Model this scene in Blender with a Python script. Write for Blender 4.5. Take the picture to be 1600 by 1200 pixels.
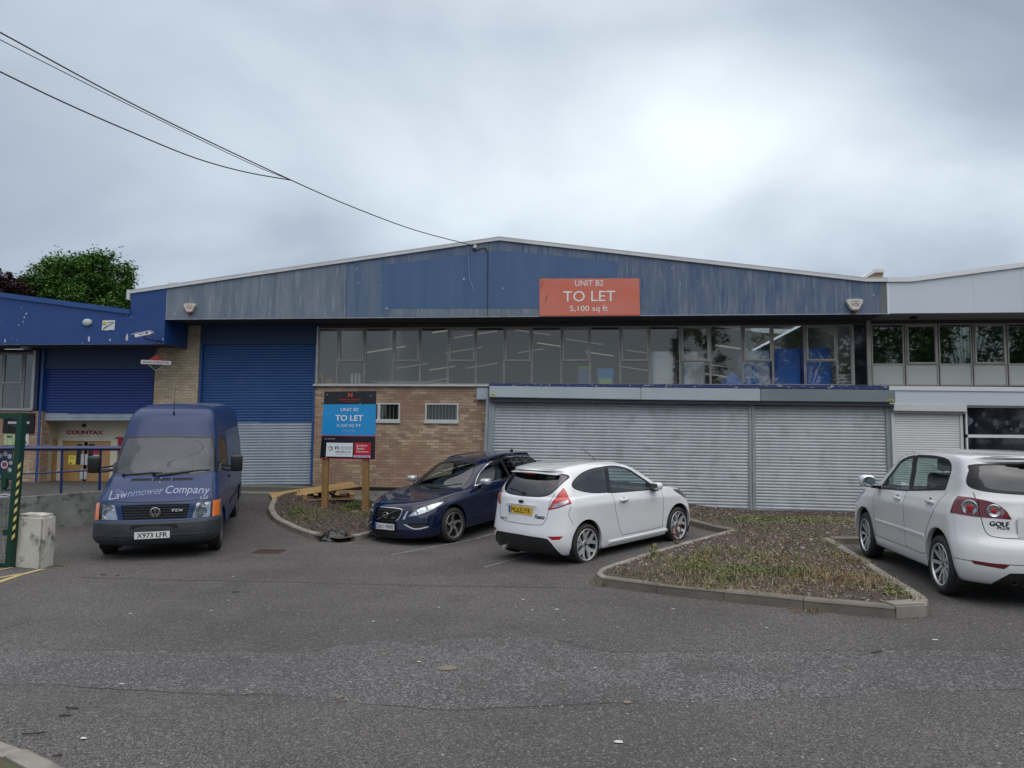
import bpy, bmesh, math, random
from mathutils import Vector, Matrix
from mathutils.bvhtree import BVHTree
import numpy as np
PI = math.pi; R_ = math.radians
for _o in list(bpy.data.objects): bpy.data.objects.remove(_o)
S = bpy.context.scene; C = S.collection
# ---------------------------------------------------------------- camera
FPX, PITCH, ROLL, YAW, EYE = 1129.0, .0716, .0097, -.106, 2.015
_F = np.array([math.sin(YAW)*math.cos(PITCH), math.cos(YAW)*math.cos(PITCH), math.sin(PITCH)])
_R = np.array([math.cos(YAW), -math.sin(YAW), 0.]); _U = np.cross(_R, _F)
_R, _U = math.cos(ROLL)*_R + math.sin(ROLL)*_U, -math.sin(ROLL)*_R + math.cos(ROLL)*_U
cd = bpy.data.cameras.new('camera'); cam = bpy.data.objects.new('camera', cd); C.objects.link(cam)
cd.sensor_width = 36; cd.lens = 36*FPX/1600; cd.clip_start = .05; cd.clip_end = 3000
M = Matrix.Identity(4)
for i in range(3):
    M[i][0] = _R[i]; M[i][1] = _U[i]; M[i][2] = -_F[i]
M[2][3] = EYE
cam.matrix_world = M; S.camera = cam
# ---------------------------------------------------------------- light and exposure
S.view_settings.view_transform = 'Standard'; S.view_settings.look = 'None'
S.view_settings.gamma = 1; S.view_settings.use_curve_mapping = False
S.view_settings.exposure = EXPOSURE = 0.36
SUN_EL, SUN_AZ = R_(52), R_(150)
sd = bpy.data.lights.new('sun', 'SUN'); sd.energy = 0.9; sd.angle = R_(80); sd.color = (1, .97, .92)
sun = bpy.data.objects.new('sun', sd); C.objects.link(sun)
# SUN_AZ measured from +Y towards +X ; sun shines from there
sdir = Vector((math.sin(SUN_AZ)*math.cos(SUN_EL), math.cos(SUN_AZ)*math.cos(SUN_EL), math.sin(SUN_EL)))
sun.rotation_euler = sdir.to_track_quat('Z', 'Y').to_euler(); sun.location = (0, -20, 40)
W = bpy.data.worlds.new('World'); S.world = W; W.use_nodes = True
def world():
    nt = W.node_tree; N = nt.nodes; L = nt.links; N.clear()
    out = N.new('ShaderNodeOutputWorld'); bg = N.new('ShaderNodeBackground'); bg.inputs[1].default_value = 1.0
    sky = N.new('ShaderNodeTexSky'); sky.sky_type = 'NISHITA'; sky.sun_disc = False
    sky.sun_elevation = SUN_EL; sky.sun_rotation = SUN_AZ
    tc = N.new('ShaderNodeTexCoord'); sep = N.new('ShaderNodeSeparateXYZ'); L.new(tc.outputs['Generated'], sep.inputs[0])
    def m(op, a, b=None, c=None):
        n = N.new('ShaderNodeMath'); n.operation = op
        for i, v in enumerate((a, b, c)):
            if v is None: continue
            if isinstance(v, (int, float)): n.inputs[i].default_value = v
            else: L.new(v, n.inputs[i])
        return n.outputs[0]
    z = m('MAXIMUM', sep.outputs[2], 0.0)
    k = m('DIVIDE', 1.0, m('ADD', z, .55))
    cx = N.new('ShaderNodeCombineXYZ'); L.new(m('MULTIPLY', sep.outputs[0], k), cx.inputs[0]); L.new(m('MULTIPLY', sep.outputs[1], k), cx.inputs[1])
    def noise(scale, det, rough, off):
        mp = N.new('ShaderNodeMapping'); mp.inputs['Location'].default_value = off; mp.inputs['Scale'].default_value = (scale*.75, scale, scale)
        mp.inputs['Rotation'].default_value = (0, 0, R_(12))
        L.new(cx.outputs[0], mp.inputs[0])
        n = N.new('ShaderNodeTexNoise'); n.inputs['Scale'].default_value = 1; n.inputs['Detail'].default_value = det; n.inputs['Roughness'].default_value = rough
        n.inputs['Distortion'].default_value = .5
        L.new(mp.outputs[0], n.inputs['Vector']); return n.outputs[0]
    n1 = noise(1.7, 6, .48, SKY_O1); n2 = noise(.75, 2, .4, SKY_O2)
    cl = m('ADD', m('ADD', m('MULTIPLY', n1, .85), m('MULTIPLY', n2, .50)), -.20)
    # a thinner, brighter break in the cloud to the right of the roof ridge
    br = SKY_BREAK = Vector(ray_dir(1085, 215)).normalized()
    vm = N.new('ShaderNodeVectorMath'); vm.operation = 'DOT_PRODUCT'; vm.inputs[1].default_value = br
    L.new(tc.outputs['Generated'], vm.inputs[0])
    g = m('POWER', m('MAXIMUM', vm.outputs['Value'], 0.0), 22.0)
    cl2 = m('ADD', cl, m('MULTIPLY', g, m('ADD', m('MULTIPLY', n1, .26), -.03)))
    gb = m('POWER', m('MAXIMUM', vm.outputs['Value'], 0.0), 6.0)
    cl2 = m('ADD', cl2, m('ADD', m('MULTIPLY', gb, .17), -.12))
    hz = m('POWER', m('SUBTRACT', 1.0, z), 9.0)
    cl3 = m('ADD', cl2, m('MULTIPLY', hz, .15))
    rp = N.new('ShaderNodeValToRGB'); L.new(cl3, rp.inputs[0])
    e = rp.color_ramp.elements
    e[0].position = .34; e[0].color = (.255, .295, .36, 1)
    e[1].position = .88; e[1].color = (.78, .84, .87, 1)
    for p, c in ((.45, (.325, .375, .44, 1)), (.56, (.44, .50, .56, 1)), (.70, (.60, .67, .715, 1))):
        x = e.new(p); x.color = c
    up = m('ADD', 1.0, m('MULTIPLY', m('POWER', m('MAXIMUM', m('SUBTRACT', z, .50), 0.0), 1.0), SKY_TOP))
    sc = N.new('ShaderNodeVectorMath'); sc.operation = 'SCALE'; L.new(rp.outputs[0], sc.inputs[0]); L.new(up, sc.inputs['Scale'])
    sk = N.new('ShaderNodeVectorMath'); sk.operation = 'SCALE'; L.new(sky.outputs[0], sk.inputs[0]); sk.inputs['Scale'].default_value = .012
    wm = N.new('ShaderNodeMix'); wm.data_type = 'RGBA'; wm.blend_type = 'MULTIPLY'; L.new(m('MINIMUM', m('MAXIMUM', m('MULTIPLY', m('SUBTRACT', z, .5), 5.0), 0.0), 1.0), wm.inputs[0]); L.new(sc.outputs[0], wm.inputs[6]); wm.inputs[7].default_value = (1.22, 1.03, .88, 1)
    ad = N.new('ShaderNodeVectorMath'); ad.operation = 'ADD'; L.new(wm.outputs[2], ad.inputs[0]); L.new(sk.outputs[0], ad.inputs[1])
    L.new(ad.outputs[0], bg.inputs[0]); L.new(bg.outputs[0], out.inputs[0])
SKY_TOP = 5.2; SKY_O1 = (12.458, 14.836, 0); SKY_O2 = (15.904, 18.849, 4)
def ray_dir(px, py): return tuple(_F + _R*(px-800)/FPX - _U*(py-600)/FPX)
world()
try:
    S.cycles.max_bounces = 8; S.cycles.transparent_max_bounces = 16; S.cycles.use_denoising = True; S.cycles.caustics_reflective = False; S.cycles.caustics_refractive = False
except Exception: pass
# ---------------------------------------------------------------- places: where the ground and the walls stand
YW, YF = 18.9, 17.8          # window wall, roof fascia
def sstep(a, b, x):
    t = min(1, max(0, (x-a)/(b-a))); return t*t*(3-2*t)
def zt(x, y):                 # the yard dips before the sign bed, then rises to the units and the loading door
    t = sstep(4, 9, y); z = (-.05+.29*sstep(-2.9, 3.3, x))*t+.10*(1-t)
    z += .25*sstep(14.0, 17.3, y)*(1-sstep(1, 4, x))
    return z+.39*sstep(14.2, 18.5, y)*(1-sstep(-7.2, -5.8, x))
def onY(px, py, Y):
    d = ray_dir(px, py); t = Y/d[1]; return (t*d[0], Y, EYE+t*d[2])
def onT(px, py, h=0.0):
    d = ray_dir(px, py); t = 2.0
    for _ in range(4000):
        x, y, z = t*d[0], t*d[1], EYE+t*d[2]
        e = z-zt(x, y)-h
        if e < .0008: break
        t += max(.001, min(.2, e*.9))
    return Vector((x, y, z))
# ---------------------------------------------------------------- objects and mesh helpers
def tag(o, label=None, cat=None, group=None, kind=None):
    if label: o['label'] = label
    if cat: o['category'] = cat
    if group: o['group'] = group
    if kind: o['kind'] = kind
    return o
def thing(name, label, cat, loc=(0, 0, 0), rz=0, group=None):
    o = bpy.data.objects.new(name, None); C.objects.link(o); o.location = loc; o.rotation_euler = (0, 0, rz); o.empty_display_size = .2
    return tag(o, label, cat, group)
def link(name, me, parent=None, mats=(), label=None):
    o = bpy.data.objects.new(name, me); C.objects.link(o)
    for m in mats: me.materials.append(m)
    if parent is not None: o.parent = parent
    if label: o['label'] = label
    return o
class MB:
    def __init__(s): s.v = []; s.f = []; s.m = []
    def add(s, vs, fs, mi=0, T=None):
        b = len(s.v)
        s.v += [tuple(T @ Vector(p)) if T is not None else tuple(p) for p in vs]
        s.f += [tuple(b+i for i in f) for f in fs]; s.m += [mi]*len(fs); return s
    def box(s, x0, x1, y0, y1, z0, z1, mi=0, T=None):
        x0, x1 = sorted((x0, x1)); y0, y1 = sorted((y0, y1)); z0, z1 = sorted((z0, z1))
        v = [(x0,y0,z0),(x1,y0,z0),(x1,y1,z0),(x0,y1,z0),(x0,y0,z1),(x1,y0,z1),(x1,y1,z1),(x0,y1,z1)]
        return s.add(v, [(0,3,2,1),(4,5,6,7),(0,1,5,4),(1,2,6,5),(2,3,7,6),(3,0,4,7)], mi, T)
    def prism(s, poly, d0, d1, axis='y', mi=0, T=None):
        # poly: 2D outline; axis y -> (x,z), z -> (x,y), x -> (y,z)
        a = sum(poly[i][0]*poly[(i+1) % len(poly)][1]-poly[(i+1) % len(poly)][0]*poly[i][1] for i in range(len(poly)))
        if a < 0: poly = poly[::-1]
        def P(p, d): return (p[0], d, p[1]) if axis == 'y' else (p[0], p[1], d) if axis == 'z' else (d, p[0], p[1])
        n = len(poly); v = [P(p, d0) for p in poly]+[P(p, d1) for p in poly]
        fs = [tuple(range(n)), tuple(range(2*n-1, n-1, -1))]+[(i+n, (i+1) % n+n, (i+1) % n, i) for i in range(n)]
        if (axis == 'y') == (d1 < d0): fs = [f[::-1] for f in fs]
        if axis == 'y': pass
        return s.add(v, fs, mi, T)
    def tube(s, pts, r, n=8, mi=0, cap=True, T=None):
        pts = [Vector(p) for p in pts]; vs = []; fs = []
        for i, p in enumerate(pts):
            t = (pts[min(i+1, len(pts)-1)]-pts[max(i-1, 0)]).normalized()
            u = t.cross(Vector((0, 0, 1)))
            if u.length < .05: u = t.cross(Vector((0, 1, 0)))
            u.normalize(); w = u.cross(t); rr = r[i] if isinstance(r, (list, tuple)) else r
            vs += [p+(u*math.cos(2*PI*k/n)+w*math.sin(2*PI*k/n))*rr for k in range(n)]
        for i in range(len(pts)-1):
            for k in range(n):
                a = i*n+k; b = i*n+(k+1) % n; fs.append((a, b, b+n, a+n))
        if cap: fs += [tuple(range(n-1, -1, -1)), tuple(range(len(vs)-n, len(vs)))]
        return s.add(vs, fs, mi, T)
    def lathe(s, prof, axis='y', n=32, mi=0, T=None, a0=0, a1=2*PI):
        # prof: (radius, along axis)
        full = abs(a1-a0-2*PI) < 1e-6; m = n if full else n+1; vs = []; fs = []
        for k in range(m):
            a = a0+(a1-a0)*k/n; c, sn = math.cos(a), math.sin(a)
            for r, h in prof:
                vs.append((r*c, h, r*sn) if axis == 'y' else (r*c, r*sn, h) if axis == 'z' else (h, r*c, r*sn))
        q = len(prof)
        for k in range(n):
            k2 = (k+1) % m
            for j in range(q-1): fs.append((k*q+j, k2*q+j, k2*q+j+1, k*q+j+1))
        return s.add(vs, fs, mi, T)
    def build(s, name, mats, parent=None, smooth=None, bevel=0, label=None, weld=False, seg=2):
        me = bpy.data.meshes.new(name); me.from_pydata(s.v, [], s.f)
        if not isinstance(mats, (list, tuple)): mats = (mats,)
        for m in mats: me.materials.append(m)
        me.polygons.foreach_set('material_index', s.m); me.validate(); me.update()
        bm = bmesh.new(); bm.from_mesh(me)
        if weld: bmesh.ops.remove_doubles(bm, verts=bm.verts, dist=1e-5)
        if weld or smooth is not None: bmesh.ops.recalc_face_normals(bm, faces=bm.faces)
        if bevel: bmesh.ops.bevel(bm, geom=[e for e in bm.edges if len(e.link_faces) == 2 and e.calc_face_angle(0) > .5], offset=bevel, segments=seg, affect='EDGES', clamp_overlap=True)
        bm.to_mesh(me); bm.free()
        if smooth is not None or bevel:
            me.polygons.foreach_set('use_smooth', [True]*len(me.polygons)); me.set_sharp_from_angle(angle=R_(smooth or 35))
        return link(name, me, parent, (), label)
def box(name, x0, x1, y0, y1, z0, z1, m, parent=None, bevel=0, label=None):
    return MB().box(x0, x1, y0, y1, z0, z1).build(name, m, parent, bevel=bevel, label=label)
def text(name, body, size, m, parent, T, ext=.0015, align='CENTER', wid=1.0, bold=0.0, space=1.0, label=None, shear=0.0):
    cu = bpy.data.curves.new(name, 'FONT'); cu.body = body; cu.size = size; cu.align_x = align; cu.align_y = 'CENTER'
    cu.extrude = ext; cu.space_character = space; cu.offset = 0; cu.resolution_u = 3; cu.shear = shear
    tmp = bpy.data.objects.new('tmp', cu); C.objects.link(tmp)
    bpy.context.view_layer.update()
    me = bpy.data.meshes.new_from_object(tmp.evaluated_get(bpy.context.evaluated_depsgraph_get()))
    bpy.data.objects.remove(tmp); bpy.data.curves.remove(cu)
    me.name = name; me.materials.clear(); me.transform(T @ Matrix.Diagonal((wid, 1, 1, 1)))
    return link(name, me, parent, (m,), label)
def TF(loc, x, y):            # matrix whose X axis is x, Y axis is y (text lies in its XY plane)
    x = Vector(x).normalized(); y = Vector(y).normalized(); z = x.cross(y); m = Matrix.Identity(4)
    for i in range(3): m[i][0] = x[i]; m[i][1] = y[i]; m[i][2] = z[i]; m[i][3] = loc[i]
    return m
def onwall(px, py, Y): return TF(onY(px, py, Y), (1, 0, 0), (0, 0, 1))
# ---------------------------------------------------------------- materials
def new_mat(name):
    m = bpy.data.materials.new(name); m.use_nodes = True; nt = m.node_tree
    return m, nt, nt.nodes['Principled BSDF']
def mk(name, c1, c2=None, scale=6., rough=.6, bump=0., bscale=60., stretch=(1, 1, 1), metal=0., coat=0., spec=.5, rvar=0., lo=.35, hi=.65, det=6., c3=None, s3=1.5, st3=(1, 1, 1), lo3=.6, hi3=.75, emit=0., alpha=1.0, dist=0.0, bdist=.004):
    m, nt, b = new_mat(name); N = nt.nodes; L = nt.links
    b.inputs['Base Color'].default_value = (*c1, 1); b.inputs['Roughness'].default_value = rough; b.inputs['Metallic'].default_value = metal
    b.inputs['Coat Weight'].default_value = coat; b.inputs['Coat Roughness'].default_value = .04; b.inputs['Specular IOR Level'].default_value = spec
    tc = N.new('ShaderNodeTexCoord')
    def noise(sc, st=(1, 1, 1), d=det, di=0.0):
        mp = N.new('ShaderNodeMapping'); mp.inputs['Scale'].default_value = st; L.new(tc.outputs['Object'], mp.inputs[0])
        n = N.new('ShaderNodeTexNoise'); n.inputs['Scale'].default_value = sc; n.inputs['Detail'].default_value = d; n.inputs['Roughness'].default_value = .6; n.inputs['Distortion'].default_value = di
        L.new(mp.outputs[0], n.inputs['Vector']); return n.outputs[0]
    def rng(v, a, c):
        r = N.new('ShaderNodeMapRange'); r.inputs[1].default_value = a; r.inputs[2].default_value = c; L.new(v, r.inputs[0]); return r.outputs[0]
    def mix(f, a, c):
        x = N.new('ShaderNodeMix'); x.data_type = 'RGBA'; L.new(f, x.inputs[0])
        for i, v in ((6, a), (7, c)):
            if isinstance(v, tuple): x.inputs[i].default_value = (*v[:3], 1)
            else: L.new(v, x.inputs[i])
        return x.outputs[2]
    col = c1
    if c2:
        f = rng(noise(scale, stretch, det, dist), lo, hi); col = mix(f, c1, c2)
        if rvar:
            rr = N.new('ShaderNodeMapRange'); rr.inputs[3].default_value = rough; rr.inputs[4].default_value = rough+rvar; L.new(f, rr.inputs[0]); L.new(rr.outputs[0], b.inputs['Roughness'])
    if c3: col = mix(rng(noise(s3, st3), lo3, hi3), col, c3)
    if not isinstance(col, tuple): L.new(col, b.inputs['Base Color'])
    if bump:
        bp = N.new('ShaderNodeBump'); bp.inputs['Strength'].default_value = bump; bp.inputs['Distance'].default_value = bdist
        L.new(noise(bscale, (1, 1, 1), 3), bp.inputs['Height']); L.new(bp.outputs[0], b.inputs['Normal'])
    if emit: b.inputs['Emission Color'].default_value = (*c1, 1); b.inputs['Emission Strength'].default_value = emit
    return m
def glassmat(name, tint, refl=.12, rough=.02, veil=0.0, veilc=(.3, .32, .33), gtint=(.95, .97, 1)):
    m, nt, b = new_mat(name); N = nt.nodes; L = nt.links; N.remove(b); out = N['Material Output']
    tr = N.new('ShaderNodeBsdfTransparent'); tr.inputs[0].default_value = (*tint, 1)
    gl = N.new('ShaderNodeBsdfGlossy'); gl.inputs['Roughness'].default_value = rough; gl.inputs[0].default_value = (*gtint, 1)
    fr = N.new('ShaderNodeFresnel'); ge = N.new('ShaderNodeNewGeometry'); ir = N.new('ShaderNodeMapRange'); ir.inputs[3].default_value = 1.5; ir.inputs[4].default_value = .6667; L.new(ge.outputs['Backfacing'], ir.inputs[0]); L.new(ir.outputs[0], fr.inputs[0])
    a = N.new('ShaderNodeMath'); a.operation = 'ADD'; a.use_clamp = True; L.new(fr.outputs[0], a.inputs[0]); a.inputs[1].default_value = refl
    mx = N.new('ShaderNodeMixShader'); L.new(a.outputs[0], mx.inputs[0])
    if veil:  # pale diffuse layer mixed into the pane, uneven by noise
        df = N.new('ShaderNodeBsdfDiffuse'); df.inputs[0].default_value = (*veilc, 1); m2 = N.new('ShaderNodeMixShader')
        tc = N.new('ShaderNodeTexCoord'); n = N.new('ShaderNodeTexNoise'); n.inputs['Scale'].default_value = 1.7; n.inputs['Detail'].default_value = 5; L.new(tc.outputs['Object'], n.inputs['Vector'])
        k = N.new('ShaderNodeMapRange'); k.inputs[1].default_value = .3; k.inputs[2].default_value = .7; k.inputs[3].default_value = veil*.6; k.inputs[4].default_value = veil*1.4; L.new(n.outputs[0], k.inputs[0])
        L.new(k.outputs[0], m2.inputs[0]); L.new(tr.outputs[0], m2.inputs[1]); L.new(df.outputs[0], m2.inputs[2]); L.new(m2.outputs[0], mx.inputs[1])
    else: L.new(tr.outputs[0], mx.inputs[1])
    L.new(gl.outputs[0], mx.inputs[2]); L.new(mx.outputs[0], out.inputs[0]); return m
def brickmat(name, a, b_, mort, stain=None):
    m, nt, b = new_mat(name); N = nt.nodes; L = nt.links
    tc = N.new('ShaderNodeTexCoord'); sp = N.new('ShaderNodeSeparateXYZ'); L.new(tc.outputs['Object'], sp.inputs[0])
    ad = N.new('ShaderNodeMath'); ad.operation = 'ADD'; L.new(sp.outputs[0], ad.inputs[0]); L.new(sp.outputs[1], ad.inputs[1])
    cx = N.new('ShaderNodeCombineXYZ'); L.new(ad.outputs[0], cx.inputs[0]); L.new(sp.outputs[2], cx.inputs[1])
    br = N.new('ShaderNodeTexBrick'); L.new(cx.outputs[0], br.inputs['Vector']); br.inputs['Scale'].default_value = 1
    br.inputs['Brick Width'].default_value = .225; br.inputs['Row Height'].default_value = .0757; br.inputs['Mortar Size'].default_value = .0055; br.inputs['Mortar Smooth'].default_value = .3
    br.inputs['Color1'].default_value = (0, 0, 0, 1); br.inputs['Color2'].default_value = (1, 1, 1, 1); br.inputs['Mortar'].default_value = (.5, .5, .5, 1); br.inputs['Bias'].default_value = 0
    cr = N.new('ShaderNodeValToRGB'); L.new(br.outputs['Color'], cr.inputs[0]); e = cr.color_ramp.elements
    e[0].color = (*a, 1); e[1].color = (*b_, 1)
    mid = e.new(.5); mid.color = (*[(x+y)/2*1.02 for x, y in zip(a, b_)], 1)
    n = N.new('ShaderNodeTexNoise'); n.inputs['Scale'].default_value = 1.1; n.inputs['Detail'].default_value = 6; L.new(tc.outputs['Object'], n.inputs['Vector'])
    r = N.new('ShaderNodeMapRange'); r.inputs[1].default_value = .42; r.inputs[2].default_value = .68; L.new(n.outputs[0], r.inputs[0])
    mx = N.new('ShaderNodeMix'); mx.data_type = 'RGBA'; L.new(r.outputs[0], mx.inputs[0]); L.new(cr.outputs[0], mx.inputs[6]); mx.inputs[7].default_value = (*(stain or a), 1)
    n2 = N.new('ShaderNodeTexNoise'); n2.inputs['Scale'].default_value = 35; n2.inputs['Detail'].default_value = 4; L.new(tc.outputs['Object'], n2.inputs['Vector'])
    mu = N.new('ShaderNodeMix'); mu.data_type = 'RGBA'; mu.blend_type = 'OVERLAY'; mu.inputs[0].default_value = .35; L.new(mx.outputs[2], mu.inputs[6]); L.new(n2.outputs[0], mu.inputs[7])
    fm = N.new('ShaderNodeMix'); fm.data_type = 'RGBA'; L.new(br.outputs['Fac'], fm.inputs[0]); L.new(mu.outputs[2], fm.inputs[6]); fm.inputs[7].default_value = (*mort, 1)
    L.new(fm.outputs[2], b.inputs['Base Color']); b.inputs['Roughness'].default_value = .9
    bp = N.new('ShaderNodeBump'); bp.inputs['Strength'].default_value = .6; bp.inputs['Distance'].default_value = .006; iv = N.new('ShaderNodeMath'); iv.operation = 'SUBTRACT'; iv.inputs[0].default_value = 1; L.new(br.outputs['Fac'], iv.inputs[1])
    L.new(iv.outputs[0], bp.inputs['Height']); L.new(bp.outputs[0], b.inputs['Normal']); return m
from mathutils.interpolate import poly_3d_calc
# ================================================================ vehicles
def lerp(pts, x):
    if isinstance(pts, (int, float)): return float(pts)
    if x <= pts[0][0]: return pts[0][1]
    if x >= pts[-1][0]: return pts[-1][1]
    n = len(pts)
    for i in range(n-1):
        if x <= pts[i+1][0]:
            x0, y0 = pts[i]; x1, y1 = pts[i+1]; h = x1-x0; d = (y1-y0)/h
            def tg(k):
                if k == 0 or k == n-1: return None
                a = (pts[k][1]-pts[k-1][1])/(pts[k][0]-pts[k-1][0]); b = (pts[k+1][1]-pts[k][1])/(pts[k+1][0]-pts[k][0])
                return 0 if a*b <= 0 else 2*a*b/(a+b)
            m0 = tg(i); m1 = tg(i+1); m0 = d if m0 is None else m0; m1 = d if m1 is None else m1
            t = (x-x0)/h
            return (2*t**3-3*t*t+1)*y0+(t**3-2*t*t+t)*h*m0+(-2*t**3+3*t*t)*y1+(t**3-t*t)*h*m1
def shell(rows, nF=16, nS=56, nR=16, sub=5, tail=None, nose=None):
    """half body as a grid: each row runs round the half car from the nose (y=0) along the side to the tail (y=0)"""
    K = []
    for r in rows:
        z, w, xf, cf, nf, xr, cr, nr = r[:8]; P = []
        for j in range(nF):
            a = j/nF*PI/2; x = xf+cf*(1-math.cos(a)**(2/nf)); y = lerp(w, xf+cf)*math.sin(a)**(2/nf)
            P.append(Vector((x, y, lerp(z, x))))
        for j in range(nS+1):
            x = xf+cf+(xr-cr-xf-cf)*j/nS; P.append(Vector((x, lerp(w, x), lerp(z, x))))
        for j in range(1, nR+1):
            a = PI/2*(1-j/nR); x = xr-cr*(1-math.cos(a)**(2/nr)); y = lerp(w, xr-cr)*math.sin(a)**(2/nr)
            P.append(Vector((x, y if j < nR else 0, lerp(z, x))))
        K.append((P, len(r) > 8 and r[8]))
    if tail:
        for P, _ in K:
            for p in P:
                if p.x > tail[0]: p.x = tail[0]+(p.x-tail[0])*tail[1]
    if nose:
        for P, _ in K:
            for p in P:
                if p.x < nose[0]: p.x = nose[0]+(p.x-nose[0])*nose[1]
    cols = len(K[0][0]); grid = [K[0][0]]
    for i in range(len(K)-1):
        s0 = K[i][1] or i == 0; s1 = K[i+1][1] or i+1 == len(K)-1
        for q in range(1, sub+1):
            t = q/sub; row = []
            for c in range(cols):
                p1, p2 = K[i][0][c], K[i+1][0][c]; d = p2-p1; ld = max(d.length, 1e-5)
                def tan(a, b, c_):
                    u = b-a; v = c_-b; lu = max(u.length, 1e-5); lv = max(v.length, 1e-5)
                    return (u/lu*lv+v/lv*lu)/(lu+lv)
                m1 = d/ld if s0 else tan(K[i-1][0][c], p1, p2)
                m2 = d/ld if s1 else tan(p1, p2, K[i+2][0][c])
                m1 = m1*ld; m2 = m2*ld
                row.append((2*t**3-3*t*t+1)*p1+(t**3-2*t*t+t)*m1+(-2*t**3+3*t*t)*p2+(t**3-t*t)*m2)
            grid.append(row)
    bm = bmesh.new(); vs = [[bm.verts.new(p) for p in r] for r in grid]
    for i in range(len(grid)-1):
        for c in range(cols-1):
            try: bm.faces.new((vs[i][c], vs[i][c+1], vs[i+1][c+1], vs[i+1][c]))
            except Exception: pass
    for r in vs:
        for v in (r[0], r[-1]): v.co.y = 0
    bmesh.ops.remove_doubles(bm, verts=bm.verts, dist=.0004)
    for v in bm.verts:
        if v.co.y < .0006: v.co.y = 0
    return bm
def offset_poly(pts, d, closed):
    n = len(pts); out = []
    for i in range(n):
        a = pts[i-1] if (i > 0 or closed) else None; b = pts[i]; c = pts[(i+1) % n] if (i < n-1 or closed) else None
        def nrm(p, q):
            x, y = q[0]-p[0], q[1]-p[1]; l = math.hypot(x, y) or 1; return (-y/l, x/l)
        if a is None: k = nrm(b, c)
        elif c is None: k = nrm(a, b)
        else:
            u = nrm(a, b); v = nrm(b, c); s = (u[0]+v[0], u[1]+v[1]); l = math.hypot(*s) or 1; dt = max(.35, (s[0]*u[0]+s[1]*u[1])/l); k = (s[0]/l/dt, s[1]/l/dt)
        out.append((b[0]+k[0]*d, b[1]+k[1]*d))
    return out
def smooth2(pts, closed=True, n=4):
    """Catmull-Rom through the outline; a point given as (x, y, 1) stays a corner"""
    N = len(pts); out = []
    for i in range(N if closed else N-1):
        p1, p2 = pts[i], pts[(i+1) % N]; p0 = pts[i-1] if (i or closed) else p1; p3 = pts[(i+2) % N] if (closed or i+2 < N) else p2
        c1 = len(p1) > 2; c2 = len(p2) > 2
        m1 = [(p2[k]-p1[k]) if c1 or (i == 0 and not closed) else (p2[k]-p0[k])/2 for k in (0, 1)]
        m2 = [(p2[k]-p1[k]) if c2 or (i+2 >= N and not closed) else (p3[k]-p1[k])/2 for k in (0, 1)]
        if c1 and c2: out.append(p1[:2]); continue
        for q in range(n):
            t = q/n; out.append(tuple((2*t**3-3*t*t+1)*p1[k]+(t**3-2*t*t+t)*m1[k]+(-2*t**3+3*t*t)*p2[k]+(t**3-t*t)*m2[k] for k in (0, 1)))
    if not closed: out.append(tuple(pts[-1][:2]))
    return out
def pip(p, poly):
    x, y = p; c = False; n = len(poly); j = n-1
    for i in range(n):
        xi, yi = poly[i]; xj, yj = poly[j]
        if (yi > y) != (yj > y) and x < (xj-xi)*(y-yi)/(yj-yi)+xi: c = not c
        j = i
    return c
def sdist(p, pts, closed):
    b = 9e9; n = len(pts)
    for i in range(n if closed else n-1):
        ax, ay = pts[i]; bx, by = pts[(i+1) % n]; dx, dy = bx-ax, by-ay; L = dx*dx+dy*dy or 1e-12
        t = max(0, min(1, ((p[0]-ax)*dx+(p[1]-ay)*dy)/L)); b = min(b, math.hypot(p[0]-ax-t*dx, p[1]-ay-t*dy))
    return b
AX = {'side': (0, 2, 1), 'end': (1, 2, 0), 'top': (0, 1, 2)}
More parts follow.
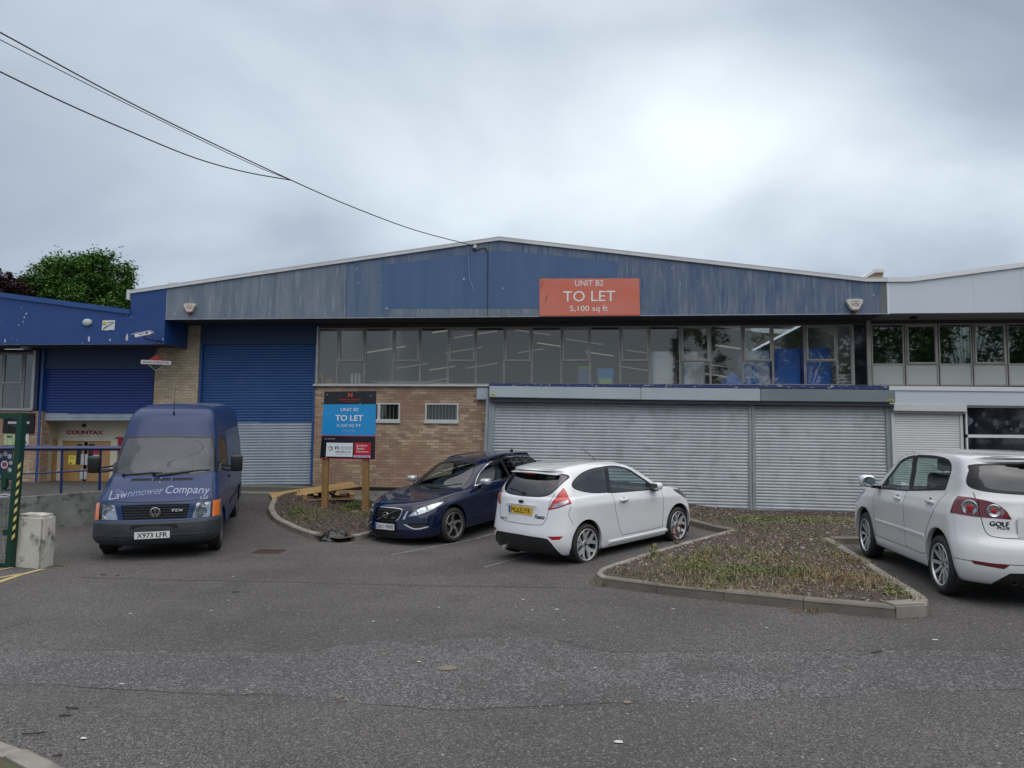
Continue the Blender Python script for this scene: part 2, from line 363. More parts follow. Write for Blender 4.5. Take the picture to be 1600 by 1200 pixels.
class Cutter:
    def __init__(s, bm): s.bm = bm; s.lay = bm.faces.layers.int.new('reg'); s.names = ['body']
    def normal_at(s, p):
        q = Vector((p.x, abs(p.y), p.z)); loc, n, i, d = s.bvh.find_nearest(q)
        if loc is None: return Vector((0, 0, 1))
        poly = s.of[i]; w = poly_3d_calc([s.ov[k] for k in poly], loc); r = Vector((0, 0, 0))
        for k, a in zip(poly, w): r += s.on[k]*a
        r = r*s.sgn
        if q.y < .001: r.y = 0
        if p.y < 0: r.y = -r.y
        return r.normalized() if r.length > 1e-6 else Vector((0, 0, 1))
    def cand(s, pts, ax, flt, m=.0):
        i, j, _ = AX[ax]; x0 = min(p[0] for p in pts)-m; x1 = max(p[0] for p in pts)+m; y0 = min(p[1] for p in pts)-m; y1 = max(p[1] for p in pts)+m
        out = []
        for f in s.bm.faces:
            co = [v.co for v in f.verts]
            if max(c[i] for c in co) < x0 or min(c[i] for c in co) > x1 or max(c[j] for c in co) < y0 or min(c[j] for c in co) > y1: continue
            if flt and not flt(f.calc_center_median()): continue
            out.append(f)
        return out
    def cut(s, pts, ax, flt, closed=True):
        i, j, k = AX[ax]; n = len(pts); cand = set(s.cand(pts, ax, flt))
        for q in range(n if closed else n-1):
            a, b = pts[q], pts[(q+1) % n]; x0, x1 = sorted((a[0], b[0])); y0, y1 = sorted((a[1], b[1])); d = Vector((b[0]-a[0], b[1]-a[1]))
            if d.length < 1e-5: continue
            fs = []
            for f in cand:
                if not f.is_valid: continue
                co = [v.co for v in f.verts]
                if max(c[i] for c in co) < x0-1e-4 or min(c[i] for c in co) > x1+1e-4 or max(c[j] for c in co) < y0-1e-4 or min(c[j] for c in co) > y1+1e-4: continue
                fs.append(f)
            if not fs: continue
            co = [0, 0, 0]; co[i] = a[0]; co[j] = a[1]; no = [0, 0, 0]; no[i] = -d.y; no[j] = d.x
            g = set(fs)
            for f in fs: g.update(f.edges); g.update(f.verts)
            r = bmesh.ops.bisect_plane(s.bm, geom=list(g), dist=2e-5, plane_co=co, plane_no=no)
            for e in r['geom']:
                if isinstance(e, bmesh.types.BMFace): cand.add(e)
            cand = {f for f in cand if f.is_valid}
        return cand
    def reg(s, name):
        if name not in s.names: s.names.append(name)
        return s.names.index(name)
    def region(s, name, pts, ax, flt=None, over=('body',)):
        i, j, _ = AX[ax]; ok = {s.reg(o) for o in over} if over else None; s.cut(pts, ax, flt); r = s.reg(name)
        for f in s.cand(pts, ax, flt):
            c = f.calc_center_median()
            if (ok is None or f[s.lay] in ok) and pip((c[i], c[j]), pts): f[s.lay] = r
    def stroke(s, name, pts, w, ax, flt=None, closed=False, over=('body',)):
        i, j, _ = AX[ax]; ok = {s.reg(o) for o in over} if over else None; r = s.reg(name)
        s.cut(offset_poly(pts, w/2, closed), ax, flt, closed); s.cut(offset_poly(pts, -w/2, closed), ax, flt, closed)
        for f in s.cand(pts, ax, flt, w):
            c = f.calc_center_median()
            if (ok is None or f[s.lay] in ok) and sdist((c[i], c[j]), pts, closed) < w/2*1.02: f[s.lay] = r
    def window(s, name, pts, ax, flt=None, seal=.02, sealname='window_seal', over=None):
        s.region(sealname, offset_poly(pts, seal*ccw(pts), True), ax, flt, over)
        s.region(name, pts, ax, flt, (sealname,))
    def delete(s, name):
        r = s.reg(name); bmesh.ops.delete(s.bm, geom=[f for f in s.bm.faces if f[s.lay] == r], context='FACES')
    def take(s, name, mat, parent, mode='both', objname=None, inset=0., sharp=32, flip=True, thick=0., label=None):
        """lift the faces of one region out as part(s): both = one mesh with its mirror, sides = two parts"""
        r = s.reg(name); fs = [f for f in s.bm.faces if f[s.lay] == r]; out = []
        if not fs: return out
        V = {}; vs = []; F = []
        for f in fs:
            ids = []
            for v in f.verts:
                if v.index not in V: V[v.index] = len(vs); vs.append(v.co-v.normal*inset if inset else v.co.copy())
                ids.append(V[v.index])
            F.append(tuple(ids))
        for side in ((1, -1),) if mode == 'both' else ((1,), (-1,)):
            v2 = []; f2 = []
            for sg in side:
                b = len(v2); v2 += [(p[0], p[1]*sg, p[2]) for p in vs]; f2 += [tuple(b+i for i in (f if sg*s.sgn > 0 else f[::-1])) for f in F]
            me = bpy.data.meshes.new(objname or name); me.from_pydata(v2, [], f2)
            bm = bmesh.new(); bm.from_mesh(me)
            bmesh.ops.remove_doubles(bm, verts=[v for v in bm.verts if abs(v.co.y) < .002], dist=.0006); bm.to_mesh(me); bm.free()
            me.polygons.foreach_set('use_smooth', [True]*len(me.polygons))
            me.normals_split_custom_set_from_vertices([s.normal_at(v.co) for v in me.vertices])
            out.append(link(objname or name, me, parent, (mat,), label))
        return out
def ccw(p): return -1 if sum(p[i][0]*p[(i+1) % len(p)][1]-p[(i+1) % len(p)][0]*p[i][1] for i in range(len(p))) > 0 else 1
def circ(cx, cz, r, n=30, a0=0, a1=2*PI):
    return [(cx+r*math.cos(a0+(a1-a0)*i/n), cz+r*math.sin(a0+(a1-a0)*i/n)) for i in range(n)]

def ftext(name, body, T, w, h, m, parent, ext=.002, bold=0.0, space=1.0, shear=0.0, label=None):
    """lettering scaled to w x h metres and centred on T; bold adds thin shifted layers"""
    o = text(name, body, 1.0, m, parent, Matrix.Identity(4), 0.0, shear=shear, label=label, space=space)
    xs = [v.co.x for v in o.data.vertices]; ys = [v.co.y for v in o.data.vertices]
    cx, cy = (min(xs)+max(xs))/2, (min(ys)+max(ys))/2; sy = h/(max(ys)-min(ys)); sx = w/(max(xs)-min(xs)) if w else sy; base = T @ Matrix.Translation((0, 0, ext)) @ Matrix.Diagonal((sx, sy, 1, 1)) @ Matrix.Translation((-cx, -cy, 0))
    if bold > 0:
        bm = bmesh.new(); bm.from_mesh(o.data); g0 = bm.faces[:]
        for k, (dx, dy) in enumerate(((1, 0), (-1, 0), (0, 1), (0, -1))):
            r = bmesh.ops.duplicate(bm, geom=g0); bmesh.ops.translate(bm, verts=[e for e in r['geom'] if isinstance(e, bmesh.types.BMVert)], vec=(dx*bold*.5, dy*bold*.5, -.00035*(k+1)))
        bm.to_mesh(o.data); bm.free()
    o.data.transform(base); return o
# ---- materials for vehicles
M_white = mk('white_paint', (.78, .80, .82), (.74, .765, .79), 1.2, .14, coat=1.0, spec=.5)
M_white2 = mk('white_paint_dull', (.74, .76, .77), (.69, .715, .725), 1.2, .18, coat=.8, spec=.5)
M_navy = mk('navy_paint', (.003, .008, .034), (.004, .010, .040), 2, .12, coat=.55, spec=.35)
M_van = mk('van_blue_paint', (.006, .026, .100), (.008, .030, .106), 1.5, .33, coat=.15, spec=.35, c3=(.014, .034, .10), s3=2.2, lo3=.55, hi3=.8)
M_gap = mk('panel_gap', (.012, .012, .013), rough=.8)
M_gapw = mk('panel_gap_light', (.10, .105, .11), rough=.7)
M_black = mk('black_trim', (.012, .013, .014), (.018, .019, .02), 9, .42, bump=.08, bscale=400)
M_seal = mk('window_rubber', (.010, .010, .011), rough=.35)
M_rubber = mk('tyre_rubber', (.016, .016, .017), (.028, .027, .026), 12, .75, bump=.25, bscale=90)
M_bumpvan = mk('weathered_plastic', (.020, .026, .034), (.034, .041, .05), 5, .55, bump=.1, bscale=200)
M_alloy = mk('silver_alloy', (.62, .64, .66), rough=.28, metal=.55)
M_alloym = mk('machined_alloy', (.36, .365, .375), (.28, .285, .29), 7, .35, metal=.6)
M_alloyg = mk('grey_alloy', (.16, .165, .17), (.22, .22, .225), 6, .32, metal=.8)
M_dark = mk('dark_metal', (.02, .02, .021), rough=.6, metal=.3)
M_disc = mk('brake_disc', (.09, .085, .08), rough=.5, metal=.6)
M_chrome = mk('chrome', (.75, .77, .78), rough=.08, metal=1.0)
M_int = mk('interior_plastic', (.035, .038, .04), rough=.7)
M_seat = mk('seat_fabric', (.055, .058, .062), (.075, .078, .082), 14, .9, bump=.2, bscale=300)
M_gl = glassmat('car_glass', (.68, .79, .76), .05)
M_gld = glassmat('privacy_glass', (.10, .115, .12), .06)
M_glv = glassmat('bluish_windscreen', (.50, .54, .57), .0, .03, veil=.15, veilc=(.24, .29, .36))  # bluish grey diffuse layer mixed over the tint
M_lens = glassmat('clear_lens', (.92, .94, .95), .03)
M_red = mk('red_lens', (.42, .012, .012), rough=.09, coat=1.0, bump=.15, bscale=120)
M_red2 = mk('dark_red_lens', (.13, .004, .010), rough=.08, coat=1.0)
M_redp = mk('red_lens_bright', (.62, .035, .03), (.50, .02, .02), 30, .10, coat=1.0, bump=.3, bscale=160)
M_orange = mk('orange_lens', (.80, .20, .015), (.68, .14, .01), 22, .10, coat=1.0, bump=.25, bscale=160)
M_refl = mk('lamp_reflector', (.62, .65, .68), (.35, .38, .42), 16, .12, metal=.9, bump=.5, bscale=50)
M_pw = mk('plate_white', (.72, .73, .72), rough=.4)
M_py = mk('plate_yellow', (.80, .52, .03), rough=.4)
M_ptxt = mk('plate_lettering', (.012, .012, .014), rough=.5)
M_pblue = mk('plate_blue', (.02, .08, .45), rough=.4)
M_mirror = mk('mirror_glass', (.65, .72, .74), rough=.02, metal=1.0)

def wheel(parent, x, y, r, rimr, width, style, side, rot=0.0, alloy=None):
    """side = +1 for the car's right, outer face looking to +y*side"""
    w = thing('wheel', None, None); w.parent = parent; w.location = (x, y, r); w.rotation_euler = (0, 0, 0 if side > 0 else PI)
    h = width/2; q = rimr
    t = MB().lathe([(q-.006, h*.80), (q+.004, h*.90), (q+.012, h*.96), (q+(r-q)*.5, h*1.04), (r-.022, h*.95), (r-.006, h*.80), (r, h*.62), (r, h*.2), (r-.007, h*.18), (r-.007, h*.12), (r, h*.10), (r, -h*.10), (r-.007, -h*.12), (r-.007, -h*.18), (r, -h*.2), (r, -h*.62), (r-.01, -h*.85), (q+.012, -h), (q-.006, -h*.8)], n=56)
    t.build('tyre', M_rubber, w, smooth=40)
    alloy = alloy or M_alloy; rim = MB()
    rim.lathe([(q+.006, h*.93), (q+.002, h*.97), (q-.008, h*.93), (q-.012, h*.80)], n=56); rim.lathe([(q-.012, h*.80), (q-.026, h*.55), (q-.035, -h*.5), (q-.01, -h*.85)], n=56, mi=1)
    d0 = h*.80
    def spoke(poly, back=.035, z=d0, dish=.03, mi=0):
        # poly in wheel plane; outer face dished towards the hub
        n = len(poly); vs = []
        for s_ in (0, 1):
            for p in poly:
                rr = math.hypot(*p)/q; vs.append((p[0], z-dish*(1-rr)**1.0*1.0-(back if s_ else 0), p[1]))
        cxy = (sum(p[0] for p in poly)/n, sum(p[1] for p in poly)/n)
        fs = [tuple(range(n))]+[(i, (i+1) % n, (i+1) % n+n, i+n) for i in range(n)]
        rim.add(vs, fs, mi)
    def ring(p, a): c, s_ = math.cos(a), math.sin(a); return [(u*c-v*s_, u*s_+v*c) for u, v in p]
    if style == 'y5':        # five broad forked spokes with round windows
        for k in range(5):
            a = rot+k*2*PI/5
            spoke(ring([(.06, -.034), (q*.42, -.036), (q*.58, -.052), (q*.97, -.118), (q*.99, -.060), (q*.80, -.028), (q*.66, 0), (q*.80, .028), (q*.99, .060), (q*.97, .118), (q*.58, .052), (q*.42, .036), (.06, .034)], a), .03, dish=.045)
    elif style == 'twin5':
        for k in range(5):
            a = rot+k*2*PI/5
            for sg in (-1, 1):
                pts = [(.05, sg*.010), (q*.55, sg*.020), (q*.985, sg*.055), (q*.97, sg*.094), (q*.5, sg*.052), (.05, sg*.040)]
                spoke(ring(pts if sg > 0 else pts[::-1], a), .03, dish=.03)
    elif style == 'blade5':
        for k in range(5):
            a = rot+k*2*PI/5
            spoke(ring([(.045, -.030), (q*.5, -.022), (q*.985, .030), (q*.96, .085), (q*.55, .018), (.05, .032)], a), .03, dish=.03)
            spoke(ring([(q*.35, .016), (q*.96, .085), (q*.93, .120), (q*.45, .036)], a), .02, z=d0-.012, dish=.03, mi=1)
    else:                    # pressed steel
        rim.lathe([(q-.02, h*.3), (q*.72, h*.42), (q*.60, h*.62), (q*.38, h*.60), (q*.30, h*.35), (0, h*.35)], n=40)
        for k in range(8):
            a = k*PI/4; rim.lathe([(.018, .0), (.018, .012), (0, .012)], n=12, mi=1, T=Matrix.Translation((math.cos(a)*q*.66, h*.49, math.sin(a)*q*.66)))
    if style != 'steel':
        rim.lathe([(.062, d0-.05), (.066, d0-.038), (.058, d0-.028), (.032, d0-.026)], n=28)
        for k in range(5):
            a = rot+(k+.5)*2*PI/5; rim.lathe([(.009, d0-.045), (.009, d0-.026), (0, d0-.024)], n=8, mi=1, T=Matrix.Translation((math.cos(a)*.046, 0, math.sin(a)*.046)))
    rim.build('rim', (alloy, M_dark), w, smooth=30)
    MB().lathe([(.030, d0-.03), (.028, d0-.024), (0, d0-.022)], n=20).build('wheel_cap', M_dark if style == 'steel' else M_alloyg, w, smooth=30)
    if style != 'steel':
        MB().lathe([(.15, h*.0), (.15, .02), (.07, .02), (.07, .05), (0, .05)], n=32).build('brake_disc', M_disc, w, smooth=30)
        MB().lathe([(q-.03, h*.05), (0, h*.05-.05)], n=24).build('wheel_backing', M_dark, w)
    else: MB().lathe([(q-.03, h*.05), (0, h*.05-.02)], n=24).build('wheel_backing', M_dark, w)
    return w
def arch(parent, x, r, zc, yo, bvh=None, mat=None):
    if bvh:
        for sg in (1, -1):
            vs = []; n = 40; a0 = -.35
            for k in range(n+1):
                a = a0+(PI-2*a0)*k/n; px, pz = x+r*math.cos(a), zc+r*math.sin(a)
                y = surf(bvh, px, max(pz, .2)); vs += [(px, y*sg, pz), (px, (y-.045)*sg, pz)]
            MB().add(vs, [(2*i, 2*i+1, 2*i+3, 2*i+2) for i in range(n)]).build('arch_edge', mat, parent, smooth=60)
    for sg in (1, -1):
        y0, y1 = (yo-.03)*sg, (yo-.36)*sg
        MB().lathe([(r+.012, y0), (r+.012, y1), (0, y1)], n=28, a0=-.5, a1=PI+.5, T=Matrix.Translation((x, 0, zc))).build('wheel_well', M_gap, parent, smooth=40)
def plate(parent, T, body, yellow=False, w=.52, h=.111, blue=True, size=.092):
    """T: matrix, X along the plate, Y up, Z outwards"""
    p = MB().box(-w/2, w/2, -h/2, h/2, 0, .006, T=T).build('number_plate', M_py if yellow else M_pw, parent)
    if blue: MB().box(-w/2+.003, -w/2+.045, -h/2+.003, h/2-.003, .0055, .0075, T=T).build('plate_band', M_pblue, p)
    if body: ftext('plate_lettering', body, T @ Matrix.Translation((.020 if blue else 0, 0, .0070)), .43 if blue else .44, .078, M_ptxt, p, .001, bold=.035)
    return p
def rbox(x0, x1, y0, y1, z0, z1, b, mb=None, T=None):
    """rounded box as points on a superellipsoid-like block"""
    mb = mb or MB(); n = 10; cx, cy, cz = (x0+x1)/2, (y0+y1)/2, (z0+z1)/2; hx, hy, hz = abs(x1-x0)/2-b, abs(y1-y0)/2-b, abs(z1-z0)/2-b; vs = []; fs = []
    nu, nv = 16, 9
    for i in range(nv):
        th = -PI/2+PI*i/(nv-1)
        for j in range(nu):
            ph = 2*PI*(j+.5)/nu; d = (math.cos(th)*math.cos(ph), math.cos(th)*math.sin(ph), math.sin(th))
            s_ = lambda v: (1 if v > 1e-6 else -1 if v < -1e-6 else 0)
            vs.append((cx+s_(d[0])*hx+d[0]*b, cy+s_(d[1])*hy+d[1]*b, cz+(s_(d[2]) or (1))*hz+d[2]*b))
    for i in range(nv-1):
        for j in range(nu): fs.append((i*nu+j, i*nu+(j+1) % nu, (i+1)*nu+(j+1) % nu, (i+1)*nu+j))
    fs += [tuple(range(nu-1, -1, -1)), tuple(range((nv-1)*nu, nv*nu))]
    return mb.add(vs, fs, 0, T)
def seats(parent, xs, ys, z, mat, back=.60, hr=True):
    for x in xs:
        for y in ys:
            s = rbox(x-.50, x+.02, y-.24, y+.24, z, z+.16, .06)
            T = Matrix.Translation((x, y, z+.10)) @ Matrix.Rotation(R_(14), 4, 'Y')
            rbox(-.07, .07, -.23, .23, 0, back, .06, s, T)
            if hr: rbox(-.055, .055, -.13, .13, back+.03, back+.20, .05, s, T); s.tube([(0, -.06, back-.02), (0, -.06, back+.05)], .008, 6, T=T); s.tube([(0, .06, back-.02), (0, .06, back+.05)], .008, 6, T=T)
            s.build('seat', mat, parent, smooth=50)
def place_vehicle(root, X, Y, h, xmid, zf, zr, xf, xr_, roll=0.0, tall=1.0):
    """heading h from +Y towards +X; zf, zr: ground heights under the front and rear axle"""
    p = (zf-zr)/(xr_-xf); F = Vector((math.sin(h), math.cos(h), p)).normalized(); Rt = Vector((math.cos(h), -math.sin(h), roll)); Rt = (Rt-F*Rt.dot(F)).normalized(); U = Rt.cross(F)
    m = Matrix.Identity(4)
    for i in range(3): m[i][0] = -F[i]; m[i][1] = Rt[i]; m[i][2] = U[i]
    zc = zf+(zr-zf)*(xmid-xf)/(xr_-xf); base = Vector((X, Y, zc)); o = m.to_3x3() @ Vector((-xmid, 0, 0))
    for i in range(3): m[i][3] = (base+o)[i]; m[i][2] *= tall
    root.matrix_world = m
def surf(bvh, x, z, side=1, d=0.0):
    h = bvh.ray_cast(Vector((x, 3*side, z)), Vector((0, -side, 0))); return (h[0].y+d*side) if h[0] else .8*side
def surf_end(bvh, y, z, front=True, d=0.0):
    h = bvh.ray_cast(Vector((-3 if front else 9, y, z)), Vector((1 if front else -1, 0, 0)))
    return (h[0].x+(-d if front else d)) if h[0] else 0
def surf_top(bvh, x, y, d=0.0):
    h = bvh.ray_cast(Vector((x, y, 5)), Vector((0, 0, -1))); return (h[0].z+d) if h[0] else 1
def inner_trim(cut, parent, mat, zmin, d=.022, skip=()):
    bad = {cut.reg(n) for n in skip}; V = {}; vs = []; F = []
    cut.bm.normal_update()
    for f in cut.bm.faces:
        if f[cut.lay] in bad or f.calc_center_median().z < zmin: continue
        ids = []
        for v in f.verts:
            if v.index not in V: V[v.index] = len(vs); vs.append(v.co-v.normal*d*cut.sgn)
            ids.append(V[v.index])
        F.append(tuple(ids))
    mb = MB(); mb.add(vs, F); mb.add([(p[0], -p[1], p[2]) for p in vs], [f[::-1] for f in F]); return mb.build('interior_lining', mat, parent, smooth=60)
def begin(rows, **k):
    bm = shell(rows, **k); bm.normal_update(); bvh = BVHTree.FromBMesh(bm)
    bm.verts.index_update(); ov = [v.co.copy() for v in bm.verts]; on = [v.normal.copy() for v in bm.verts]; of = [tuple(v.index for v in f.verts) for f in bm.faces]
    for i, v in enumerate(ov):
        if v.y < .001: on[i].y = 0; on[i].normalize()
    c = Cutter(bm); c.bvh = bvh; c.ov, c.on, c.of = ov, on, of
    # outward normal sign
    s_ = sum((f.normal.y if f.calc_center_median().y > .5 else 0) for f in bm.faces); c.sgn = 1 if s_ > 0 else -1
    return c
def reindex(c): c.bm.verts.index_update(); c.bm.normal_update()
def band_on(bvh, pts, w, off, thick, side=1):
    """a narrow moulding that follows the body side through (x,z) points"""
    mb = MB(); vs = []
    for x, z in pts:
        y = surf(bvh, x, z, 1, 0)
        y2 = surf(bvh, x, z+w, 1, 0)
        vs += [(x, y*side, z), (x, (y+thick)*side, z+.2*w), (x, (y2+thick)*side, z+.8*w), (x, y2*side, z+w)]
    n = len(pts); fs = []
    for i in range(n-1):
        for j in range(3): a = i*4+j; fs.append((a, a+4, a+5, a+1))
    fs += [(0, 1, 2, 3), tuple((n-1)*4+j for j in (3, 2, 1, 0))]
    return mb.add(vs, fs)

def text_on(name, body, bvh, cy, cz, w, h, mat, root, front=True, lift=.0035, bold=0.0, shear=0.0, rot=0.0, space=1.0):
    """lettering wrapped on to the nose or tail of a body; cy, cz its centre"""
    o = text(name, body, 1.0, mat, root, Matrix.Identity(4), 0.0, bold=bold, shear=shear, space=space); me = o.data
    bm = bmesh.new(); bm.from_mesh(me); xs = [v.co.x for v in bm.verts]; ys = [v.co.y for v in bm.verts]; cx, cyy = (min(xs)+max(xs))/2, (min(ys)+max(ys))/2; sx, sy = w/(max(xs)-min(xs)), h/(max(ys)-min(ys))
    g0 = bm.faces[:] if bold > .005 else []
    for dx in ((-.5, .5) if g0 else ()):
        r = bmesh.ops.duplicate(bm, geom=g0); bmesh.ops.translate(bm, verts=[e for e in r['geom'] if isinstance(e, bmesh.types.BMVert)], vec=(dx*bold*2, dx*bold, .001+dx*.001))
    bmesh.ops.subdivide_edges(bm, edges=[e for e in bm.edges if e.calc_length()*sx > .03], cuts=2); bmesh.ops.triangulate(bm, faces=bm.faces[:])
    for v in bm.verts:
        u, k = (v.co.x-cx)*sx, (v.co.y-cyy)*sy; u, k = u*math.cos(rot)-k*math.sin(rot), u*math.sin(rot)+k*math.cos(rot)
        y = cy+(-u if front else u); z = cz+k; x = surf_end(bvh, abs(y), z, front, lift-(v.co.z*.3)); v.co = Vector((x, y, z))
    bm.to_mesh(me); bm.free(); return o
def fin_parts(c, root, paint, skip_glass, zmin, gap=None):
    pass
def hatchback():
    """white three-door, seen from its right rear"""
    root = thing('parked_car', 'small white three-door hatchback with silver forked wheels and yellow rear plate', 'car')
    c = begin([
        (.16, .70, .16, .40, 2.6, 3.80, .36, 2.6),
        ([(0, .19), (3.2, .19), (3.9, .20)], .80, .06, .48, 2.6, 3.88, .40, 2.8),
        (.30, [(.5, .84), (1.3, .832), (2.8, .832), (3.5, .845)], .0, .50, 2.5, 3.93, .42, 2.8),
        (.46, [(.5, .858), (1.3, .848), (2.8, .848), (3.5, .860)], .0, .52, 2.4, 3.95, .44, 2.7),
        (.62, [(.5, .861), (1.3, .854), (2.8, .854), (3.5, .861)], .02, .55, 2.3, 3.925, .44, 2.6),
        ([(0, .70), (.4, .79), (1.2, .85), (3, .905), (3.9, .90)], [(.6, .85), (1.2, .862), (2.5, .868), (3.4, .858)], .06, .60, 2.2, 3.88, .44, 2.5, True),
        ([(0, .74), (.3, .83), (.7, .925), (1.2, .975), (2, .985), (3.2, 1.01), (3.9, 1.01)], [(.7, .76), (1.2, .815), (2.5, .83), (3.4, .82)], .11, .62, 2.2, 3.85, .42, 2.5),
        ([(.4, .885), (.9, .968), (1.3, .99), (2, 1.0), (3.2, 1.035), (3.9, 1.03)], [(1, .72), (1.5, .79), (2.5, .812), (3.4, .800)], .42, .60, 2.2, 3.83, .40, 2.5),
        ([(.9, .99), (1.4, 1.015), (2, 1.02), (3.2, 1.06), (3.9, 1.055)], [(1.35, .765), (2.5, .80), (3.4, .785)], .90, .44, 2.4, 3.815, .38, 2.6),
        ([(1.3, 1.21), (2, 1.225), (3.7, 1.235)], [(1.7, .68), (2.5, .715), (3.4, .700)], 1.30, .42, 2.5, 3.70, .34, 2.7),
        ([(1.72, 1.375), (2.1, 1.425), (2.6, 1.44), (3.2, 1.415), (3.6, 1.375)], [(2.1, .585), (2.6, .605), (3.3, .585)], 1.72, .38, 2.6, 3.575, .26, 3),
        ([(1.9, 1.425), (2.3, 1.478), (2.7, 1.488), (3.2, 1.465), (3.7, 1.402)], [(2.1, .48), (2.6, .50), (3.3, .49)], 1.84, .3, 2.4, 3.64, .20, 3.4, True),
        ([(1.9, 1.440), (2.3, 1.493), (2.7, 1.503), (3.2, 1.480), (3.7, 1.417)], .27, 1.92, .25, 2, 3.60, .2, 2.5),
        ([(1.9, 1.443), (2.3, 1.496), (2.7, 1.506), (3.2, 1.483), (3.7, 1.42)], .0, 1.98, .2, 2, 3.55, .2, 2)], nose=(.80, .84))
    P = M_white; fa, ra, wr = .80, 3.289, .308; side = lambda p: p.y > .35; rear = lambda p: p.x > 3.30; front = lambda p: p.x < 1.0
    for x in (fa, ra): c.region('arch', circ(x, .325, .362), 'side', side)
    c.delete('arch')
    for x, n_ in ((fa, 'front_arch_lip'), (ra, 'rear_arch_lip')): c.stroke(n_, circ(x, .325, .375, 40), .014, 'side', side, True)
    dw = smooth2([(1.38, .985, 1), (1.54, 1.095), (1.80, 1.245), (2.05, 1.352), (2.28, 1.397), (2.50, 1.408, 1), (2.61, 1.035, 1)], True, 4)
    qw = smooth2([(2.70, 1.045, 1), (2.58, 1.408, 1), (2.85, 1.398), (3.12, 1.352), (3.34, 1.275), (3.455, 1.20), (3.40, 1.145), (3.17, 1.085), (2.9, 1.055)], True, 4)
    c.window('side_window', dw, 'side', side, .022); c.window('quarter_window', qw, 'side', side, .016)
    c.region('window_seal', [(2.60, 1.02), (2.49, 1.428), (2.60, 1.428), (2.72, 1.022)], 'side', side)
    bw = smooth2([(-.02, 1.035, 1), (.33, 1.045), (.49, 1.080), (.555, 1.14), (.605, 1.25), (.615, 1.318), (.50, 1.352), (-.02, 1.372, 1)], True, 4)
    c.window('rear_window', bw, 'end', rear, .018)
    ws = smooth2([(-.02, .99, 1), (.45, 1.0), (.68, 1.03, 1), (.60, 1.22), (.50, 1.395, 1), (-.02, 1.43, 1)], True, 3)
    c.window('windscreen', ws, 'end', lambda p: p.x < 1.95, .02)
    tl = smooth2([(.550, .86, 1), (.585, .945), (.635, 1.07), (.675, 1.19), (.71, 1.30, 1), (.90, 1.27, 1), (.90, 1.01, 1), (.80, .950), (.68, .895)], True, 3)
    tlf = lambda p: p.x > 3.60 and p.y > .45
    c.cut([(3.60, .75), (3.60, 1.4)], 'side', side, False); c.region('lamp_edge', offset_poly(tl, .010*ccw(tl), True), 'end', tlf, None); c.region('tail_lamp', tl, 'end', tlf, ('lamp_edge',)); c.region('reversing_lamp', [(.60, .885), (.70, .912), (.79, .965), (.775, 1.0), (.615, .935)], 'end', tlf, ('tail_lamp',))
    c.stroke('gap', smooth2([(.58, 1.10), (.545, .92), (.535, .78), (.47, .645), (.30, .62), (-.02, .612)], False, 4), .009, 'end', rear)
    c.region('diffuser', smooth2([(-.02, .455, 1), (.50, .445), (.60, .41), (.68, .30), (.745, .15, 1), (-.02, .12, 1)], True, 4), 'end', lambda p: p.x > 3.5, ('body',))
    c.region('reflector', [(.575, .475), (.78, .485), (.745, .435), (.64, .425)], 'end', lambda p: p.x > 3.4)
    door = smooth2([(1.30, .99), (1.27, .85), (1.265, .60), (1.29, .37), (1.36, .335), (2.30, .335), (2.42, .36), (2.50, .50), (2.60, .80), (2.64, 1.02)], False, 4)
    c.stroke('gap', door, .009, 'side', side)
    c.region('door', door+[(2.64, 1.10), (2.40, 1.50), (1.9, 1.5), (1.2, 1.0)], 'side', side)
    c.stroke('gap', smooth2([(.93, .985), (.72, .90), (.55, .80)], False, 3), .007, 'side', side)
    c.stroke('gap', smooth2([(3.62, .90), (3.66, .78), (3.60, .64)], False, 3), .007, 'side', side)
    c.region('headlight', smooth2([(.20, .66), (.16, .72), (.45, .86), (.86, .93), (.80, .86), (.55, .74)], True, 3), 'side', lambda p: p.y > .42 and p.x < .95)
    c.region('grille', [(-.02, .60), (.42, .60), (.50, .50), (.34, .24), (-.02, .24)], 'end', front)
    c.region('lower_body', [(-.5, .0), (5, .0), (5, .186), (-.5, .186)], 'side', None)
    reindex(c); b = c.bvh
    c.take('body', P, root, 'both'); [c.take(n_, P, root, 'sides', objname='arch_lip') for n_ in ('front_arch_lip', 'rear_arch_lip')]
    c.take('door', P, root, 'sides', sharp=30); c.take('gap', M_gapw, root, objname='panel_gap', inset=.003*c.sgn)
    for n, m_ in (('side_window', M_gl), ('quarter_window', M_gld)): c.take(n, m_, root, 'sides', inset=.003*c.sgn)
    c.take('rear_window', M_gld, root, inset=.002*c.sgn); c.take('windscreen', M_gl, root, inset=.003*c.sgn); c.take('window_seal', M_seal, root, objname='window_trim')
    c.take('tail_lamp', M_redp, root, 'sides', inset=-.006*c.sgn); c.take('lamp_edge', M_red2, root, 'sides', objname='lamp_surround')
    c.take('diffuser', M_black, root, inset=.01*c.sgn, objname='rear_diffuser'); c.take('reflector', M_red, root, 'sides', inset=-.002)
    c.take('headlight', M_refl, root, 'sides'); c.take('grille', M_black, root, inset=.01); c.take('lower_body', M_black, root, objname='underside')
    inner_trim(c, root, M_int, .98, skip=('side_window', 'quarter_window', 'rear_window', 'windscreen'))
    c.take('reversing_lamp', M_refl, root, 'sides', inset=-.007*c.sgn)
    # roof edge spoiler lip and high brake light
    sp = MB(); n = 16
    vs = []
    for i in range(n+1):
        y = -.52+1.04*i/n; xe = 3.585-.09*abs(y/.52)**3; z = 1.406-.020*(y/.52)**2
        vs += [(xe-.16, y, z+.020), (xe+.095, y, z-.022), (xe+.10, y, z-.034), (xe-.02, y, z-.036)]
    fs = []
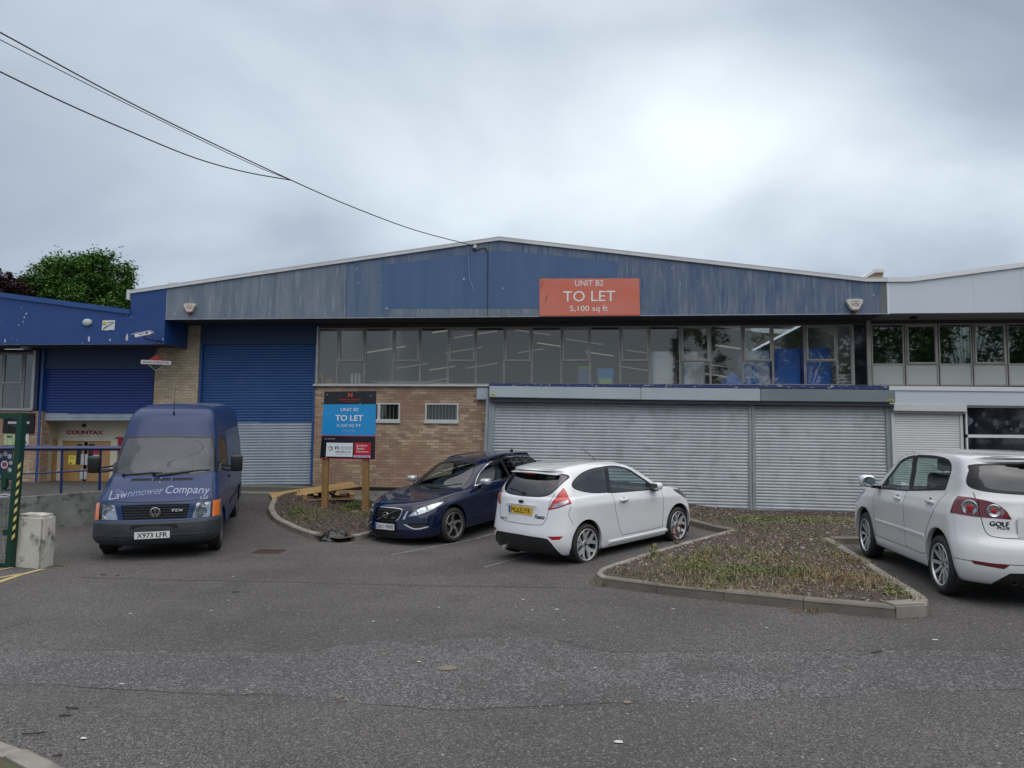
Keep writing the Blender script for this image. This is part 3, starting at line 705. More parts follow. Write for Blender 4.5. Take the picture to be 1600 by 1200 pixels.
    for i in range(n):
        for j in range(4): a = i*4; fs.append((a+j, a+4+j, a+4+(j+1) % 4, a+(j+1) % 4))
    fs += [(0, 1, 2, 3), (n*4+3, n*4+2, n*4+1, n*4)]
    sp.add(vs, fs).build('roof_spoiler', P, root, smooth=40)
    box('brake_light', 3.660, 3.684, -.11, .11, 1.350, 1.366, M_red, root)
    # rear wiper
    xw = surf_end(b, 0, 1.07, False, .02); MB().tube([(xw, .0, 1.065), (xw-.03, -.18, 1.10), (xw-.045, -.42, 1.13)], .009, 6).lathe([(.03, 0), (.03, .02), (0, .022)], axis='x', n=16, T=Matrix.Translation((xw-.02, 0, 1.06))).build('rear_wiper', M_black, root, smooth=40)
    # plate, handle bar and badge
    xp = surf_end(b, 0, .80, False, .004)
    ZX = (0, 1, 0)
    MB().box(xp-.012, xp+.012, -.36, .36, .895, .911).build('tailgate_grip', P, root, bevel=.004)
    plate(root, TF((xp+.004, 0, .815), (0, 1, 0), (-.06, 0, 1)), 'ML62UYR', True)
    xb = surf_end(b, 0, .93, False, .006)
    MB().lathe([(.058, 0), (.055, .010), (0, .012)], axis='x', n=28, T=Matrix.Translation((xb, 0, .945)) @ Matrix.Diagonal((1, 1, .42, 1))).build('badge', M_dark, root, smooth=40)
    text_on('badge_lettering', 'Fiesta', b, .40, .745, .18, .058, M_ptxt, root, False, .003, .05, .25)
    text_on('badge_lettering', 'zetec S', b, -.40, .665, .18, .04, M_ptxt, root, False, .003, .02)
    for sg in (1, -1):
        # handles, mirrors
        y = surf(b, 2.40, .90)*1.0
        MB().lathe([(.0, -.115), (.020, -.105), (.026, -.06), (.026, .06), (.020, .105), (0, .115)], axis='x', n=14, T=Matrix.Translation((2.38, (y+.016)*sg, .895))).build('door_handle', P, root, smooth=50)
        MB().lathe([(.045, 0), (.04, -.003*sg), (0, -.004*sg)], axis='y', n=20, T=Matrix.Translation((2.38, (y+.003)*sg, .89))).build('handle_recess', M_gapw, root)
        mr = rbox(1.50, 1.67, .88*sg, 1.05*sg, .99, 1.115, .055); mo = mr.build('door_mirror', P, root, smooth=60)
        MB().prism([(1.42, .83*sg), (1.60, .83*sg), (1.64, .93*sg), (1.52, .95*sg)], 0.965, 1.01, 'z').build('mirror_stalk', M_black, mo, bevel=.008)
        MB().box(1.665, 1.673, .905*sg, 1.025*sg, 1.01, 1.10).build('mirror_glass', M_mirror, mo)
        MB().prism([(1.38, .98), (1.62, .99), (1.60, 1.10)], (surf(b, 1.5, 1.03)+.004)*sg, (surf(b, 1.5, 1.03)-.03)*sg, 'y').build('mirror_base', M_black, root)
        band_on(b, [(1.15+.1*i, .235+.0*i) for i in range(17)], .055, 0, .030, sg).build('sill_skirt', P, root, smooth=30)
    MB().tube([(1.98, .0, 1.43), (2.06, 0, 1.49), (2.42, 0, 1.69)], [.010, .006, .003], 6).build('aerial', M_dark, root, smooth=40)
    MB().tube([(3.55, -.38, .215), (3.92, -.38, .215)], .030, 12).build('exhaust_pipe', M_alloy, root, smooth=40)
    box('underbody', .35, 3.55, -.66, .66, .15, .42, M_gap, root); box('cabin_floor', 1.0, 3.5, -.70, .70, .42, .52, M_int, root)
    box('dashboard', 1.10, 1.62, -.70, .70, .70, .96, M_int, root, bevel=.05); box('parcel_shelf', 3.18, 3.62, -.64, .64, .96, .98, M_int, root)
    seats(root, (2.30,), (-.36, .36), .52, M_seat); seats(root, (3.10,), (-.36, .36), .52, M_seat, .52)
    MB().lathe([(.185, .0), (.2, .012), (.185, .024), (.17, .012), (.185, 0)], axis='x', n=28, T=Matrix.Translation((1.72, .36, .92)) @ Matrix.Rotation(R_(-25), 4, 'Y')).build('steering_wheel', M_int, root, smooth=50)
    arch(root, fa, .362, .325, .86, b, P); arch(root, ra, .362, .325, .86, b, P)
    for x in (fa, ra):
        for sg in (1, -1): wheel(root, x, .755*sg, wr, .232, .205, 'y5', sg, .3)
    return root
def mpv():
    """tall white five-door, seen from its left rear"""
    root = thing('parked_car', 'tall white five-door hatchback with round rear lamps and clear side windows', 'car')
    c = begin([
        (.20, .72, .16, .40, 2.6, 4.08, .36, 2.6),
        ([(0, .22), (3.6, .22), (4.2, .25)], .80, .05, .48, 2.6, 4.13, .40, 2.8),
        (.34, [(.5, .855), (1.3, .842), (3.0, .842), (3.7, .855)], .0, .50, 2.5, 4.185, .42, 2.8),
        (.49, [(.5, .872), (1.3, .862), (3.0, .862), (3.7, .876)], .0, .52, 2.5, 4.206, .44, 2.8),
        (.60, [(.5, .878), (1.3, .868), (3.0, .868), (3.7, .878)], .02, .55, 2.4, 4.195, .44, 2.8),
        (.70, [(.5, .880), (1.3, .874), (3.0, .874), (3.7, .878)], .03, .55, 2.4, 4.14, .42, 2.8),
        ([(0, .76), (.4, .83), (1.2, .88), (3, .905), (4.1, .905)], [(.6, .862), (1.2, .878), (2.5, .883), (3.6, .874)], .08, .60, 2.3, 4.115, .42, 2.7, True),
        ([(0, .82), (.3, .88), (.7, .96), (1.2, 1.0), (2, 1.005), (3.4, 1.02), (4.1, 1.02)], [(.7, .78), (1.2, .835), (2.5, .845), (3.6, .835)], .14, .60, 2.3, 4.09, .40, 2.7),
        ([(.4, .94), (.8, 1.0), (1.3, 1.02), (2, 1.025), (3.4, 1.045), (4.1, 1.06)], [(1, .74), (1.5, .81), (2.5, .825), (3.6, .815)], .42, .56, 2.3, 4.08, .38, 2.8),
        ([(.84, 1.03), (1.3, 1.05), (2, 1.05), (3.4, 1.07), (4.1, 1.10)], [(1.3, .78), (2.5, .805), (3.6, .79)], .84, .44, 2.5, 4.06, .36, 2.9),
        ([(1.2, 1.27), (2, 1.29), (3.9, 1.31)], [(1.6, .72), (2.5, .75), (3.6, .735)], 1.23, .42, 2.6, 3.98, .32, 3),
        ([(1.62, 1.465), (2.1, 1.505), (2.6, 1.515), (3.4, 1.505), (3.9, 1.475)], [(2.0, .645), (2.6, .68), (3.5, .67)], 1.63, .38, 2.6, 3.88, .28, 3.2),
        ([(1.7, 1.51), (2.2, 1.555), (2.7, 1.565), (3.4, 1.545), (4.0, 1.505)], [(2.0, .53), (2.6, .55), (3.5, .54)], 1.74, .3, 2.4, 3.93, .22, 3.4, True),
        ([(1.7, 1.525), (2.2, 1.570), (2.7, 1.580), (3.4, 1.56), (4.0, 1.52)], .27, 1.84, .25, 2, 3.88, .2, 2.5),
        ([(1.7, 1.528), (2.2, 1.573), (2.7, 1.583), (3.4, 1.563), (4.0, 1.523)], .0, 1.9, .2, 2, 3.83, .2, 2)], tail=(3.448, .92))
    P = M_white2; fa, ra, wr = .87, 3.448, .317; side = lambda p: p.y > .35; rear = lambda p: p.x > 3.55; front = lambda p: p.x < 1.0
    for x in (fa, ra): c.region('arch', circ(x, .345, .372), 'side', side)
    c.delete('arch')
    for x, n_ in ((fa, 'front_arch_lip'), (ra, 'rear_arch_lip')): c.stroke(n_, circ(x, .345, .388, 40), .018, 'side', side, True)
    w1 = smooth2([(1.40, 1.025, 1), (1.58, 1.175), (1.83, 1.345), (2.10, 1.435), (2.36, 1.468, 1), (2.40, 1.065, 1)], True, 4)
    w2 = smooth2([(2.50, 1.080, 1), (2.47, 1.472, 1), (2.9, 1.474), (3.26, 1.452), (3.43, 1.40), (3.455, 1.30), (3.40, 1.150, 1)], True, 4)
    c.window('front_side_window', w1, 'side', side, .024); c.window('rear_side_window', w2, 'side', side, .028)
    c.region('window_seal', [(2.39, 1.05), (2.35, 1.485), (2.48, 1.49), (2.51, 1.055)], 'side', side)
    bw = smooth2([(-.02, 1.125, 1), (.45, 1.14), (.66, 1.17), (.715, 1.23), (.675, 1.36), (.60, 1.435), (-.02, 1.452, 1)], True, 4)
    c.region('window_seal', bw, 'end', rear, None); c.region('rear_window', smooth2([(-.02, 1.16, 1), (.40, 1.17), (.57, 1.20), (.615, 1.26), (.585, 1.37), (.52, 1.425), (-.02, 1.435, 1)], True, 4), 'end', rear, ('window_seal',))
    ws = smooth2([(-.02, 1.03, 1), (.45, 1.04), (.70, 1.06, 1), (.63, 1.28), (.54, 1.47, 1), (-.02, 1.50, 1)], True, 3)
    c.window('windscreen', ws, 'end', lambda p: p.x < 1.9, .02)
    tl = smooth2([(.375, .885, 1), (.43, .985), (.55, 1.055), (.70, 1.085, 1), (.90, 1.095, 1), (.90, .915, 1), (.70, .895, 1)], True, 3)
    tlf = lambda p: p.x > 3.765 and p.y > .3
    c.cut([(3.765, .75), (3.765, 1.3)], 'side', side, False); c.region('tail_lamp', tl, 'end', tlf, None); c.stroke('lamp_edge', [(.66, .88), (.655, 1.09)], .008, 'end', tlf, over=('tail_lamp',))
    c.stroke('gap', smooth2([(.68, 1.14), (.66, 1.0), (.645, .86), (.61, .735), (.52, .70), (.30, .695), (-.02, .695)], False, 4), .009, 'end', rear)
    c.stroke('gap', [(.90, .452), (.60, .438), (-.02, .438)], .008, 'end', rear)
    c.region('diffuser', smooth2([(-.02, .36, 1), (.38, .355), (.46, .33), (.56, .24, 1), (.56, .15, 1), (-.02, .15, 1)], True, 4), 'end', lambda p: p.x > 3.7)
    c.region('reflector', [(.44, .432), (.77, .455), (.745, .420), (.49, .392)], 'end', lambda p: p.x > 3.7, None)
    d1 = smooth2([(1.34, 1.06), (1.30, .92), (1.29, .60), (1.31, .40), (1.36, .365), (2.38, .365), (2.42, .42), (2.435, .70), (2.44, 1.05)], False, 4)
    d2 = smooth2([(2.42, .365), (2.98, .365), (3.05, .44), (3.10, .62), (3.22, .76), (3.37, .92), (3.46, 1.10)], False, 4)
    c.stroke('gap', d1, .009, 'side', side); c.stroke('gap', d2, .009, 'side', side)
    c.region('front_door', d1+[(2.44, 1.5), (1.8, 1.5), (1.3, 1.08)], 'side', side)
    c.region('rear_door', [(2.44, 1.5), (2.44, .36)]+d2+[(3.45, 1.3), (3.30, 1.5)], 'side', side)
    c.region('headlight', smooth2([(.20, .70), (.18, .80), (.45, .90), (.78, .95), (.72, .86), (.50, .74)], True, 3), 'side', lambda p: p.y > .42 and p.x < .95)
    c.region('grille', [(-.02, .82), (.40, .80), (.50, .50), (.34, .26), (-.02, .26)], 'end', front)
    c.region('lower_body', [(-.5, .0), (5, .0), (5, .215), (-.5, .215)], 'side', None)
    reindex(c); b = c.bvh
    c.take('body', P, root, 'both'); [c.take(n_, P, root, 'sides', objname='arch_lip', inset=-.004*c.sgn) for n_ in ('front_arch_lip', 'rear_arch_lip')]
    for n in ('front_door', 'rear_door'): c.take(n, P, root, 'sides', sharp=30)
    c.take('gap', M_gapw, root, objname='panel_gap', inset=.003*c.sgn)
    for n in ('front_side_window', 'rear_side_window', 'rear_window', 'windscreen'): c.take(n, M_gl, root, 'sides' if 'side' in n else 'both', inset=.003*c.sgn, objname='side_window' if 'side' in n else n)
    c.take('window_seal', M_seal, root, objname='window_trim'); tls = c.take('tail_lamp', M_red2, root, 'sides', inset=-.005*c.sgn); c.take('lamp_edge', M_gap, root, 'sides', objname='lamp_joint')
    c.take('diffuser', M_black, root, inset=.01*c.sgn, objname='rear_diffuser'); c.take('reflector', M_red2, root, 'sides', inset=-.002*c.sgn)
    c.take('headlight', M_refl, root, 'sides'); c.take('grille', M_black, root, inset=.01*c.sgn); c.take('lower_body', M_black, root, objname='underside')
    inner_trim(c, root, M_int, 1.03, skip=('front_side_window', 'rear_side_window', 'rear_window', 'windscreen'))
    for sg, tlo in zip((1, -1), tls):
        for yy, zz, r in ((.735, .985, .080), (.535, .965, .066)):
            x = surf_end(b, yy, zz, False, .0); dx = surf_end(b, yy+.04, zz, False)-surf_end(b, yy-.04, zz, False)
            T = Matrix.Translation((x+.016, yy*sg, zz)) @ Matrix.Rotation(sg*-math.atan2(dx, .08)*1.0, 4, 'Z')
            MB().lathe([(r, -.01), (r, .006), (r*.90, .010), (r*.80, .004), (r*.50, -.0), (r*.46, .006)], axis='x', n=32, T=T).build('lamp_ring', M_refl, tlo, smooth=35)
            MB().lathe([(r*.46, -.004), (r*.44, .008), (r*.2, .011), (0, .011)], axis='x', n=24, T=T).build('lamp_core', M_red, tlo, smooth=45)
    box('brake_light', 3.84, 3.905, -.16, .16, 1.462, 1.482, M_red2, root, bevel=.005)
    sp = MB(); n = 16; vs = []
    for i in range(n+1):
        y = -.55+1.10*i/n; xe = 3.835-.10*abs(y/.55)**3; z = 1.503-.018*(y/.55)**2
        vs += [(xe-.16, y, z+.018), (xe+.062, y, z-.014), (xe+.065, y, z-.032), (xe-.03, y, z-.042)]
    fs = []
    for i in range(n):
        for j in range(4): a = i*4; fs.append((a+j, a+4+j, a+4+(j+1) % 4, a+(j+1) % 4))
    sp.add(vs, fs+[(0, 1, 2, 3), (n*4+3, n*4+2, n*4+1, n*4)]).build('roof_spoiler', P, root, smooth=40)
    xp = surf_end(b, 0, .79, False, .004)
    MB().box(xp-.02, xp+.006, -.34, .34, .70, .90).build('plate_recess', P, root, bevel=.02)
    plate(root, TF((xp+.007, 0, .79), (0, 1, 0), (-.03, 0, 1)), '', True)
    text_on('badge_lettering', 'GOLF', b, -.49, .835, .175, .046, M_ptxt, root, False, .003, .06)
    text_on('badge_lettering', 'PLUS', b, -.455, .795, .11, .026, M_ptxt, root, False, .003, .05)
    for sg in (1, -1):
        for xh, zh in ((2.22, .945), (3.22, .985)):
            y = surf(b, xh, zh)
            MB().lathe([(.0, -.105), (.018, -.095), (.024, -.06), (.024, .06), (.018, .095), (0, .105)], axis='x', n=14, T=Matrix.Translation((xh, (y+.018)*sg, zh))).build('door_handle', P, root, smooth=50)
            MB().lathe([(.05, 0), (.045, -.003*sg), (0, -.004*sg)], axis='y', n=20, T=Matrix.Translation((xh, (y+.003)*sg, zh-.005))).build('handle_recess', M_gapw, root)
        mr = rbox(1.42, 1.58, .92*sg, 1.13*sg, 1.04, 1.20, .06); mo = mr.build('door_mirror', P, root, smooth=60)
        MB().prism([(1.40, .84*sg), (1.54, .84*sg), (1.58, .95*sg), (1.46, .97*sg)], 1.02, 1.055, 'z').build('mirror_stalk', M_black, mo, bevel=.008)
        MB().lathe([(.078, 0), (.07, .006), (0, .006)], axis='x', n=24, T=Matrix.Translation((1.578, 1.02*sg, 1.12)) @ Matrix.Diagonal((1, 1.12, .85, 1))).build('mirror_glass', M_mirror, mo)
        MB().prism([(1.36, 1.05), (1.60, 1.055), (1.58, 1.14)], (surf(b, 1.5, 1.08)+.003)*sg, (surf(b, 1.5, 1.08)-.03)*sg, 'y').build('mirror_base', M_black, root)
        band_on(b, [(1.34+.1*i, .555) for i in range(18)], .042, 0, .014, sg).build('side_moulding', P, root, smooth=40)
    for yy in (-.38, -.28): MB().lathe([(.036, -.10), (.036, .02), (.030, .02), (.030, -.08)], axis='x', n=18, T=Matrix.Translation((4.05, yy, .26))).build('exhaust_pipe', M_dark, root, smooth=40)
    box('underbody', .35, 3.75, -.66, .66, .18, .44, M_gap, root); box('cabin_floor', 1.0, 3.8, -.72, .72, .44, .54, M_int, root)
    box('dashboard', 1.05, 1.58, -.72, .72, .72, 1.02, M_int, root, bevel=.05); box('parcel_shelf', 3.48, 3.9, -.66, .66, 1.02, 1.04, M_int, root)
    seats(root, (2.35,), (-.36, .36), .58, M_seat, .62); seats(root, (3.28,), (-.42, 0, .42), .58, M_seat, .58)
    MB().lathe([(.185, .0), (.2, .012), (.185, .024), (.17, .012), (.185, 0)], axis='x', n=28, T=Matrix.Translation((1.70, .36, 1.02)) @ Matrix.Rotation(R_(-25), 4, 'Y')).build('steering_wheel', M_int, root, smooth=50)
    arch(root, fa, .372, .345, .87, b, P); arch(root, ra, .372, .345, .87, b, P)
    for x in (fa, ra):
        for sg in (1, -1): wheel(root, x, .765*sg, wr, .224, .205, 'twin5', sg, .35, M_alloy)
    return root
def estate():
    """dark blue estate, seen from its left front"""
    root = thing('parked_car', 'dark navy estate car with chrome window line and silver mirrors, nose by the planting bed', 'car')
    c = begin([
        (.16, .74, .16, .45, 2.6, 4.50, .40, 2.6),
        (.20, .84, .03, .60, 2.5, 4.56, .45, 2.6),
        (.32, [(.6, .90), (1.4, .885), (3.2, .885), (4.0, .905)], .0, .66, 2.3, 4.61, .48, 2.6),
        (.46, [(.6, .922), (1.4, .90), (3.2, .90), (4.0, .925)], .02, .70, 2.2, 4.628, .5, 2.5),
        ([(0, .56), (1, .60), (4.6, .62)], [(.6, .925), (1.4, .905), (3.2, .905), (4.0, .930)], .04, .74, 2.2, 4.60, .5, 2.5),
        ([(0, .68), (.5, .74), (1.2, .79), (3, .84), (4.6, .86)], [(.7, .908), (1.4, .924), (3.2, .93), (4.0, .925)], .08, .80, 2.1, 4.54, .5, 2.4, True),
        ([(0, .735), (.4, .81), (.9, .88), (1.5, .915), (2.4, .94), (3.4, .985), (4.5, 1.0)], [(.8, .82), (1.4, .87), (2.6, .89), (3.8, .875)], .13, .80, 2.1, 4.50, .48, 2.4),
        ([(.4, .835), (.8, .89), (1.3, .935), (1.8, .95), (2.4, .96), (3.4, 1.01), (4.5, 1.03)], [(1.1, .73), (1.6, .825), (2.6, .86), (3.8, .845)], .50, .72, 2.2, 4.47, .46, 2.4),
        ([(1.1, .945), (1.6, .965), (2.4, .98), (3.4, 1.03), (4.5, 1.06)], [(1.6, .785), (2.6, .835), (3.8, .815)], 1.15, .50, 2.4, 4.44, .44, 2.5),
        ([(1.6, 1.175), (2.4, 1.185), (3.4, 1.20), (4.4, 1.21)], [(2.1, .695), (2.8, .735), (3.8, .70)], 1.60, .50, 2.5, 4.32, .38, 2.6),
        ([(2.05, 1.345), (2.6, 1.40), (3.2, 1.405), (3.8, 1.375), (4.2, 1.335)], [(2.4, .60), (3.0, .625), (3.8, .585)], 2.04, .44, 2.6, 4.15, .30, 2.8),
        ([(2.15, 1.38), (2.7, 1.452), (3.2, 1.460), (3.8, 1.43), (4.2, 1.39)], [(2.4, .50), (3.0, .52), (3.8, .49)], 2.16, .35, 2.4, 4.20, .24, 3),
        ([(2.15, 1.39), (2.7, 1.468), (3.2, 1.477), (3.8, 1.447), (4.2, 1.405)], .27, 2.24, .3, 2, 4.15, .2, 2.4),
        ([(2.15, 1.392), (2.7, 1.471), (3.2, 1.481), (3.8, 1.45), (4.2, 1.408)], .0, 2.30, .25, 2, 4.10, .2, 2)])
    P = M_navy; fa, ra, wr = .95, 3.726, .328; side = lambda p: p.y > .35; front = lambda p: p.x < .95; rear = lambda p: p.x > 3.9
    for x in (fa, ra): c.region('arch', circ(x, .345, .378), 'side', side)
    c.delete('arch')
    w1 = smooth2([(1.80, .995, 1), (1.93, 1.09), (2.12, 1.20), (2.35, 1.30), (2.62, 1.362), (2.80, 1.372, 1), (2.86, 1.015, 1)], True, 4)
    w2 = smooth2([(2.93, 1.018, 1), (2.87, 1.374, 1), (3.2, 1.376), (3.48, 1.358, 1), (3.60, 1.055, 1)], True, 4)
    w3 = smooth2([(3.66, 1.058, 1), (3.56, 1.352, 1), (3.82, 1.315), (4.02, 1.25), (4.10, 1.17), (4.04, 1.11), (3.9, 1.08)], True, 4)
    dlo = smooth2([(1.775, .978, 1), (1.90, 1.085), (2.10, 1.21), (2.33, 1.315), (2.62, 1.382), (2.95, 1.396), (3.30, 1.390), (3.62, 1.362), (3.86, 1.322), (4.06, 1.252), (4.135, 1.165), (4.06, 1.09), (3.8, 1.050), (3.2, 1.012), (2.4, .990)], True, 4)
    c.region('chrome', offset_poly(dlo, .016*ccw(dlo), True), 'side', side, None); c.region('window_seal', dlo, 'side', side, ('chrome',))
    c.region('front_side_window', w1, 'side', side, ('window_seal',)); c.region('rear_side_window', w2, 'side', side, ('window_seal',)); c.region('quarter_window', w3, 'side', side, ('window_seal',))
    ws = smooth2([(-.02, .955, 1), (.45, .962), (.715, .99, 1), (.63, 1.19), (.535, 1.345, 1), (.25, 1.375), (-.02, 1.385, 1)], True, 3)
    c.window('windscreen', ws, 'end', lambda p: p.x < 2.3, .018)
    bw = smooth2([(-.02, 1.08, 1), (.45, 1.09), (.66, 1.12, 1), (.54, 1.31, 1), (-.02, 1.34, 1)], True, 3)
    c.window('rear_window', bw, 'end', rear, .018)
    hl = smooth2([(.475, .595, 1), (.53, .665), (.64, .745), (.76, .800), (.845, .820), (.868, .79), (.835, .715), (.74, .655), (.60, .610)], True, 3)
    c.region('lamp_edge', offset_poly(hl, .008*ccw(hl), True), 'end', front); c.region('headlight', hl, 'end', front, ('lamp_edge',))
    c.region('day_lamp', [(.395, .545), (.44, .548), (.475, .690), (.435, .688)], 'end', front)
    gr = smooth2([(-.02, .735, 1), (.18, .733), (.325, .715), (.345, .67), (.32, .58), (.24, .515), (.12, .495), (-.02, .492, 1)], True, 3)
    c.region('grille_frame', offset_poly(gr, .012*ccw(gr), True), 'end', front); c.region('grille', gr, 'end', front, ('grille_frame',))
    c.region('lower_intake', smooth2([(-.02, .345, 1), (.36, .34), (.44, .31), (.40, .235, 1), (-.02, .225, 1)], True, 3), 'end', front)
    fg = smooth2([(.50, .455), (.60, .475), (.79, .46, 1), (.80, .40, 1), (.66, .375), (.58, .385)], True, 3)
    c.region('fog_intake', fg, 'end', front); c.stroke('fog_frame', smooth2([(.455, .452), (.53, .415), (.60, .382), (.70, .372), (.80, .395)], False, 3), .020, 'end', front, over=None)
    c.stroke('gap', smooth2([(1.42, .945), (1.10, .895), (.75, .845), (.42, .775), (.24, .735)], False, 4), .008, 'side', lambda p: p.y > .3)
    c.stroke('gap', [(-.02, .757), (.25, .755), (.50, .76)], .008, 'end', lambda p: p.x < .4)
    d1 = smooth2([(1.70, .985), (1.62, .88), (1.58, .70), (1.58, .42), (1.66, .345), (2.72, .345), (2.80, .42), (2.86, .70), (2.90, 1.0)], False, 4)
    d2 = smooth2([(2.78, .345), (3.20, .345), (3.30, .46), (3.36, .62), (3.50, .78), (3.60, .90), (3.63, 1.03)], False, 4)
    c.stroke('gap', d1, .008, 'side', side); c.stroke('gap', d2, .008, 'side', side)
    c.region('front_door', d1+[(2.9, 1.5), (2.2, 1.5), (1.72, 1.02)], 'side', side)
    c.region('rear_door', [(2.9, 1.5), (2.88, .40)]+d2+[(3.5, 1.5)], 'side', side)
    c.region('tail_lamp', [(.62, .80), (.60, 1.0), (.60, 1.33), (.95, 1.33), (.95, .80)], 'end', lambda p: p.x > 4.02 and p.y > .5, ('body',))
    c.region('lower_body', [(-.5, .0), (5, .0), (5, .195), (-.5, .195)], 'side', None)
    reindex(c); b = c.bvh; s_ = c.sgn
    c.take('body', P, root, 'both')
    for n in ('front_door', 'rear_door'): c.take(n, P, root, 'sides', sharp=30)
    c.take('gap', M_gap, root, objname='panel_gap', inset=.003*s_); c.take('chrome', M_chrome, root, 'sides', objname='chrome_strip', inset=-.003*s_)
    c.take('window_seal', M_seal, root, objname='window_trim')
    for n, m_ in (('front_side_window', M_gl), ('rear_side_window', M_gld), ('quarter_window', M_gld), ('windscreen', M_gl), ('rear_window', M_gld)): c.take(n, m_, root, 'sides' if ('side' in n or 'quarter' in n) else 'both', inset=.002*s_, objname='side_window' if 'side' in n else n)
    hs = c.take('headlight', M_lens, root, 'sides', inset=-.003*s_); c.take('headlight', M_refl, root, 'sides', objname='headlight_bowl', inset=.020*s_); c.take('lamp_edge', M_gap, root, 'sides', objname='lamp_surround')
    c.take('day_lamp', M_refl, root, 'sides', inset=-.004*s_, objname='day_running_lamp')
    c.take('grille_frame', M_chrome, root, inset=-.008*s_); c.take('grille', M_gap, root, inset=.02*s_)
    c.take('lower_intake', M_gap, root, inset=.015*s_); c.take('fog_frame', M_alloy, root, 'sides', inset=-.004*s_, objname='fog_lamp_trim'); c.take('fog_intake', M_gap, root, 'sides', inset=.015*s_, objname='fog_lamp_recess')
    c.take('tail_lamp', M_red2, root, 'sides'); c.take('lower_body', M_black, root, objname='underside')
    inner_trim(c, root, M_int, .97, skip=('front_side_window', 'rear_side_window', 'quarter_window', 'rear_window', 'windscreen', 'headlight'))
    gb = MB()
    for z, w_ in ((.545, .25), (.590, .305), (.635, .325), (.680, .325)):
        for k in range(14):
            y0 = -w_+2*w_*k/14; y1 = -w_+2*w_*(k+1)/14
            xa = surf_end(b, abs(y0), z)-.0; xb = surf_end(b, abs(y1), z)
            gb.add([(xa+.004, y0, z-.006), (xb+.004, y1, z-.006), (xb+.004, y1, z+.006), (xa+.004, y0, z+.006)], [(0, 1, 2, 3)])
            gb.add([(xa+.004, y0, z+.006), (xb+.004, y1, z+.006), (xb+.03, y1, z+.006), (xa+.03, y0, z+.006)], [(0, 1, 2, 3)])
    gb.build('grille_bar', M_dark, root)
    x0 = surf_end(b, 0, .615)
    MB().tube([(surf_end(b, .26, .70)-.012, -.26, .715), (x0-.014, 0, .615), (surf_end(b, .26, .53)-.012, .26, .515)], .008, 6).build('grille_strip', M_chrome, root, smooth=40)
    MB().lathe([(.062, -.01), (.062, .014), (.046, .014), (.046, -.01)], axis='x', n=32, T=Matrix.Translation((x0-.018, 0, .615)) @ Matrix.Rotation(PI, 4, 'Z')).box(x0-.036, x0-.014, -.046, .046, .604, .626).build('badge', M_chrome, root, smooth=40)
    text_on('badge_lettering', 'R-DESIGN', b, -.20, .575, .085, .016, M_alloy, root, True, .022)
    xp = surf_end(b, 0, .41, True, .016)
    MB().box(xp+.004, xp+.05, -.27, .27, .345, .465).build('plate_holder', M_black, root)
    plate(root, TF((xp, 0, .405), (0, -1, 0), (.10, 0, 1)), 'DA11 MWE')
    for sg, ho in zip((1, -1), hs):
        for yy, zz, r in ((.60, .660, .040), (.73, .725, .034)):
            x = surf_end(b, yy, zz); MB().lathe([(r, .012), (r, -.002), (r*.82, .004), (r*.5, .012), (0, .006)], axis='x', n=24, T=Matrix.Translation((x+.012, yy*sg, zz))).build('lamp_projector', M_chrome, ho, smooth=35)
        for xh, zh in ((2.70, .885), (3.42, .915)):
            y = surf(b, xh, zh)
            MB().lathe([(.0, -.11), (.016, -.10), (.022, -.06), (.022, .06), (.016, .10), (0, .11)], axis='x', n=14, T=Matrix.Translation((xh, (y+.016)*sg, zh))).build('door_handle', P, root, smooth=50)
        mr = rbox(1.72, 1.90, .93*sg, 1.14*sg, .985, 1.115, .055); mo = mr.build('door_mirror', M_alloy, root, smooth=60)
        MB().prism([(1.76, .86*sg), (1.90, .86*sg), (1.90, .97*sg), (1.78, .98*sg)], .955, .99, 'z').build('mirror_stalk', M_black, mo, bevel=.008)
        MB().box(1.885, 1.903, .955*sg, 1.12*sg, 1.0, 1.10).build('mirror_glass', M_mirror, mo)
        rr = []
        for i in range(15):
            x = 2.45+1.5*i/14; y = lerp([(2.4, .56), (3.0, .585), (3.95, .545)], x); k = 1 if 0 < i < 14 else 0
            rr.append((x, y*sg, surf_top(b, x, y)+(.028 if k else 0)))
        MB().tube(rr, .014, 8).build('roof_rail', M_navy, root, smooth=50)
    # wipers
    wp = MB()
    for y0, y1 in ((.42, -.12), (-.18, -.66)):
        pts = []
        for k in range(6):
            y = y0+(y1-y0)*k/5; z0 = 1.0+.012*k; zz = .975+.022*k/5*2
            x = surf_end(b, abs(y), zz+.02); pts.append((x-.012, y, zz+.02))
        wp.tube(pts, .008, 6)
    wp.build('windscreen_wiper', M_black, root, smooth=40)
    MB().prism([(3.98, .0), (4.14, .0), (4.12, .05), (4.06, .055)], -.012, .012, 'y', T=Matrix.Translation((0, 0, surf_top(b, 4.0, 0)-.01))).build('aerial_fin', M_dark, root, bevel=.004)
    box('underbody', .4, 4.2, -.70, .70, .17, .42, M_gap, root); box('cabin_floor', 1.3, 4.2, -.74, .74, .42, .50, M_int, root)
    box('dashboard', 1.45, 2.0, -.74, .74, .66, .93, M_int, root, bevel=.05)
    seats(root, (2.75,), (-.38, .38), .48, M_seat, .60); seats(root, (3.55,), (-.40, .40), .48, M_seat, .55)
    MB().lathe([(.185, .0), (.2, .012), (.185, .024), (.17, .012), (.185, 0)], axis='x', n=28, T=Matrix.Translation((2.12, .38, .90)) @ Matrix.Rotation(R_(-25), 4, 'Y')).build('steering_wheel', M_int, root, smooth=50)
    arch(root, fa, .378, .345, .90, b, P); arch(root, ra, .378, .345, .90, b, P)
    for x in (fa, ra):
        for sg in (1, -1): wheel(root, x, .80*sg, wr, .240, .235, 'blade5', sg, .25, M_alloym)
    return root
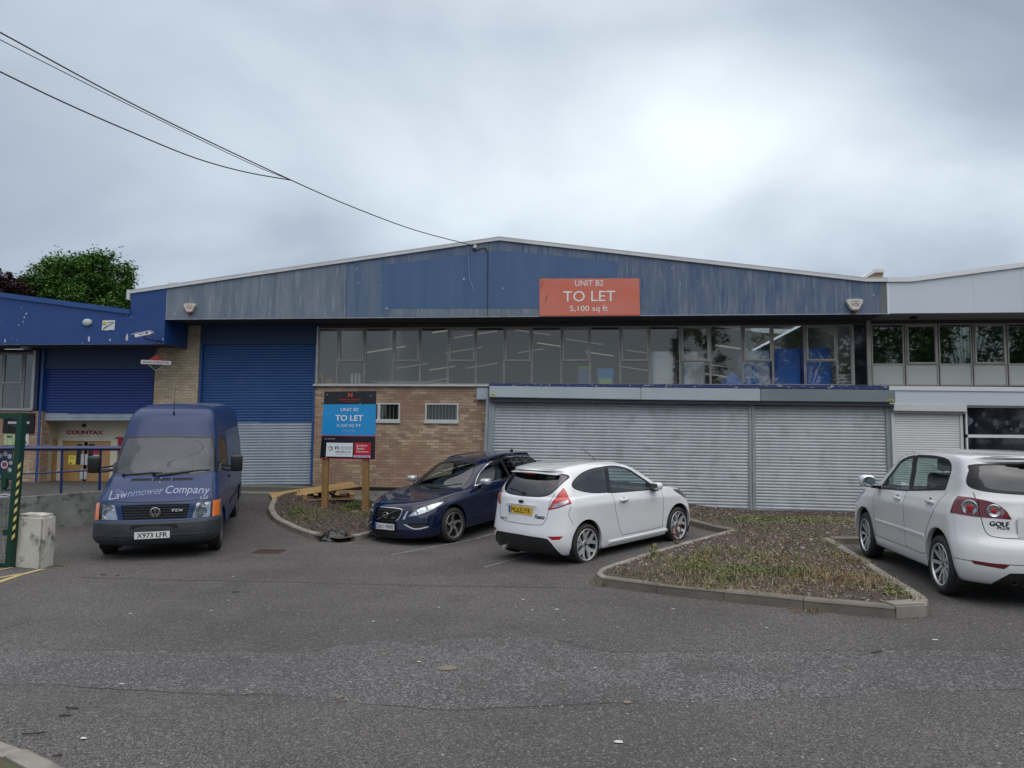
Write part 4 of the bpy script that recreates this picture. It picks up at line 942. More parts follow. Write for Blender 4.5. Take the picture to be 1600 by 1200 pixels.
def panel_van():
    """blue high-roof panel van, nose towards the road, seen from its left front"""
    root = thing('parked_van', 'dark blue high-roof panel van with white lettering on its bonnet and orange indicators', 'van')
    c = begin([
        (.28, .80, .14, .40, 3, 5.50, .20, 4),
        (.31, [(.5, .90), (1, .90)], .07, .40, 3.0, 5.54, .16, 4),
        (.38, [(.5, .955), (2, .955)], .02, .46, 3.0, 5.58, .14, 4),
        (.53, [(.5, .965), (2, .960)], .0, .46, 2.8, 5.58, .14, 4),
        (.665, [(.5, .965), (2, .963)], .02, .46, 2.8, 5.58, .14, 4, True),
        (.677, [(.5, .952), (2, .964)], .075, .40, 3.0, 5.58, .14, 4, True),
        (.80, [(.5, .945), (2, .966)], .10, .40, 3.0, 5.58, .14, 4),
        ([(0, .945), (1, .99), (5.6, 1.02)], [(.6, .930), (2, .966)], .135, .42, 2.9, 5.58, .14, 4),
        ([(0, 1.0), (.5, 1.05), (1.2, 1.10), (5.6, 1.12)], [(.7, .915), (2, .966)], .19, .50, 2.8, 5.58, .14, 4),
        ([(.3, 1.13), (.8, 1.18), (1.4, 1.24), (5.6, 1.24)], [(.9, .895), (2, .962)], .37, .52, 2.7, 5.58, .14, 4),
        ([(.5, 1.225), (.8, 1.27), (1.5, 1.30), (5.6, 1.30)], [(1.1, .87), (2, .955)], .56, .50, 2.7, 5.58, .14, 4),
        ([(.7, 1.325), (1.1, 1.345), (5.6, 1.36)], [(1.2, .85), (2, .945)], .76, .38, 2.8, 5.58, .14, 4),
        ([(.9, 1.65), (5.6, 1.68)], [(1.4, .815), (2, .912)], 1.03, .36, 2.9, 5.58, .14, 4),
        ([(1.2, 1.975), (5.6, 2.0)], [(1.6, .775), (2.2, .868)], 1.33, .34, 3.0, 5.56, .14, 4),
        ([(1.3, 2.12), (5.6, 2.14)], [(1.7, .755), (2.4, .845)], 1.42, .36, 3.0, 5.54, .14, 4),
        ([(1.4, 2.32), (2.2, 2.35), (5.6, 2.37)], [(1.8, .705), (2.6, .785)], 1.56, .40, 2.9, 5.51, .14, 4),
        ([(1.6, 2.435), (2.2, 2.475), (2.8, 2.48), (5.6, 2.48)], [(2.0, .62), (2.8, .68)], 1.74, .40, 2.7, 5.48, .14, 4),
        ([(1.8, 2.475), (2.4, 2.515), (5.6, 2.52)], [(2.1, .50), (2.8, .55)], 1.92, .35, 2.5, 5.45, .14, 3),
        ([(1.9, 2.495), (2.5, 2.535), (5.6, 2.535)], .25, 2.05, .3, 2.2, 5.42, .14, 3),
        ([(1.9, 2.50), (2.5, 2.54), (5.6, 2.54)], .0, 2.1, .3, 2, 5.40, .14, 3)], nS=70, sub=4)
    P = M_van; fa, ra, wr = 1.02, 4.57, .345; side = lambda p: p.y > .5; front = lambda p: p.x < 1.0
    for x in (fa, ra): c.region('arch', circ(x, .36, .415), 'side', side)
    c.delete('arch')
    c.region('bumper', [(-.3, .25), (.62, .25), (.62, .671), (-.3, .671)], 'side', lambda p: p.x < .62)
    ws = smooth2([(-.02, 1.365, 1), (.50, 1.37), (.80, 1.40, 1), (.765, 1.68), (.70, 1.955, 1), (-.02, 1.975, 1)], True, 4)
    c.window('windscreen', ws, 'end', lambda p: p.x < 1.75, .026)
    sw = smooth2([(1.30, 1.42, 1), (1.45, 1.65), (1.62, 1.90, 1), (2.02, 1.91, 1), (2.04, 1.42, 1)], True, 3)
    c.window('side_window', sw, 'side', side, .03)
    hlf = lambda p: p.x < .75
    hl = [(.55, .735), (.79, .735), (.815, .985), (.60, .985)]; hl = smooth2([(.55, .705, 1), (.835, .700, 1), (.840, .952, 1), (.615, .945, 1)], True, 2)
    ind = [(.845, .698), (.99, .698), (.99, .955), (.850, .953)]
    c.region('headlight', hl, 'end', hlf); c.region('indicator_lamp', ind, 'end', lambda p: p.x < .60)
    gr = smooth2([(-.02, .935, 1), (.48, .925), (.50, .90), (.47, .715), (.44, .70), (-.02, .70, 1)], True, 2)
    c.region('grille', gr, 'end', front)
    for a, b_ in ((-.02, .13), (.165, .48)): c.region('cowl_vent', [(a, 1.262), (b_, 1.262), (b_, 1.298), (a, 1.298)], 'end', front)
    c.stroke('gap', smooth2([(.79, 1.30), (.82, 1.10), (.845, .99), (.60, .98), (.3, .97), (-.02, .968)], False, 4), .010, 'end', front)
    c.stroke('gap', [(1.20, 1.36), (1.16, 1.2), (1.38, 1.0), (1.46, .60), (1.46, .42), (2.10, .42), (2.12, 1.40), (2.08, 1.97), (1.60, 1.97)], .010, 'side', side)
    c.stroke('gap', [(2.20, .45), (2.20, 1.98), (3.30, 1.98), (3.30, .45)], .010, 'side', side)
    c.region('cab_door', [(1.22, 1.36), (1.16, 1.2), (1.38, 1.0), (1.46, .60), (1.46, .42), (2.10, .42), (2.12, 1.40), (2.08, 1.97), (1.60, 1.97)], 'side', side)
    c.region('rub_strip', [(2.25, .62), (5.5, .62), (5.5, .70), (2.25, .70)], 'side', side)
    c.stroke('gap', [(1.7, 2.06), (5.5, 2.075)], .012, 'side', side)
    c.stroke('gap', [(2.45, 1.30), (2.45, 1.92), (3.15, 1.92), (3.15, 1.30)], .006, 'side', side, True)
    c.stroke('gap', [(3.45, 1.30), (3.45, 1.92), (5.2, 1.92), (5.2, 1.30)], .006, 'side', side, True)
    c.stroke('gap', [(-.01, .45), (-.01, 2.3)], .012, 'end', lambda p: p.x > 5)
    c.region('tail_lamp', [(.84, .80), (.96, .80), (.96, 1.25), (.84, 1.25)], 'end', lambda p: p.x > 5.3)
    reindex(c); b = c.bvh; s_ = c.sgn
    c.take('body', P, root); c.take('bumper', M_bumpvan, root); c.take('cab_door', P, root, 'sides'); c.take('gap', M_gap, root, objname='panel_gap', inset=.004*s_)
    c.take('windscreen', M_glv, root, inset=.004*s_); c.take('side_window', M_gl, root, 'sides', inset=.003*s_); c.take('window_seal', M_seal, root, objname='window_trim')
    hs = c.take('headlight', M_lens, root, 'sides', inset=-.003*s_); c.take('headlight', M_refl, root, 'sides', objname='headlight_bowl', inset=.022*s_)
    c.take('indicator_lamp', M_orange, root, 'sides', inset=-.004*s_); c.take('grille', M_gap, root, inset=.02*s_); c.take('cowl_vent', M_gap, root, inset=.010*s_)
    c.take('rub_strip', M_bumpvan, root, 'sides', inset=-.008*s_, objname='side_moulding'); c.take('tail_lamp', M_red2, root, 'sides')
    inner_trim(c, root, M_int, 1.36, skip=('side_window', 'windscreen'))
    gb = MB()
    for z in (.730, .772, .814, .856, .898):
        n = 14; w_ = .45+.04*(z-.73)/.17
        for k in range(n):
            y0 = -w_+2*w_*k/n; y1 = -w_+2*w_*(k+1)/n; xa = surf_end(b, abs(y0), z); xb = surf_end(b, abs(y1), z)
            gb.add([(xa+.002, y0, z-.004), (xb+.002, y1, z-.004), (xb+.002, y1, z+.009), (xa+.002, y0, z+.009), (xa+.03, y0, z-.008), (xb+.03, y1, z-.008), (xb+.03, y1, z+.013), (xa+.03, y0, z+.013)], [(0, 1, 2, 3), (3, 2, 6, 7), (0, 4, 5, 1)])
    gb.build('grille_bar', M_bumpvan, root)
    x0 = surf_end(b, 0, .815)-.012
    T = Matrix.Translation((x0, 0, .815)); R180 = Matrix.Rotation(PI, 4, 'Z')
    lg = MB().lathe([(.080, -.02), (.080, .010), (.068, .012), (.068, -.02)], axis='x', n=40, T=T @ R180)
    def bar(p, q, w=.0065): lg.add([(x0-.010, -(p[0]-w*1.15), .815+p[1]), (x0-.010, -(p[0]+w*1.15), .815+p[1]), (x0-.010, -(q[0]+w*1.15), .815+q[1]), (x0-.010, -(q[0]-w*1.15), .815+q[1]), (x0+.01, -(p[0]-w*1.15), .815+p[1]), (x0+.01, -(p[0]+w*1.15), .815+p[1]), (x0+.01, -(q[0]+w*1.15), .815+q[1]), (x0+.01, -(q[0]-w*1.15), .815+q[1])], [(0, 1, 2, 3), (0, 3, 7, 4), (1, 5, 6, 2)])
    for sg in (1, -1):
        bar((sg*.028, .063), (0, .008)); bar((sg*.062, .032), (sg*.027, -.062)); bar((sg*.027, -.062), (0, -.006))
    lg.build('badge', M_chrome, root, smooth=40)
    text_on('badge_lettering', 'TDI', b, -.32, .835, .17, .038, M_alloy, root, True, .012, .02, .2)
    MB().prism([(-.36, .555), (.36, .555), (.34, .625), (-.34, .625)], surf_end(b, .3, .6)-.006, surf_end(b, .3, .6)+.05, 'x').build('bumper_slot', M_gap, root)
    plate(root, TF((surf_end(b, 0, .46, True, .012), .02, .462), (0, -1, .012), (0, .012, 1)), 'X973 LFR', blue=False, size=.098)
    MB().tube([(surf_end(b, y, .46, True, .003), y, .46) for y in [-.86+.0717*k for k in range(1)]] + [(surf_end(b, abs(y), .455, True, .004), y, .455) for y in [-.90+.09*k for k in range(21)]], .006, 6).build('bumper_ridge', M_bumpvan, root, smooth=50)
    # lettering on the sloping bonnet
    def bon(y, z): return surf_end(b, abs(y), z, True, .003)
    M_let = mk('sign_lettering', (.27, .31, .42), rough=.4); M_faint = mk('worn_lettering', (.09, .12, .24), (.20, .24, .35), 30, .4)
    ws_l = (.095, .085, .105, .075, .10, .095, .075, .105, .085, .045); y = .735
    for i, ch in enumerate('Lawnmower'):
        w = (.085, .07, .10, .068, .11, .07, .10, .07, .042)[i]; t = i/8; zc_ = 1.045+.075*math.sin(t*1.5); hgt = .125 if i == 0 else .068
        text_on('bonnet_lettering', ch, b, y-w/2, zc_+(hgt-.068)/2-.0, w, hgt, M_let if i in (0, 1, 2, 8) else M_faint, root, True, .004, -.010, .12, .18*(1-t)); y -= w+.010
    y = -.105
    for i, ch in enumerate('Company'):
        w = (.105, .082, .112, .075, .075, .075, .072)[i]; t = i/6; hgt = (.105, .075, .072, .105, .075, .072, .105)[i]; zc_ = 1.128-.028*t*t-(.018 if ch in 'py' else 0)+(.014 if i == 0 else 0)
        text_on('bonnet_lettering', ch, b, y-w/2, zc_, w, hgt, M_let, root, True, .004, -.010, .05, -.10*t); y -= w+.012
    text_on('bonnet_lettering', 'The', b, .60, 1.130, .13, .045, M_faint, root, True, .004)
    text_on('bonnet_lettering', 'Ltd', b, -.71, 1.010, .10, .048, M_let, root, True, .004, .01)
    for sg, ho in zip((1, -1), hs):
        x = surf_end(b, .69, .79); MB().lathe([(.085, .0), (.075, .02), (.04, .035), (0, .03)], axis='x', n=28, T=Matrix.Translation((x+.004, .69*sg, .79))).lathe([(.05, .0), (.045, .015), (0, .02)], axis='x', n=24, T=Matrix.Translation((x+.02, .70*sg, .895))).build('lamp_projector', M_refl, ho, smooth=40)
        # mirrors
        m = MB(); rbox(1.10, 1.20, (1.05)*sg, 1.255*sg, 1.36, 1.66, .045, m); mo = m.build('door_mirror', M_black, root, smooth=60)
        MB().tube([(1.30, .88*sg, 1.40), (1.20, .98*sg, 1.385), (1.15, 1.10*sg, 1.385)], .020, 8).tube([(1.36, .87*sg, 1.47), (1.24, 1.0*sg, 1.455), (1.16, 1.08*sg, 1.455)], .016, 8).prism([(1.22, 1.36), (1.48, 1.36), (1.44, 1.52), (1.28, 1.50)], .84*sg, .885*sg, 'y').build('mirror_arm', M_black, mo, smooth=40)
        MB().box(1.198, 1.206, 1.07*sg, 1.235*sg, 1.385, 1.64).build('mirror_glass', M_mirror, mo)
        y = surf(b, 1.98, 1.20); MB().box(1.90, 2.04, y*sg, (y+.03)*sg, 1.18, 1.225).build('door_handle', M_black, root, bevel=.008)
    wp = MB()
    for pts in ([(.10, 1.350), (-.12, 1.372), (-.40, 1.395), (-.72, 1.405)], [(.62, 1.345), (.40, 1.362), (.20, 1.38), (.02, 1.375)]):
        wp.tube([(surf_end(b, abs(y), z+.012, True, .018), y, z+.012) for y, z in pts], .011, 6)
    for y in (.14, .62): wp.lathe([(.03, 0), (.03, .03), (0, .035)], axis='x', n=14, T=Matrix.Translation((surf_end(b, y, 1.345)-.02, y, 1.345)))
    wp.tube([(surf_end(b, .12, 1.34)-.03, .12, 1.345), (surf_end(b, .45, 1.40)-.03, -.40, 1.40)], .013, 6)
    wp.build('windscreen_wiper', M_black, root, smooth=40)
    for z, y in ((1.245, 0), (1.30, 0)): MB().lathe([(.014, 0), (.010, .012), (0, .014)], axis='x', n=10, T=Matrix.Translation((bon(0, z)-.002, y+.02, z)) @ Matrix.Rotation(PI, 4, 'Z')).build('washer_jet', M_alloy, root)
    MB().tube([(1.62, -.02, 2.36), (1.60, -.02, 2.43)], [.022, .010], 8).tube([(1.60, -.02, 2.43), (1.70, -.02, 2.88)], [.006, .003], 6).build('aerial', M_dark, root, smooth=40)
    rb = MB()
    for x in np.arange(2.6, 5.4, .42):
        pts = [(x, y, surf_top(b, x, abs(y))+.006) for y in np.linspace(-.60, .60, 13)]; rb.tube(pts, .016, 6)
    rb.build('roof_rib', P, root, smooth=50)
    box('underbody', .35, 5.3, -.75, .75, .24, .52, M_gap, root); box('cab_floor', .9, 5.3, -.82, .82, .52, .60, M_int, root)
    box('dashboard', .92, 1.42, -.80, .80, .90, 1.30, M_int, root, bevel=.06); box('bulkhead', 2.55, 2.58, -.84, .84, .6, 2.1, mk('bulkhead_grey', (.12, .13, .14), rough=.8), root)
    seats(root, (2.12,), (-.52, -.05, .52), .82, mk('van_seat', (.16, .17, .18), rough=.9), .62)
    MB().lathe([(.205, .0), (.22, .014), (.205, .028), (.19, .014), (.205, 0)], axis='x', n=28, T=Matrix.Translation((1.40, .45, 1.36)) @ Matrix.Rotation(R_(-55), 4, 'Y')).build('steering_wheel', M_int, root, smooth=50)
    MB().box(1.40, 1.42, -.10, .12, 1.90, 1.96).tube([(1.42, .0, 1.96), (1.42, 0, 1.92)], .01, 6).build('interior_mirror', M_int, root, bevel=.01)
    arch(root, fa, .415, .36, .95, b, P); arch(root, ra, .415, .36, .95, b, P)
    for x in (fa, ra):
        for sg in (1, -1): wheel(root, x, .83*sg, wr, .195, .215, 'steel', sg, .35, mk('steel_wheel', (.13, .13, .135), (.08, .07, .06), 9, .5))
    return root
# ================================================================ buildings
def panel(pxs, Y0, Y1, name, mat, parent, bevel=0, label=None):
    """outline given in picture points on plane Y0, extruded back to Y1"""
    pts = [onY(a, b, Y0) for a, b in pxs]
    return MB().prism([(p[0], p[2]) for p in pts], Y0, Y1, 'y').build(name, mat, parent, bevel=bevel, label=label)
def X_(px, py, Y): return onY(px, py, Y)[0]
def Z_(px, py, Y): return onY(px, py, Y)[2]
M_fascia = mk('weathered_blue_board', (.058, .105, .20), (.150, .190, .245), 1.7, .72, stretch=(2.2, 1, .55), lo=.34, hi=.76, det=15, c3=(.20, .235, .275), s3=5.0, st3=(2.5, 1, .22), lo3=.50, hi3=.70, bump=.15, bscale=40, dist=.2)
M_fgrey = mk('bleached_blue_board', (.120, .160, .215), (.185, .225, .27), 2.0, .75, stretch=(3, 1, .35), det=12, c3=(.28, .31, .33), s3=5.5, st3=(2.5, 1, .22), lo3=.54, hi3=.72, bump=.15, bscale=40)
M_patch = mk('repainted_blue', (.050, .108, .235), (.066, .128, .248), 1.5, .6, stretch=(3, 1, .25), det=9, c3=(.085, .12, .18), s3=5, lo3=.62, hi3=.82)
M_royal = mk('royal_blue_paint', (.011, .050, .205), (.016, .060, .215), 1.6, .5, det=9, c3=(.05, .075, .16), s3=3.0, lo3=.62, hi3=.85)
M_royal2 = mk('royal_blue_trim', (.016, .068, .24), (.02, .075, .24), 3, .45)
M_navyp = mk('navy_board', (.018, .045, .115), (.022, .05, .12), 3, .6)
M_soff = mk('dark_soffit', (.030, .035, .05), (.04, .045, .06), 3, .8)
M_trimw = mk('white_trim', (.66, .68, .69), (.52, .54, .55), 1.3, .45, stretch=(1, 1, 1), c3=(.40, .41, .41), s3=4, lo3=.62, hi3=.9)
M_roofg = mk('roof_sheet', (.42, .44, .45), (.34, .35, .36), 1, .5)
M_brick = brickmat('buff_brick', (.29, .19, .13), (.54, .42, .29), (.19, .165, .14), (.33, .20, .14))
M_brick2 = brickmat('yellow_brick', (.40, .32, .22), (.56, .47, .34), (.25, .22, .18), (.36, .27, .18))
M_conc = mk('concrete', (.30, .29, .26), (.20, .20, .19), 1.5, .9, det=12, c3=(.12, .12, .115), s3=4, lo3=.56, hi3=.78, bump=.3, bscale=30)
M_wpanel = mk('white_cladding', (.60, .665, .72), (.57, .63, .69), .6, .35)
M_wband = mk('white_fascia', (.74, .77, .79), (.70, .73, .76), .8, .4)
M_alum = mk('bronze_aluminium', (.40, .375, .345), (.31, .295, .275), 4, .5, metal=.3)
M_alumd = mk('dark_aluminium', (.05, .05, .052), (.07, .07, .07), 4, .5, metal=.3)
M_silver = mk('silver_aluminium', (.45, .46, .47), (.36, .37, .38), 4, .4, metal=.5)
M_galv = mk('galvanised_slats', (.47, .505, .535), (.385, .415, .445), 1.1, .48, metal=.15, stretch=(2.2, 1, .5), det=10, c3=(.25, .27, .29), s3=3.2, lo3=.54, hi3=.82)
M_galvd = mk('galvanised_slats_dull', (.36, .42, .48), (.29, .34, .39), 1.1, .48, metal=.15, stretch=(2.2, 1, .5), det=10, c3=(.26, .30, .34), s3=3.2, lo3=.60, hi3=.82)
M_dblue = mk('door_blue', (.018, .075, .235), (.026, .088, .245), 1.3, .42, det=9, c3=(.05, .11, .23), s3=2.5, lo3=.58, hi3=.8)
M_sblue = mk('shutter_blue', (.012, .038, .185), (.016, .045, .195), 2, .38, c3=(.05, .06, .2), s3=9, lo3=.68, hi3=.8)
M_swhite = mk('shutter_white', (.64, .66, .655), (.60, .62, .61), 2, .4)
M_post = mk('galvanised_post', (.36, .41, .43), (.28, .32, .34), 6, .45, metal=.35, stretch=(3, 1, .4), c3=(.20, .23, .24), s3=8, lo3=.58, hi3=.8)
M_boxg = mk('shutter_box_steel', (.48, .54, .575), (.40, .455, .49), .9, .42, metal=.25, det=9)
M_boxd = mk('shutter_box_grey', (.25, .29, .32), (.21, .245, .27), .9, .42, metal=.25)
M_glass = glassmat('office_glass', (.95, .96, .95), .035, .015, veil=.035, veilc=(.25, .255, .25), gtint=(1, .97, .90))
M_glassg = glassmat('green_glass', (.40, .46, .44), .16, .02, veil=.05, veilc=(.12, .15, .14), gtint=(.92, 1, .92))
M_frost = mk('frosted_panel', (.50, .53, .51), (.46, .49, .475), .9, .18, coat=.5)
M_dglass = mk('tinted_glass', (.010, .013, .022), rough=.04, coat=.8)
M_intw = mk('interior_wall', (.23, .235, .225), rough=.9); M_intc = mk('interior_ceiling', (.42, .43, .43), rough=.9)
M_letw = mk('white_lettering', (.80, .80, .80), rough=.5)

def slats(name, c, Y, pitch, mats, parent, split=None, depth=.016, cols=18, amp=.004, seed=1, label=None):
    """corrugated curtain hung between four picture points TL TR BR BL on plane Y; split: height where the colour changes"""
    rnd = random.Random(seed); P = [Vector(onY(a, b, Y)) for a, b in c]; H = ((P[0]-P[3]).length+(P[1]-P[2]).length)/2; n = max(4, round(H/pitch))
    prof = [(0, 0), (.10, -.35), (.28, -.85), (.50, -1), (.72, -.85), (.90, -.35)]; mb = MB(); vs = []
    ph = [rnd.uniform(0, 6.3) for _ in range(4)]
    rows = [(i+t)/n for i in range(n) for t, _ in prof]+[1.0]; dy = [d for i in range(n) for _, d in prof]+[0]
    jit = [rnd.uniform(-1, 1)*amp*.12 for _ in range(n+1)]
    for r, (t, d) in enumerate(zip(rows, dy)):
        for k in range(cols+1):
            u = k/cols; p = (P[0]*(1-u)+P[1]*u)*(1-t)+(P[3]*(1-u)+P[2]*u)*t
            w = amp*(math.sin(u*5+ph[0]+t*3)+.6*math.sin(u*13+ph[1]-t*7)+.5*math.sin(t*19+ph[2]+u*3))
            vs.append((p.x, Y+d*depth+w, p.z+jit[r//6]))
    fs = []; mi = []
    for r in range(len(rows)-1):
        for k in range(cols):
            a = r*(cols+1)+k; fs.append((a, a+cols+1, a+cols+2, a+1)); z = vs[a][2]; mi.append(1 if (split is not None and z < split) else 0)
    mb.v = vs; mb.f = fs; mb.m = mi
    return mb.build(name, mats, parent, smooth=28, label=label)
def glazing(root, X0, X1, Z0, Z1, Y, opening, zt_=None, mats=(M_alum, M_glass), frost=None, fw=.022, top=None, silver=None):
    """one bay of the ribbon window: its frame, casement and panes"""
    mb = MB(); y0, y1 = Y, Y+.06
    for a, b, c, d in ((X0, X0+fw, Z0, Z1), (X1-fw, X1, Z0, Z1), (X0+fw, X1-fw, Z0, Z0+fw), (X0+fw, X1-fw, Z1-fw, Z1)): mb.box(a, b, y0, y1, c, d)
    if opening or frost: mb.box(X0+fw, X1-fw, y0+.002, y1, zt_-.018, zt_+.018)
    w = mb.build('window', mats[0], root)
    if opening:
        cb = MB(); q = .045; a0, a1, c0, c1 = X0+fw+.004, X1-fw-.004, zt_+.004, Z1-fw-.004
        for a, b, c, d in ((a0, a0+q, c0, c1), (a1-q, a1, c0, c1), (a0+q, a1-q, c0, c0+q), (a0+q, a1-q, c1-q, c1)): cb.box(a, b, Y-.028, Y+.03, c, d)
        cb.build('casement', mats[0], w, bevel=.004)
        box('pane', a0+q, a1-q, Y+.002, Y+.008, c0+q, c1-q, mats[1], w); box('pane', X0+fw, X1-fw, Y+.022, Y+.028, Z0+fw, zt_-.018, frost or mats[1], w)
    elif frost:
        box('pane', X0+fw, X1-fw, Y+.022, Y+.028, zt_+.018, Z1-fw, mats[1], w); box('pane', X0+fw, X1-fw, Y+.022, Y+.028, Z0+fw, zt_-.018, frost, w)
    else: box('pane', X0+fw, X1-fw, Y+.022, Y+.028, Z0+fw, Z1-fw, mats[1], w)
    return w
# ---- the middle unit
ZS, ZE = 5.0, 3.34     # underside of the canopy, window sill
U = thing('industrial_unit', 'long low industrial unit with a weathered blue gable fascia, ribbon windows and buff brick wall', 'building', (-2.0, YW, .3))
UI = Matrix.Translation((2.0, -YW, -.3))
def adopt(root):
    """keep parts where they were built although their root stands elsewhere"""
    inv = Matrix.Translation(-root.location)
    for o in root.children: o.matrix_parent_inverse = inv
def fz(px, py): p = onY(px, py, YF); return (p[0], p[2])
xa, xb = fz(259, 470)[0], fz(1385.5, 470)[0]
apx = fz(780, 376); lf = fz(260, 451.5); rt = fz(1353, 440.5); re = fz(1385.5, 440.5)
MB().prism([(xa, ZS), (xb, ZS), (xb, rt[1]), (rt[0], rt[1]), apx, (xa, lf[1])], YF, YF+.09, 'y').build('fascia', M_fascia, U)
# bleached left third, repainted middle, grey closing strip
def onslope(x): return lf[1]+(apx[1]-lf[1])*(x-xa)/(apx[0]-xa) if x < apx[0] else apx[1]+(rt[1]-apx[1])*(x-apx[0])/(rt[0]-apx[0])
x1 = fz(541, 450)[0]
MB().prism([(xa+.004, ZS+.004), (x1, ZS+.004), (x1, onslope(x1)-.01), (xa+.004, onslope(xa)-.01)], YF-.003, YF+.01, 'y').build('fascia_board', M_fgrey, U)
pp = [(596, 482), (843, 482), (843, 433), (965, 433), (965, 409), (780, 391), (596, 415)]
MB().prism([fz(*p) for p in pp], YF-.004, YF+.01, 'y').build('repainted_patch', M_patch, U)
MB().prism([fz(*p) for p in [(612, 494.5), (843, 493.5), (843, 482.5), (612, 482.5)]], YF-.003, YF+.01, 'y').build('bare_strip', M_fgrey, U)
MB().prism([fz(*p) for p in [(541, 414), (541, 495), (596, 495), (596, 406)]], YF-.0035, YF+.01, 'y').build('repainted_patch', mk('thin_blue_paint', (.065, .122, .225), (.13, .175, .235), 1.6, .65, stretch=(4, 1, .3), det=11), U)
MB().prism([(x, z) for x, z in [fz(1376, 491), fz(1385.4, 491), fz(1385.4, 441.5), fz(1376, 441.5)]], YF-.004, YF+.01, 'y').build('closing_strip', mk('bare_board', (.17, .185, .18), (.12, .13, .13), 4, .8, stretch=(3, 1, .4)), U)
for px in (762.5, 541.5): x, z = fz(px, 440); box('board_joint', x-.004, x+.004, YF-.006, YF, ZS, onslope(x)-.01, M_soff, U)
# white verge trim along the roof line and the sheets behind it
def verge(pts, h, name, mat, root, y0=YF-.045, y1=YF+.10):
    mb = MB()
    for (x0, z0), (x1_, z1) in zip(pts[:-1], pts[1:]): mb.prism([(x0, z0), (x1_, z1), (x1_, z1+h), (x0, z0+h)], y0, y1, 'y')
    return mb.build(name, mat, root, weld=True)
lfe = fz(204, 459)
vp = [lfe, apx, rt, re]
verge(vp, .058, 'verge_trim', M_trimw, U); verge([(x, z+.058) for x, z in vp], .048, 'roof_edge', M_roofg, U, YF-.012, YF+.10)
rf = MB()
M_rl = glassmat('rooflight_sheet', (.80, .82, .80), .05, .3)
RB = ((YF+.1, 20.4, 0), (20.4, 21.5, 1), (21.5, 26, 0), (26, 27.1, 1), (27.1, 48, 0))
for ya, yb, lite in RB:
    s_ = MB()
    for (x0, z0), (x1_, z1) in zip(vp[:-1], vp[1:]): s_.add([(x0, ya, z0+.09), (x1_, ya, z1+.09), (x1_, yb, z1+.09), (x0, yb, z0+.09)], [(0, 1, 2, 3)])
    s_.build('rooflight' if lite else 'roof', M_rl if lite else M_roofg, U, weld=True)
box('roof_vent', X_(262, 441, 19.5), X_(279, 441, 19.5), 19.5, 19.9, Z_(270, 447, 19.5), Z_(270, 441.2, 19.5), M_trimw, U)
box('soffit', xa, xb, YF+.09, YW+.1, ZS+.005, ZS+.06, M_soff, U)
box('fascia_drip', xa, xb, YF-.010, YF+.02, ZS-.022, ZS-.001, mk('drip_edge', (.22, .26, .31), (.36, .39, .42), 5, .6), U)
# back and sides
XL = X_(243, 600, YW); XR = X_(1361, 550, YW)
box('side_wall', XL, XL+.25, YW+.35, 47.5, -.2, 5.0, M_brick, U); box('side_wall', XR-.25, XR, YW+.3, 47.5, -.2, 5.0, M_brick, U); box('back_wall', XL, XR, 47.5, 47.8, -.2, 5.2, M_brick, U)
# brick pier left of the loading door, loading door and its frame
xd0 = X_(309, 620, YW); xd1 = X_(494, 600, YW); ztop = Z_(400, 537, YW); zsp = Z_(440, 660, YW); zdb = Z_(440, 758, YW)
box('brick_pier', XL, xd0-.01, YW, YW+.34, -.2, ZS, M_brick2, U)
box('door_lintel', xd0-.01, xd1+.02, YW+.05, YW+.15, ztop, ZS, M_navyp, U)
LD = slats('loading_door', [(306, 537), (496, 537), (491, 757.6), (296, 759)], YW+.14, .0757, (M_dblue, M_galvd), U, split=zsp, depth=.018, seed=4, label='tall roller door, blue above and bare grey below')
box('door_guide', xd0-.01, xd0+.055, YW+.04, YW+.15, zdb-.05, ztop, M_dblue, U); box('door_guide', xd1-.085, xd1-.022, YW-.02, YW+.15, zdb-.05, Z_(490, 604, YW), M_dblue, U)
box('door_lock', X_(483.5, 704, YW)-.02, X_(483.5, 704, YW)+.02, YW+.10, YW+.13, Z_(484, 706, YW), Z_(484, 702, YW), M_dark, U)
# ribbon window
xs = [497, 527.5, 570, 614, 656.5, 700, 743.5, 787.5, 831, 877, 922, 969, 1015, 1063, 1110, 1160, 1208, 1258, 1308, 1331.5]
wx = [X_(p, 560, YW) for p in xs]; ztr = 4.0; zh = ZS-.10
ztr = Z_(900, 564.5, YW)
for i in range(len(xs)-1):
    op = i in (1, 3, 5, 7, 9, 11, 13, 15, 17)
    glazing(U, wx[i]+.004, wx[i+1]-.004, ZE+.03, zh, YW, op, ztr)
box('window_jamb', wx[0]-.045, wx[0]+.002, YW-.03, YW+.10, ZE, zh+.04, M_silver, U)
box('window_head', wx[0], XR, YW+.005, YW+.09, zh+.002, ZS, M_alumd, U)
ws_ = glazing(U, wx[-1]+.05, X_(1357, 560, YW), ZE+.03, zh, YW+.03, False, mats=(M_alumd, M_dglass))
box('corner_post', X_(1355, 560, YW), XR, YW-.01, YW+.2, ZE-.3, ZS, M_alum, U); box('corner_post', wx[-1], wx[-1]+.05, YW-.01, YW+.1, ZE+.02, zh, M_alum, U)
box('window_sill', wx[0]-.09, X_(766, 603, YW), YW-.10, YW+.08, ZE-.035, ZE+.02, M_trimw, U, bevel=.006)
